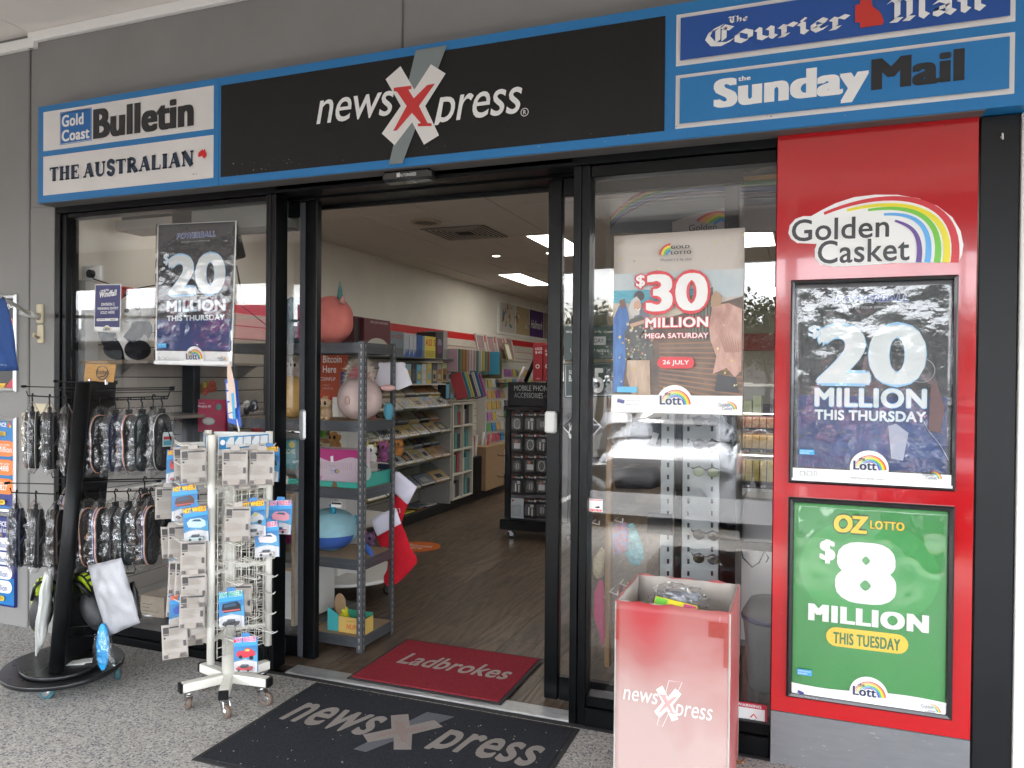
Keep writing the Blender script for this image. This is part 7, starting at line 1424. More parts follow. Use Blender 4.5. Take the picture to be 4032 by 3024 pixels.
# cube shelf
CS = empty('cube_shelf', (-3.75, 4.75, .1), 'white eight hole cube shelf beside the sloping games', 'shelf unit'); M_cub = mat('cube_white', (.56, .53, .46), .5)
for y in (4.47, 4.735, 5.0): MB().box(-3.95, -3.60, y, y+.018, .13, 1.20).build('divider', M_cub, CS)
for z in (.13, .40, .67, .935, 1.185): MB().box(-3.95, -3.601, 4.4885, 4.7345, z, z+.018).build('shelf_board', M_cub, CS); MB().box(-3.95, -3.601, 4.7535, 4.9995, z, z+.018).build('shelf_board', M_cub, CS)
MB().box(-3.965, -3.952, 4.47, 5.018, .13, 1.2).build('back', M_cub, CS)
for r_ in range(4):
    for c_ in range(2):
        for k in range(3):
            y = 4.50+c_*.265+k*.075; h = rnd.uniform(.15, .23); t = empty('boxed_album', (-3.7, y, .15+r_*.267), 'upright boxed album in the cube shelf, row %s, %s column, %s' % (['bottom', 'third', 'second', 'top'][r_], ['left', 'right'][c_], ['left', 'middle', 'right'][k]), 'box', 'boxes in the cube shelf')
            MB().box(-3.85, -3.615-rnd.uniform(0, .04), y, y+.068, .148+r_*.2675, .148+r_*.2675+h, b=.002).build('box', pmat(rnd.choice([(.02, .02, .025), (.4, .38, .35), (.05, .05, .06), (.3, .05, .05), (.1, .25, .25)]), .3), t)
# gift bags hanging
for i in range(14):
    y = 4.62+i*.085; c = rnd.choice([(.35, .2, .08), (.45, .3, .35), (.1, .2, .15), (.4, .35, .1), (.3, .08, .05), (.25, .22, .2), (.5, .45, .4)]); h = .26+.03*math.sin(i*2)
    if i == 12: c = (.03, .25, .38)
    if i == 13: c = (.10, .09, .03)
    t = empty('gift_bag', (-3.72, y, 1.55), 'hanging gift bag, %s from the left on the wall pegs' % (ordn[i] if i < 12 else ['blue', 'olive'][i-12]), 'gift bag', 'gift bags on the wall pegs'); w_ = .10 if i < 12 else .16
    MB(Matrix.Translation((-3.78, y, 1.81)) @ Matrix.Rotation(.15+.03*math.sin(i), 4, 'Z')).box(-.02, w_*1.5, -.012, .012, -h-(.05 if i > 11 else 0), 0, b=.004).build('bag', pmat(c, .35), t)
    m_ = MB(); m_.tube([(-3.76, y, 1.81), (-3.74, y, 1.85), (-3.70, y, 1.85), (-3.68, y, 1.81)], .0015, 5); m_.build('handle', pmat((.5, .48, .45)), t)
for i in range(7): y = 4.7+i*.09; t = empty('gift_bag', (-3.7, y, 1.25), 'striped party gift bag in the lower row, %s from the left' % ordn[i], 'gift bag', 'gift bags on the lower pegs'); MB(Matrix.Translation((-3.74, y, 1.52)) @ Matrix.Rotation(.2, 4, 'Z') @ Matrix.Rotation(-.3, 4, 'Y')).box(-.02, .12, -.01, .01, -.3, 0, b=.003).build('bag', pmat([(.4, .04, .05), (.03, .25, .35), (.5, .42, .1), (.04, .05, .12), (.5, .48, .45), (.02, .1, .2), (.3, .05, .2)][i], .4), t)
# frames on top shelf, hallmark strip
MB().box(-4.03, -3.7, 5.4, 7.2, 1.70, 1.715, b=.002).build('top_shelf', M_acs, BY)
for i in range(4):
    y = 5.52+i*.34; t = empty('photo_frame', (-3.8, y, 1.716), 'silver photo frame leaning on the high shelf, %s from the left' % ordn[i], 'photo frame', 'silver frames on the high shelf'); X = Matrix.Translation((-3.76, y, 1.716)) @ Matrix.Rotation(-.2, 4, 'Y')
    m_ = MB(X); m_.box(0, .02, 0, .25, 0, .02); m_.box(0, .02, 0, .25, .30, .32); m_.box(0, .02, 0, .02, .02, .3); m_.box(0, .02, .23, .25, .02, .3); m_.build('frame', mat('frame_silver', (.5, .46, .42), .35, metal=.4), t); MB(X).box(.004, .01, .02, .23, .02, .3).build('insert', pmat((.22-.03*(i == 0), .12, .12)), t)
t = empty('photo_frame', (-3.7, 6.3, 1.716), 'ornate black and gold frame in front of the silver frames', 'photo frame'); X = Matrix.Translation((-3.66, 6.25, 1.716)) @ Matrix.Rotation(-.3, 4, 'Y'); m_ = MB(X); m_.box(0, .02, 0, .2, 0, .02); m_.box(0, .02, 0, .2, .22, .24); m_.box(0, .02, 0, .02, .02, .22); m_.box(0, .02, .18, .2, .02, .22); m_.build('frame', mat('ornate', (.03, .025, .02), .3, var=.9, vs=90, var2=(.45, .38, .15)), t); MB(X).box(.004, .01, .02, .18, .02, .22).build('insert', pmat((.5, .48, .44)), t)
hm = empty('wall_banner', (XL, 8, 2.1), 'long wall banner of bright pictures around a purple panel', 'banner')
MB().box(XL+.001, XL+.02, 6.85, 10.4, 2.11, 2.575).build('board', M_white, hm); P = Print((XL+.0205, 0, 0), U=(0, 1, 0), V=(0, 0, 1), N=(1, 0, 0), eps=.001)
ys = [6.9, 7.55, 8.15, 8.85, 9.45, 10.05, 10.38]; cs = [(.50, .47, .42), (.42, .33, .18), (.055, .015, .12), (.30, .25, .2), (.48, .42, .3), (.4, .35, .3)]
for i in range(6): P.rect(ys[i], 2.14, ys[i+1]-.02, 2.56, cs[i])
P.text('Hallmark', 8.2, 2.27, 8.78, 2.40, WHITE, off=.02, shear=.3)
for i in range(60):
    y = rnd.choice([rnd.uniform(6.92, 8.1), rnd.uniform(8.9, 10.3)]); z = rnd.uniform(2.16, 2.5); P.poly([(y, z), (y+rnd.uniform(.03, .12), z+rnd.uniform(-.02, .05)), (y+rnd.uniform(0, .08), z+rnd.uniform(.03, .12))], rnd.choice([(.5, .2, .1), (.1, .3, .35), (.5, .42, .1), (.1, .06, .05), (.55, .52, .5), (.35, .12, .2)]), n=0)
P.build('print', hm)
# floor goods to the right of the cubes: black tub of rolls, tall carton
t = empty('wrap_bin', (-3.68, 5.2, .1), 'black bin holding rolls of gift wrap beside the cube shelf', 'bin'); MB().box(-3.86, -3.62, 5.07, 5.33, .101, .55, b=.01).build('bin', M_blk2, t)
for i in range(9): x, y = rnd.uniform(-3.82, -3.66), rnd.uniform(5.1, 5.3); r = empty('gift_wrap_roll', (x, y, .3), ['silvery','dark','red'][i % 3]+' gift wrap roll standing in the black bin, '+['left side','centre','right side'][i//3], 'gift wrap', 'gift wrap rolls in the black bin'); MB().tube([(x, y, .2), (x+rnd.uniform(-.04, .06), y+rnd.uniform(-.05, .05), .72+rnd.uniform(0, .08))], .018, 10).build('roll', pmat([(.45, .44, .42), (.2, .18, .17), (.3, .06, .05)][i % 3], .25), r)
t = empty('tall_carton', (-3.7, 5.75, .1), 'tall brown carton of wrapping rolls beyond the black bin', 'carton'); MB().box(-3.95, -3.62, 5.46, 6.07, .101, .64, b=.004).build('carton', M_card, t)
for i in range(6): x, y = rnd.uniform(-3.88, -3.7), 5.52+i*.09; MB().tube([(x, y, .5), (x+.03, y+.02, .76+rnd.uniform(-.04, .05))], .02, 10).build('roll', pmat([(.4, .05, .06), (.5, .48, .45), (.35, .3, .25)][i % 3], .4), t)
# greeting cards wall beyond
t = empty('card_rack', (-3.9, 7.2, .7), 'greeting card rack full of colourful cards beyond the gift bags', 'card rack'); MB().box(-4.03, -3.9, 6.1, 9.9, .3, 1.68).build('backing', mat('rack_white', (.5, .48, .44), .6), t)
crd = {}
pc_ = [(.5, .45, .4), (.45, .35, .08), (.05, .2, .4), (.45, .08, .12), (.1, .3, .12), (.35, .12, .35), (.5, .3, .1), (.5, .5, .48), (.1, .1, .12)]
for r_ in range(9):
    for i in range(24):
        c = rnd.choice(pc_)
        if c not in crd:
            tmp = MB().box(0, .012, 0, .12, 0, .11).build('greeting_card', pmat(c, .4), None, local=True); crd[c] = tmp.data; D.objects.remove(tmp)
        o = D.objects.new('greeting_card', crd[c]); COL.objects.link(o); o.parent = t; o.location = Vector((-3.90+rnd.uniform(0, .02), 6.13+i*.155, .34+r_*.145))-t.location; o.rotation_euler = (0, -.15, rnd.uniform(-.05, .05))
c0 = on(1020, 853, 9); tag(MB().lathe([(0, -.02), (.2, -.02), (.2, 0), (0, 0)], (-3.75, 6.6, 1.42), 24).build('kids_sign', pmat((.06, .05, .1))), 'dark round kids sign above the card rack', 'sign')
# phone accessories stand
PS = empty('accessories_stand', (-2.35, 3.6, 0), 'black wheeled mobile phone accessories stand hung with packets', 'display stand')
YP = 3.5; a = on(1097, 825, YP); a2 = on(1100, 876, YP); xr = a.x+.62; M_pb = mat('stand_black', (.006, .006, .007), .25, spec=.4)
MB().box(a.x, xr, YP, YP+.06, a2.z, a.z, b=.004).build('header_board', M_pb, PS); MB().box(a.x-.03, xr+.03, YP-.03, YP+.35, a2.z-.05, a2.z-.002, b=.004).build('top_ledge', M_pb, PS)
MB().box(a.x+.0, xr, YP+.02, YP+.3, .18, a2.z-.052).build('grey_back', mat('stand_grey', (.14, .14, .145), .5), PS); MB().box(a.x-.02, a.x+.035, YP-.01, YP+.32, .18, a2.z-.052, b=.003).build('side_rail', M_pb, PS); MB().box(xr-.03, xr+.02, YP-.01, YP+.32, .18, a2.z-.052, b=.003).build('side_rail', M_pb, PS)
MB().box(a.x-.04, xr+.04, YP-.08, YP+.38, .085, .18, b=.006).build('base_box', M_pb, PS)
for x in (a.x+.03, xr-.03): caster(PS, x, YP, .085, M_blk2, .035, .4)
P = FP(YP-.0005, rough=.4); P.vt('MOBILE PHONE', (1110.6, 843.7), (1189, 833.3), (.36, .37, .38)); P.vt('ACCESSORIES', (1110.6, 859), (1173, 849), (.36, .37, .38)); P.vt('iGear', (1175, 858), (1186, 854), (.12, .12, .13)); P.build('lettering', PS)
COLS = [1117.5, 1146, 1170.5]; ROWS = [(912, 'top'), (957, 'second'), (1003, 'third'), (1047, 'fourth'), (1098, 'bottom')]
for r_, (vy, rn) in enumerate(ROWS):
    for c_, vx in enumerate(COLS):
        q = on(vx, vy, YP-.08); t = empty('accessory_pack', (q.x, YP-.08, q.z-.1), '%s phone accessory pack, %s row %s on the black stand' % ('clear topped white' if (r_, c_) == (4, 0) else 'black', rn, ['left', 'middle', 'right'][c_]), 'phone accessory', 'phone accessory packs')
        w_, h = .062, .092
        col = (.015, .015, .017) if (r_, c_) != (4, 0) else (.45, .5, .52)
        MB().box(q.x-w_, q.x+w_, YP-.085, YP-.075, q.z-h, q.z+h, b=.004).build('card', pmat(col, .3), t); MB().box(q.x-.045, q.x+.045, YP-.118, YP-.086, q.z-h*.75, q.z+h*.45, b=.012).build('blister', M_bag2, t)
        P = Print((0, YP-.0855, 0)); P.text('iGear', q.x-.025, q.z+h*.66, q.x+.03, q.z+h*.84, (.5, .5, .5), off=.02); P.disc(q.x+.045, q.z+h*.76, .011, (.5, .5, .5)); P.disc(q.x-.042, q.z+h*.76, .010, (.3, .05, .02))
        k = (r_*3+c_) % 4
        if k == 0: P.stroke([(q.x+.03*math.cos(t_), q.z-.015+.045*math.sin(t_)) for t_ in [2*math.pi*i/16 for i in range(17)]], .006, (.4, .42, .42))
        elif k == 1: P.rect(q.x-.02, q.z-.06, q.x-.008, q.z+.01, (.55, .55, .55)); P.rect(q.x+.012, q.z-.07, q.x+.024, q.z+.0, (.5, .48, .45)); P.rect(q.x+.0, q.z+.01, q.x+.03, q.z+.035, (.4, .4, .4))
        elif k == 2: P.pill(q.x-.035, q.z-.06, q.x+.035, q.z+.03, (.08, .08, .085)); P.rect(q.x-.012, q.z-.045, q.x+.0, q.z+.01, (.35, .35, .35)); P.rect(q.x+.01, q.z-.045, q.x+.02, q.z+.01, (.35, .35, .35))
        else: P.rect(q.x-.03, q.z-.05, q.x+.03, q.z-.0, (.5, .5, .5)); P.rect(q.x-.02, q.z+.0, q.x+.0, q.z+.03, (.45, .1, .04))
        P.build('print', t); MB().tube([(q.x, YP+.02, q.z+h+.01), (q.x, YP-.11, q.z+h+.005), (q.x, YP-.115, q.z+h+.015)], .003, 6).build('hook', mat('hook_red', (.25, .02, .02), .4), t)
for i, z in enumerate((.55, .75, .95, 1.12)): MB().tube([(a.x-.02, YP+.1, z), (a.x-.12, YP+.08, z), (a.x-.13, YP+.08, z+.015)], .003, 6).build('side_hook', M_pb, PS)
for i, (x0, x1, y0, y1) in enumerate([(1151, 1172, 740, 824), (1173, 1192, 744, 824)]):
    fbox('sim_box', 'red mobile starter pack box on the black stand, %s one' % ['left', 'right'][i], (x0, y1), (x1, y0), YP+.05, .12, (.34, .012, .02), 'box', 'red starter pack boxes', deco=lambda P, X0, Z0, X1, Z1: (P.text('65GB', X0+.02, Z1-.07, X0+.09, Z1-.045, WHITE, off=.02), P.text('$45', X0+.02, Z1-.105, X0+.09, Z1-.08, WHITE, off=.02), P.disc((X0+X1)/2, Z0+.14, .02, WHITE), P.disc((X0+X1)/2, Z0+.14, .012, (.34, .012, .02)), P.text('vodafone', X0+.03, Z0+.02, X1-.02, Z0+.035, WHITE)))
t = empty('sunglass_pole', (a.x+.05, YP+.2, a.z), 'white and black angled stands on top of the accessories stand', 'stand'); MB().tube([(a.x+.02, YP+.2, a.z+.001), (a.x+.09, YP+.2, a.z+.14)], .015, 8).build('strut', M_white, t); MB().tube([(a.x+.1, YP+.2, a.z+.001), (a.x+.2, YP+.2, a.z+.22)], .02, 8).build('strut', M_blk2, t)
# ================================================================== RIGHT WINDOW DISPLAY
t = empty('timber_post', (-.7, .7, 0), 'narrow pine post standing inside the right window', 'post'); q = on(1314, 1200, .7); MB().box(q.x-.014, q.x+.014, .69, .73, 0, 2.0, b=.003).build('post', mat('pine_post', (.30, .18, .08), .6, var=.15, vs=10, stretch=(6, 6, .6)), t)
HG = empty('peg_hooks', (-.68, .5, 1), 'white peg hooks inside the right window', 'hooks')
for x, y in [(1290, 1130), (1340, 1125), (1300, 1290), (1345, 1285), (1352, 1262), (1330, 1280), (1305, 1000)]: q = on(x, y, .6); MB().tube([(q.x-.03, .68, q.z), (q.x-.03, .6, q.z), (q.x+.02, .56, q.z), (q.x+.022, .56, q.z+.02)], .0035, 6).build('hook', M_white, HG)
def hanging(name, label, pts, Y, m, th, cat, extra=None, g=None):
    w_ = XZ(Y); q = [w_(*p) for p in pts]; t = empty(name, (q[0][0], Y, min(b for _, b in q)), label, cat, g); cx = sum(p[0] for p in q)/len(q); cz = sum(p[1] for p in q)/len(q); n = len(q); m_ = MB(); vs = []; fs = []; R3 = [(1, 0), (.9, .8), (.5, 1)]
    for side in (-1, 1):
        for r_, h in R3: vs += [(cx+(p[0]-cx)*r_, Y+side*th*h, cz+(p[1]-cz)*r_) for p in q]
        vs.append((cx, Y+side*th, cz))
    R_ = 3*n+1
    for s_ in (0, 1):
        for j in range(2):
            for i in range(n): a = s_*R_+j*n+i; b = s_*R_+j*n+(i+1) % n; fs.append((a, b, b+n, a+n))
        for i in range(n): fs.append((s_*R_+2*n+i, s_*R_+2*n+(i+1) % n, s_*R_+R_-1))
    m_.add(vs, fs, 0, True); m_.build('body', m, t)
    if extra: extra(t)
    return t
hanging('sun_hat', 'woven straw hat hanging inside the right window', [(1300, 1180), (1306, 1190), (1304, 1245), (1290, 1252), (1281, 1235), (1283, 1205)], .55, mat('straw', (.42, .36, .24), .9, var=.5, vs=160, bump=1, bs=200), .02, 'hat')
hanging('pink_scarf', 'pink cloth hanging below the straw hat', [(1296, 1252), (1303, 1256), (1306, 1300), (1308, 1375), (1300, 1400), (1292, 1360), (1282, 1330), (1284, 1280)], .55, mat('pink_cloth', (.48, .08, .17), .85, bump=.5, bs=30), .012, 'scarf')
hanging('thong_sandal', 'teal patterned sandal hanging inside the right window', [(1356, 1132), (1368, 1130), (1378, 1150), (1388, 1180), (1391, 1205), (1380, 1222), (1362, 1218), (1350, 1195), (1350, 1160)], .52, mat('teal_sandal', (.08, .32, .36), .6, var=.5, vs=40), .012, 'sandal', g='sandals inside the right window')
hanging('thong_sandal', 'red and blue cartoon coloured child sandal beside the teal one', [(1326, 1135), (1352, 1128), (1358, 1150), (1356, 1190), (1345, 1195), (1330, 1198), (1323, 1170)], .50, mat('red_blue_sandal', (.35, .05, .04), .6, var=.9, vs=60, var2=(.05, .2, .45)), .012, 'sandal', g='sandals inside the right window')
hanging('dark_sock', 'black and red item hanging below the hooks', [(1337, 1265), (1344, 1262), (1348, 1340), (1344, 1375), (1335, 1370), (1334, 1300)], .55, mat('sock_black', (.03, .02, .02), .8, var=.8, vs=25, var2=(.3, .03, .04)), .01, 'sock')
hanging('glove_bag', 'grey and white stuffed beanie bundle high in the right window', [(1320, 915), (1335, 905), (1350, 910), (1352, 940), (1360, 955), (1330, 965), (1318, 955)], .6, mat('beanie', (.35, .32, .28), .9, var=.5, vs=30, bump=1, bs=60), .04, 'beanie')
hanging('dark_bag', 'dark blue bag hanging in the right window under the poster', [(1365, 905), (1440, 900), (1450, 935), (1445, 965), (1390, 970), (1360, 950)], .75, mat('bag_dark', (.02, .025, .035), .4, var=.5, vs=12, bump=1, bs=16), .05, 'bag')
hanging('dark_bag', 'black packets with grey print hanging lower in the right window', [(1320, 1012), (1425, 1008), (1428, 1050), (1400, 1058), (1330, 1055)], .75, mat('bag_black', (.012, .013, .02), .4, var=.6, vs=12), .04, 'bag')
q = on(1415, 945, .7); t = empty('price_tag', tuple(q), 'white barcode price tag on the dark blue bag', 'tag'); MB(Matrix.Translation((q.x, .69, q.z)) @ Matrix.Rotation(.3, 4, 'Y')).box(-.015, .015, -.001, .001, -.035, .025).build('tag', pmat(WHITE), t)
MB(Matrix.Translation((q.x+.05, .69, q.z-.005)) @ Matrix.Rotation(-.1, 4, 'Y')).box(-.007, .007, -.001, .001, -.04, .03).build('tag', pmat(WHITE), t)
fbox('scale_box', 'small black boxed gadget hanging mid right window', (1398, 1152), (1452, 1112), .6, .05, (.01, .01, .012), 'box')
# sunglasses tower
ST = empty('sunglasses_tower', (-.35, .6, 0), 'tall white slotted sunglasses tower with black uprights in the right window', 'display stand')
YS = .62
def xsp(v, Y=YS, y=1200): return on(v, y, Y).x
M_peg = mat('pale_peg_panel', (.42, .46, .46), .45)
for (a, b, m, z1) in ((1425.5, 1453.5, M_peg, 1.35), (1456, 1471, M_blk, 1.62), (1472.5, 1551.5, M_peg, 1.35), (1552.5, 1588.5, M_blk, 1.62)): MB().box(xsp(a), xsp(b), YS, YS+.03, .05, z1, b=.002).build('panel', m, ST)
MB().box(xsp(1420), xsp(1592), YS-.02, YS+.4, 0, .05).build('base', M_blk, ST); MB().box(xsp(1552.5), xsp(1588.5), YS+.031, YS+.4, .05, 1.6).build('side', M_blk, ST)
so_ = MB()
for vx in (1487, 1538, 1443): 
    for vy in range(900, 1500, 26): q = on(vx, vy, YS-.001); so_.tube([(q.x, YS-.0012, q.z+.01), (q.x, YS-.0012, q.z-.012)], .0055, 8) if q.z > .1 else None
tag(so_.build('slots', mat('slot_black', (.01, .01, .01), .6), ST), kind='stuff')
for i, vy in enumerate((911, 961, 1020, 1157, 1208)):
    q = on(1525, vy, YS-.07); t = empty('sunglasses', (q.x, YS-.07, q.z), '%s sunglasses on the white tower, %s pair' % (['brown', 'gold', 'green tinted', 'tortoise', 'black cat eye'][i], ['top', 'second', 'third', 'fourth', 'lowest'][i]), 'sunglasses', 'sunglasses on the white tower')
    for s_ in (-1, 1): m_ = MB(); m_.ell((q.x+s_*.034, YS-.07, q.z), (.027, .004, .023)); m_.build('lens', mat('lens_%d' % i, [(.03, .03, .04), (.02, .025, .035), (.2, .25, .12), (.02, .02, .02), (.012, .012, .02)][i], .05), t)
    m_ = MB(); m_.tube([(q.x-.062, YS-.07, q.z+.014), (q.x-.03, YS-.073, q.z+.026), (q.x, YS-.073, q.z+.01), (q.x+.03, YS-.073, q.z+.026), (q.x+.062, YS-.07, q.z+.014)], .003, 6); m_.tube([(q.x-.062, YS-.07, q.z+.014), (q.x-.075, YS-.02, q.z+.014)], .003, 6); m_.build('frame', mat('sunglass_frame', (.03, .02, .015), .2), t)
# lottery counter further in, rainbow board
LC = empty('scratch_ticket_counter', (-.1, 1.3, .6), 'lit scratch ticket display counter with three sloping trays', 'counter')
Yc = 1.3
for i, (v0, v1) in enumerate(((896, 930), (934, 975), (985, 1050))):
    a = on(1590, v1, Yc); b = on(1675, v0, Yc); X = Matrix.Translation((a.x, Yc, a.z)) @ Matrix.Rotation(-.5, 4, 'X'); w_ = b.x-a.x+.1; h = b.z-a.z
    MB(X).box(0, w_, 0, .02, 0, h).build('tray', mat('tray_%d' % i, [(.2, .03, .03), (.3, .17, .05), (.1, .09, .08)][i], .15), LC); MB(X).box(0, w_, -.02, -.001, h*.0, h*.12).build('price_rail', M_blk2, LC)
    P = Print((0, 0, 0)); P.o = Vector((a.x, Yc-.022, a.z)); P.text('$10', .03, .002, .07, .014, WHITE); P.text('$5', .13, .002, .16, .014, WHITE); P.build('lettering', LC)
    m_ = MB()
    for k in range(8): m_.box(.01+k*w_/8, .01+(k+.85)*w_/8, -.003, -.001, h*.2, h*.9)
    m_.xf = None; mm = MB(X); mm.add([tuple(v) for v in m_.v], m_.f); tag(mm.build('tickets', mat('tickets_%d' % i, [(.4, .04, .03), (.5, .3, .06), (.35, .3, .08)][i], .2, var=.8, vs=45, var2=(.55, .45, .2)), LC), kind='stuff')
    MB(X).tube([(0, -.03, h*1.0), (w_, -.03, h*1.0)], .003, 6).build('led_strip', mat('led_strip', (1, .95, .8), .4, emit=1.2), LC)
a = on(1596, 1060, 1.2); MB().box(a.x, a.x+.6, 1.3, 1.8, 0, .78).build('counter_body', mat('counter_grey', (.18, .18, .185), .5), LC); MB().box(a.x, a.x+.6, 1.298, 1.299, .40, .43).build('yellow_trim', pmat((.5, .4, .04)), LC)
t = empty('grey_terminal', (-.05, .9, .3), 'grey printer terminal with trailing black cable at the right of the window', 'machine'); a = on(1600, 1185, .8); MB().box(a.x, a.x+.3, .85, 1.1, a.z, a.z+.25, b=.01).build('casing', mat('terminal_grey', (.25, .25, .25), .5), t); MB().box(a.x, a.x+.3, .83, .849, a.z-.01, a.z+.03).build('ledge', M_blk2, t)
MB().tube([tuple(on(x, y, .75)) for x, y in ((1600, 1180), (1605, 1205), (1625, 1225), (1640, 1215), (1652, 1190), (1660, 1205), (1655, 1215))], .0035, 6).build('cable', M_blk2, t)
t = empty('waste_bin', (-.1, .5, 0), 'grey tapered waste bin behind the right window', 'bin'); a = on(1612, 1400, .55); MB().lathe([(.10, .05), (.13, .36), (.135, .40), (.10, .46), (.0, .47)], (a.x+.11, .62, 0), 28).build('body', mat('bin_grey', (.24, .25, .25), .45), t); MB().lathe([(.138, .37), (.14, .375), (.14, .385), (.138, .39)], (a.x+.11, .62, 0), 28).build('rim', mat('bin_rim', (.1, .1, .2), .5), t)
MB().box(xsp(1596, 1.1, 1250), xsp(1700, 1.1, 1250), 1.1, 1.12, .1, .8).build('white_board', M_white, LC)
# rainbow board over the lottery counter
RBD = empty('rainbow_board', (-.9, 3.0, 2.2), 'curved rainbow board over the lottery counter seen through the right window', 'sign')
YB = 1.1; w_ = XZ(YB)
base = [(1317, 470), (1335, 450), (1360, 428), (1395, 408), (1440, 391), (1490, 379), (1550, 371), (1620, 366), (1700, 362)]
for i, c in enumerate([(.24, .03, .04), (.42, .27, .05), (.04, .18, .04), (.03, .08, .25), (.03, .018, .06)]):
    up_ = [w_(x, y+i*(4+i*.0+8.5*min(1, (x-1300)/330))*1.0) for x, y in base]; dn_ = [w_(x, y+(i+1)*(4+8.5*min(1, (x-1300)/330))-1.2) for x, y in base]
    MB().prism(up_+dn_[::-1], (0, YB+.002*i, 0), (1, 0, 0), (0, 0, 1), (0, 1, 0), .02).build('stripe', pmat(c), RBD)
lo = [w_(x, y+5*(4+8.5*min(1, (x-1300)/330))) for x, y in base]; MB().prism(lo+[w_(1700, 500), w_(1317, 502)], (0, YB+.012, 0), (1, 0, 0), (0, 0, 1), (0, 1, 0), .02).build('lower_board', pmat((.10, .13, .15)), RBD)
P = FP(YB+.01); P.vp([(1452, 500), (1452, 480), (1500, 462), (1560, 450), (1700, 440), (1700, 500)], (.42, .42, .40)); P.vt('Golden', (1488, 500), (1548, 482), BLACK)
for i, c in enumerate(RB[:5]): P.stroke([P.w(*q) for q in bez((1506+i*9, 478-i*.5+i*2), (1525+i*8, 458+i*4), (1560, 452+i*4), (1575, 466+i*5), 10)], .014, c)
P.build('print', RBD)
t = empty('black_column', (-.75, 1.4, 1.4), 'black column behind the $30 million poster', 'column'); a = on(1566, 400, .9); b = on(1596, 400, .9); MB().box(a.x, b.x, .9, 1.0, 0, 2.7).build('column', M_blk, t)
for i, (x, y) in enumerate([(1500, 449), (1565, 409), (1533, 553), (1072, 553), (1188, 547)]):  # the first two are added lights standing in for reflections
    q = gnd(x, y, 2.69); t = empty('downlight', (q.x, q.y, 2.69), 'small lit downlight in the shop ceiling, ' + ['added for a reflection over the rainbow board', 'added for a reflection beside the black column', 'beyond the $30 million poster', 'left of the panel lights', 'near the right door leaf'][i], 'downlight', 'downlights in the shop ceiling'); MB().lathe([(.035, 0), (.035, .004)], (q.x, q.y, 2.688), 16).build('lens', mat('downlight_glow', (1, .9, .7), .4, emit=2.5), t); MB().lathe([(.036, 0), (.05, .001), (.05, .006), (.036, .006)], (q.x, q.y, 2.6895), 20).build('ring', M_white, t)
# shop back half so the right window looks into a stocked shop
for i, (x, y) in enumerate([(-1.0, 5.2), (-.2, 6.8), (.9, 4.6), (1.2, 7.4), (-1.6, 8.2)]):
    t = empty('gondola', (x, y, 0), 'stocked grey gondola deep in the shop, %s' % ['behind the right door leaf', 'centre back', 'right of centre', 'far right', 'far left'][i], 'shelf unit', 'gondolas deep in the shop'); MB().box(x, x+.9, y, y+.5, 0, .12).build('base', M_plat, t); MB().box(x, x+.9, y+.23, y+.27, .12, 1.45).build('back', M_white, t)
    for z in (.4, .75, 1.1, 1.42): MB().box(x, x+.9, y, y+.22, z, z+.015).build('shelf', M_white, t)
    for z in (.12, .415, .765, 1.115):
        g_ = MB(); 
        for k in range(9): g_.box(x+.01+k*.098, x+.095+k*.098, y+.03, y+.2, z, z+rnd.uniform(.12, .24), k % 4)
        tag(g_.build('packets', [pmat(rnd.choice(pal2+pc_), .35) for _ in range(4)], t), kind='stuff')
tag(MB().box(-4.04, 2.6, 10.95, 10.99, 2.0, 2.3).build('red_pelmet', M_rs2), 'red stripe along the back wall of the shop', 'panelling')
# ================================================================== CAR PARK SEEN IN THE GLASS
# white car parked nose in
CR = empty('parked_car', (-1.45, -6.6, -.15), 'white hatchback parked nose in at the kerb behind the viewer, seen mirrored in the glass', 'car')
M_car = mat('car_white', (.55, .56, .58), .12, coat=1.0); M_cg = mat('car_glass', (.02, .025, .03), .03, spec=.8); M_cb = mat('car_black', (.01, .01, .012), .4)
def loft(secs, name, m, parent):
    """secs: list of (y, zlow, ztop, halfwidth, crown)"""
    n = 14; vs = []; fs = []
    for (y, zl, zt, hw, cr_) in secs:
        for i in range(n):
            t = i/(n-1)*2-1; x = hw*t; e = (1-abs(t)**cr_)
            vs.append((-1.45+math.copysign(hw*min(1, abs(t)**.7), t), y, zl+(zt-zl)*e))
    for j in range(len(secs)-1):
        for i in range(n-1): a = j*n+i; fs.append((a, a+1, a+n+1, a+n))
    fs.append(tuple(range(n))); fs.append(tuple((len(secs)-1)*n+i for i in range(n))[::-1]); m_ = MB(); m_.add(vs, fs, 0, True); return m_.build(name, m, parent)
loft([(-4.72, .05, .42, .62, 6), (-4.80, .02, .60, .78, 6), (-5.0, .0, .66, .84, 7), (-5.4, .0, .72, .87, 8), (-5.8, .0, .80, .88, 8), (-6.4, .0, .84, .89, 8), (-8.2, .0, .86, .88, 8), (-8.7, .0, .80, .84, 6), (-8.85, .05, .6, .7, 6)], 'body', M_car, CR)
loft([(-5.72, .74, .80, .80, 5), (-6.1, .78, 1.0, .74, 4), (-6.45, .78, 1.18, .66, 4), (-6.5, .8, 1.19, .65, 4)], 'windscreen', M_cg, CR)
loft([(-6.44, .8, 1.215, .67, 4), (-6.9, .8, 1.27, .66, 4), (-7.7, .8, 1.25, .65, 4), (-8.4, .8, 1.1, .6, 4), (-8.6, .8, .9, .6, 4)], 'cabin', M_car, CR)
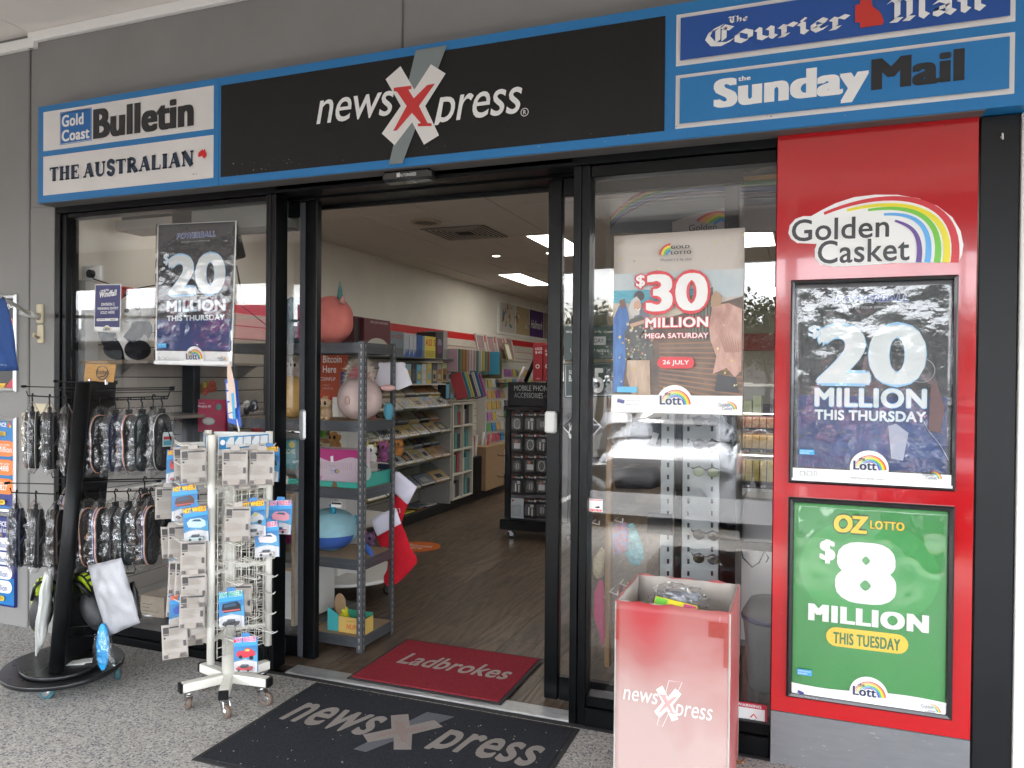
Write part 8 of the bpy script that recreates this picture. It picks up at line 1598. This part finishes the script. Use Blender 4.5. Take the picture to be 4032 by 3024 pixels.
for s_ in (-1, 1):
    MB().box(-1.45+s_*.66, -1.45+s_*.70, -8.2, -6.6, .86, 1.14).build('side_glass', M_cg, CR)
    for y in (-5.4, -8.0):
        w = MB(); w.tube([(-1.45+s_*.70, y, .16), (-1.45+s_*.90, y, .16)], .31, 26); ww = w.build('wheel', M_cb, CR); h = MB(); h.tube([(-1.45+s_*.80, y, .16), (-1.45+s_*.91, y, .16)], .19, 18); h.build('rim', M_chrome, ww)
    MB().ell((-1.45+s_*.62, -4.86, .50), (.17, .10, .07)).build('headlight', mat('headlight', (.3, .32, .34), .05), CR); m_ = MB(); m_.ell((-1.45+s_*.98, -6.05, .85), (.10, .06, .07)); m_.build('mirror', M_car, CR)
MB().box(-1.45-.45, -1.45+.45, -4.735, -4.70, .12, .36, b=.02).build('grille', M_cb, CR); MB().box(-1.45-.19, -1.45+.19, -4.70, -4.69, .2, .3).build('number_plate', M_white, CR)
def simple_car(label, x, y, col, rz=0):
    t = copy_tree(CR); t['label'] = label; t.location = Vector((x, y, -.15)); t.rotation_euler = (0, 0, rz)
    m = mat('car_paint_%d' % len(MATS), col, .15, coat=1)
    for c in t.children:
        if c.data and c.data.materials and c.data.materials[0] == M_car: c.data = c.data.copy(); c.data.materials[0] = m
    t['group'] = 'cars in the car park'; return t
simple_car('dark hatchback parked left of the white one, seen mirrored', -4.6, -6.7, (.03, .035, .04)); simple_car('dark car parked to the right, seen mirrored', 1.6, -6.9, (.02, .022, .03)); simple_car('silver car in the next row, seen mirrored', -3.2, -14.2, (.35, .36, .38), math.pi); simple_car('red car in the next row, seen mirrored', 1.2, -14.0, (.3, .02, .02), math.pi)
for i, x in enumerate((-4.6, -1.45, 1.6)):
    tag(MB().box(x-.8, x+.8, -4.52, -4.40, -.149, -.04, b=.02).build('wheel_stop', mat('safety_yellow', (.65, .42, .02), .6)), 'yellow wheel stop at the kerb, %s' % ['left', 'middle', 'right'][i], 'wheel stop', 'yellow wheel stops')
tag(MB().box(-20, 12, -4.4, -4.26, -.149, -.145).build('yellow_line', MATS['safety_yellow']), kind='structure')
for i in range(-4, 5): tag(MB().box(i*3.0-.05, i*3.0+.05, -9.5, -4.6, -.149, -.145).build('bay_marking', mat('road_paint', (.6, .6, .58), .7)), kind='structure')
# buildings opposite
BD = empty('shop_building', (-19, -17, -.15), 'low shop building across the car park with red fascia panels', 'building')
MB().box(-34, -9.5, -24, -17, -.15, 3.0).build('wall', mat('bld_wall', (.28, .26, .24), .8), BD)
MB().box(-34, -9.3, -17.4, -14.8, 2.55, 2.9).build('awning', mat('bld_white', (.55, .53, .5), .6), BD)
for i in range(6): MB().box(-33.5+i*4, -30.2+i*4, -16.98, -16.9, -.15, 2.3).build('window', mat('bld_glass', (.02, .025, .03), .1), BD)
for i in range(6): MB().box(-33.5+i*4, -29.7+i*4, -14.79, -14.7, 2.5, 3.5).build('red_fascia', mat('bld_red', (.42, .02, .06), .5) if i > 3 else MATS['bld_white'], BD)
P = Print((0, -16.8, 0), U=(-1, 0, 0), N=(0, 1, 0), eps=.01); P.rect(12.0, 1.6, 17.2, 2.45, (.02, .02, .025)); P.text('KONNECT', 12.6, 1.9, 16.4, 2.3, (.45, .38, .2)); P.build('shop_lettering', BD)
t = empty('far_building', (6, -40, 0), 'grey building beyond the trees across the car park', 'building'); MB().box(-8, 30, -60, -48, -.15, 3.5).build('wall', MATS['bld_wall'], t); MB().box(-8.3, 30.3, -60.3, -47.7, 3.5, 3.8).build('roof', MATS['bld_white'], t)
# trees
def foliage_mat(n_, c):
    return mat(n_, c, .7, var=.5, vs=1.5)
def make_tree(name, label, x, y, h, r, seed, fm):
    rr = random.Random(seed); t = empty(name, (x, y, -.15), label, 'tree', 'trees across the car park'); tk = MB(); tk.tube([(x, y, -.15), (x+.1, y, h*.3), (x-.05, y+.1, h*.55)], [.16, .12, .07], 10)
    cl_ = []
    for i in range(11):
        a = rr.uniform(0, 6.28); d_ = rr.uniform(.1, .8)*r; zc = h*rr.uniform(.45, .92); c = Vector((x+d_*math.cos(a), y+d_*math.sin(a), zc)); cl_.append((c, rr.uniform(.35, .6)*r*.8)); tk.tube([(x, y, h*.4), tuple(c)], [.05, .015], 6)
    tk.build('trunk', mat('bark', (.09, .07, .055), .9), t); lf_ = MB(); vs = []; fs = []
    for c, cr_ in cl_:
        for k in range(260):
            d = Vector((rr.gauss(0, 1), rr.gauss(0, 1), rr.gauss(0, .8))).normalized()*cr_*rr.random()**.4; p = c+d; u = Vector((rr.uniform(-1, 1), rr.uniform(-1, 1), rr.uniform(-1, 1))).normalized(); v = u.cross(Vector((rr.uniform(-1, 1), rr.uniform(-1, 1), rr.uniform(-1, 1)))).normalized(); s_ = rr.uniform(.06, .15); o = len(vs)
            vs += [p+u*s_, p+v*s_*.5, p-u*s_, p-v*s_*.5]; fs.append((o, o+1, o+2, o+3))
    lf_.add(vs, fs); tag(lf_.build('crown', fm, t), kind='stuff'); return t
FM = [foliage_mat('leaves_dark', (.035, .06, .02)), foliage_mat('leaves_olive', (.06, .08, .025))]
for i, (x, y, h, r) in enumerate([(-7, -24, 3.9, 2.2), (-3.4, -27, 4.4, 2.8), (.2, -26, 3.8, 2.4), (3.6, -27, 4.3, 2.6), (7.2, -25, 4.0, 2.3), (11, -27, 4.5, 2.8), (15, -26, 4.2, 2.6), (-1.6, -33, 5.0, 2.8), (5.5, -33, 5.2, 3), (9, -34, 5.0, 3), (-11, -30, 4.4, 2.6), (-15, -34, 5.2, 3)]):
    make_tree('tree', 'leafy tree across the car park, %s' % ['left end', 'second from left, taller', 'middle, low and round', 'right of middle', 'olive green at right', 'tall at far right', 'outermost right', 'behind the middle pair', 'tall one in the back row', 'back row right', 'back row left', 'beyond the shop roof'][i], x, y, h, r, i+3, FM[i % 2])
t = empty('light_pole', (3.0, -16, 0), 'slim car park light pole among the trees', 'lamp post'); MB().tube([(3.2, -16, -.15), (3.2, -16, 5.2)], .05, 8).build('pole', mat('pole_grey', (.2, .2, .2), .5), t); MB().box(2.9, 3.5, -16.1, -15.8, 5.15, 5.25, b=.02).build('lamp_head', M_blk2, t)
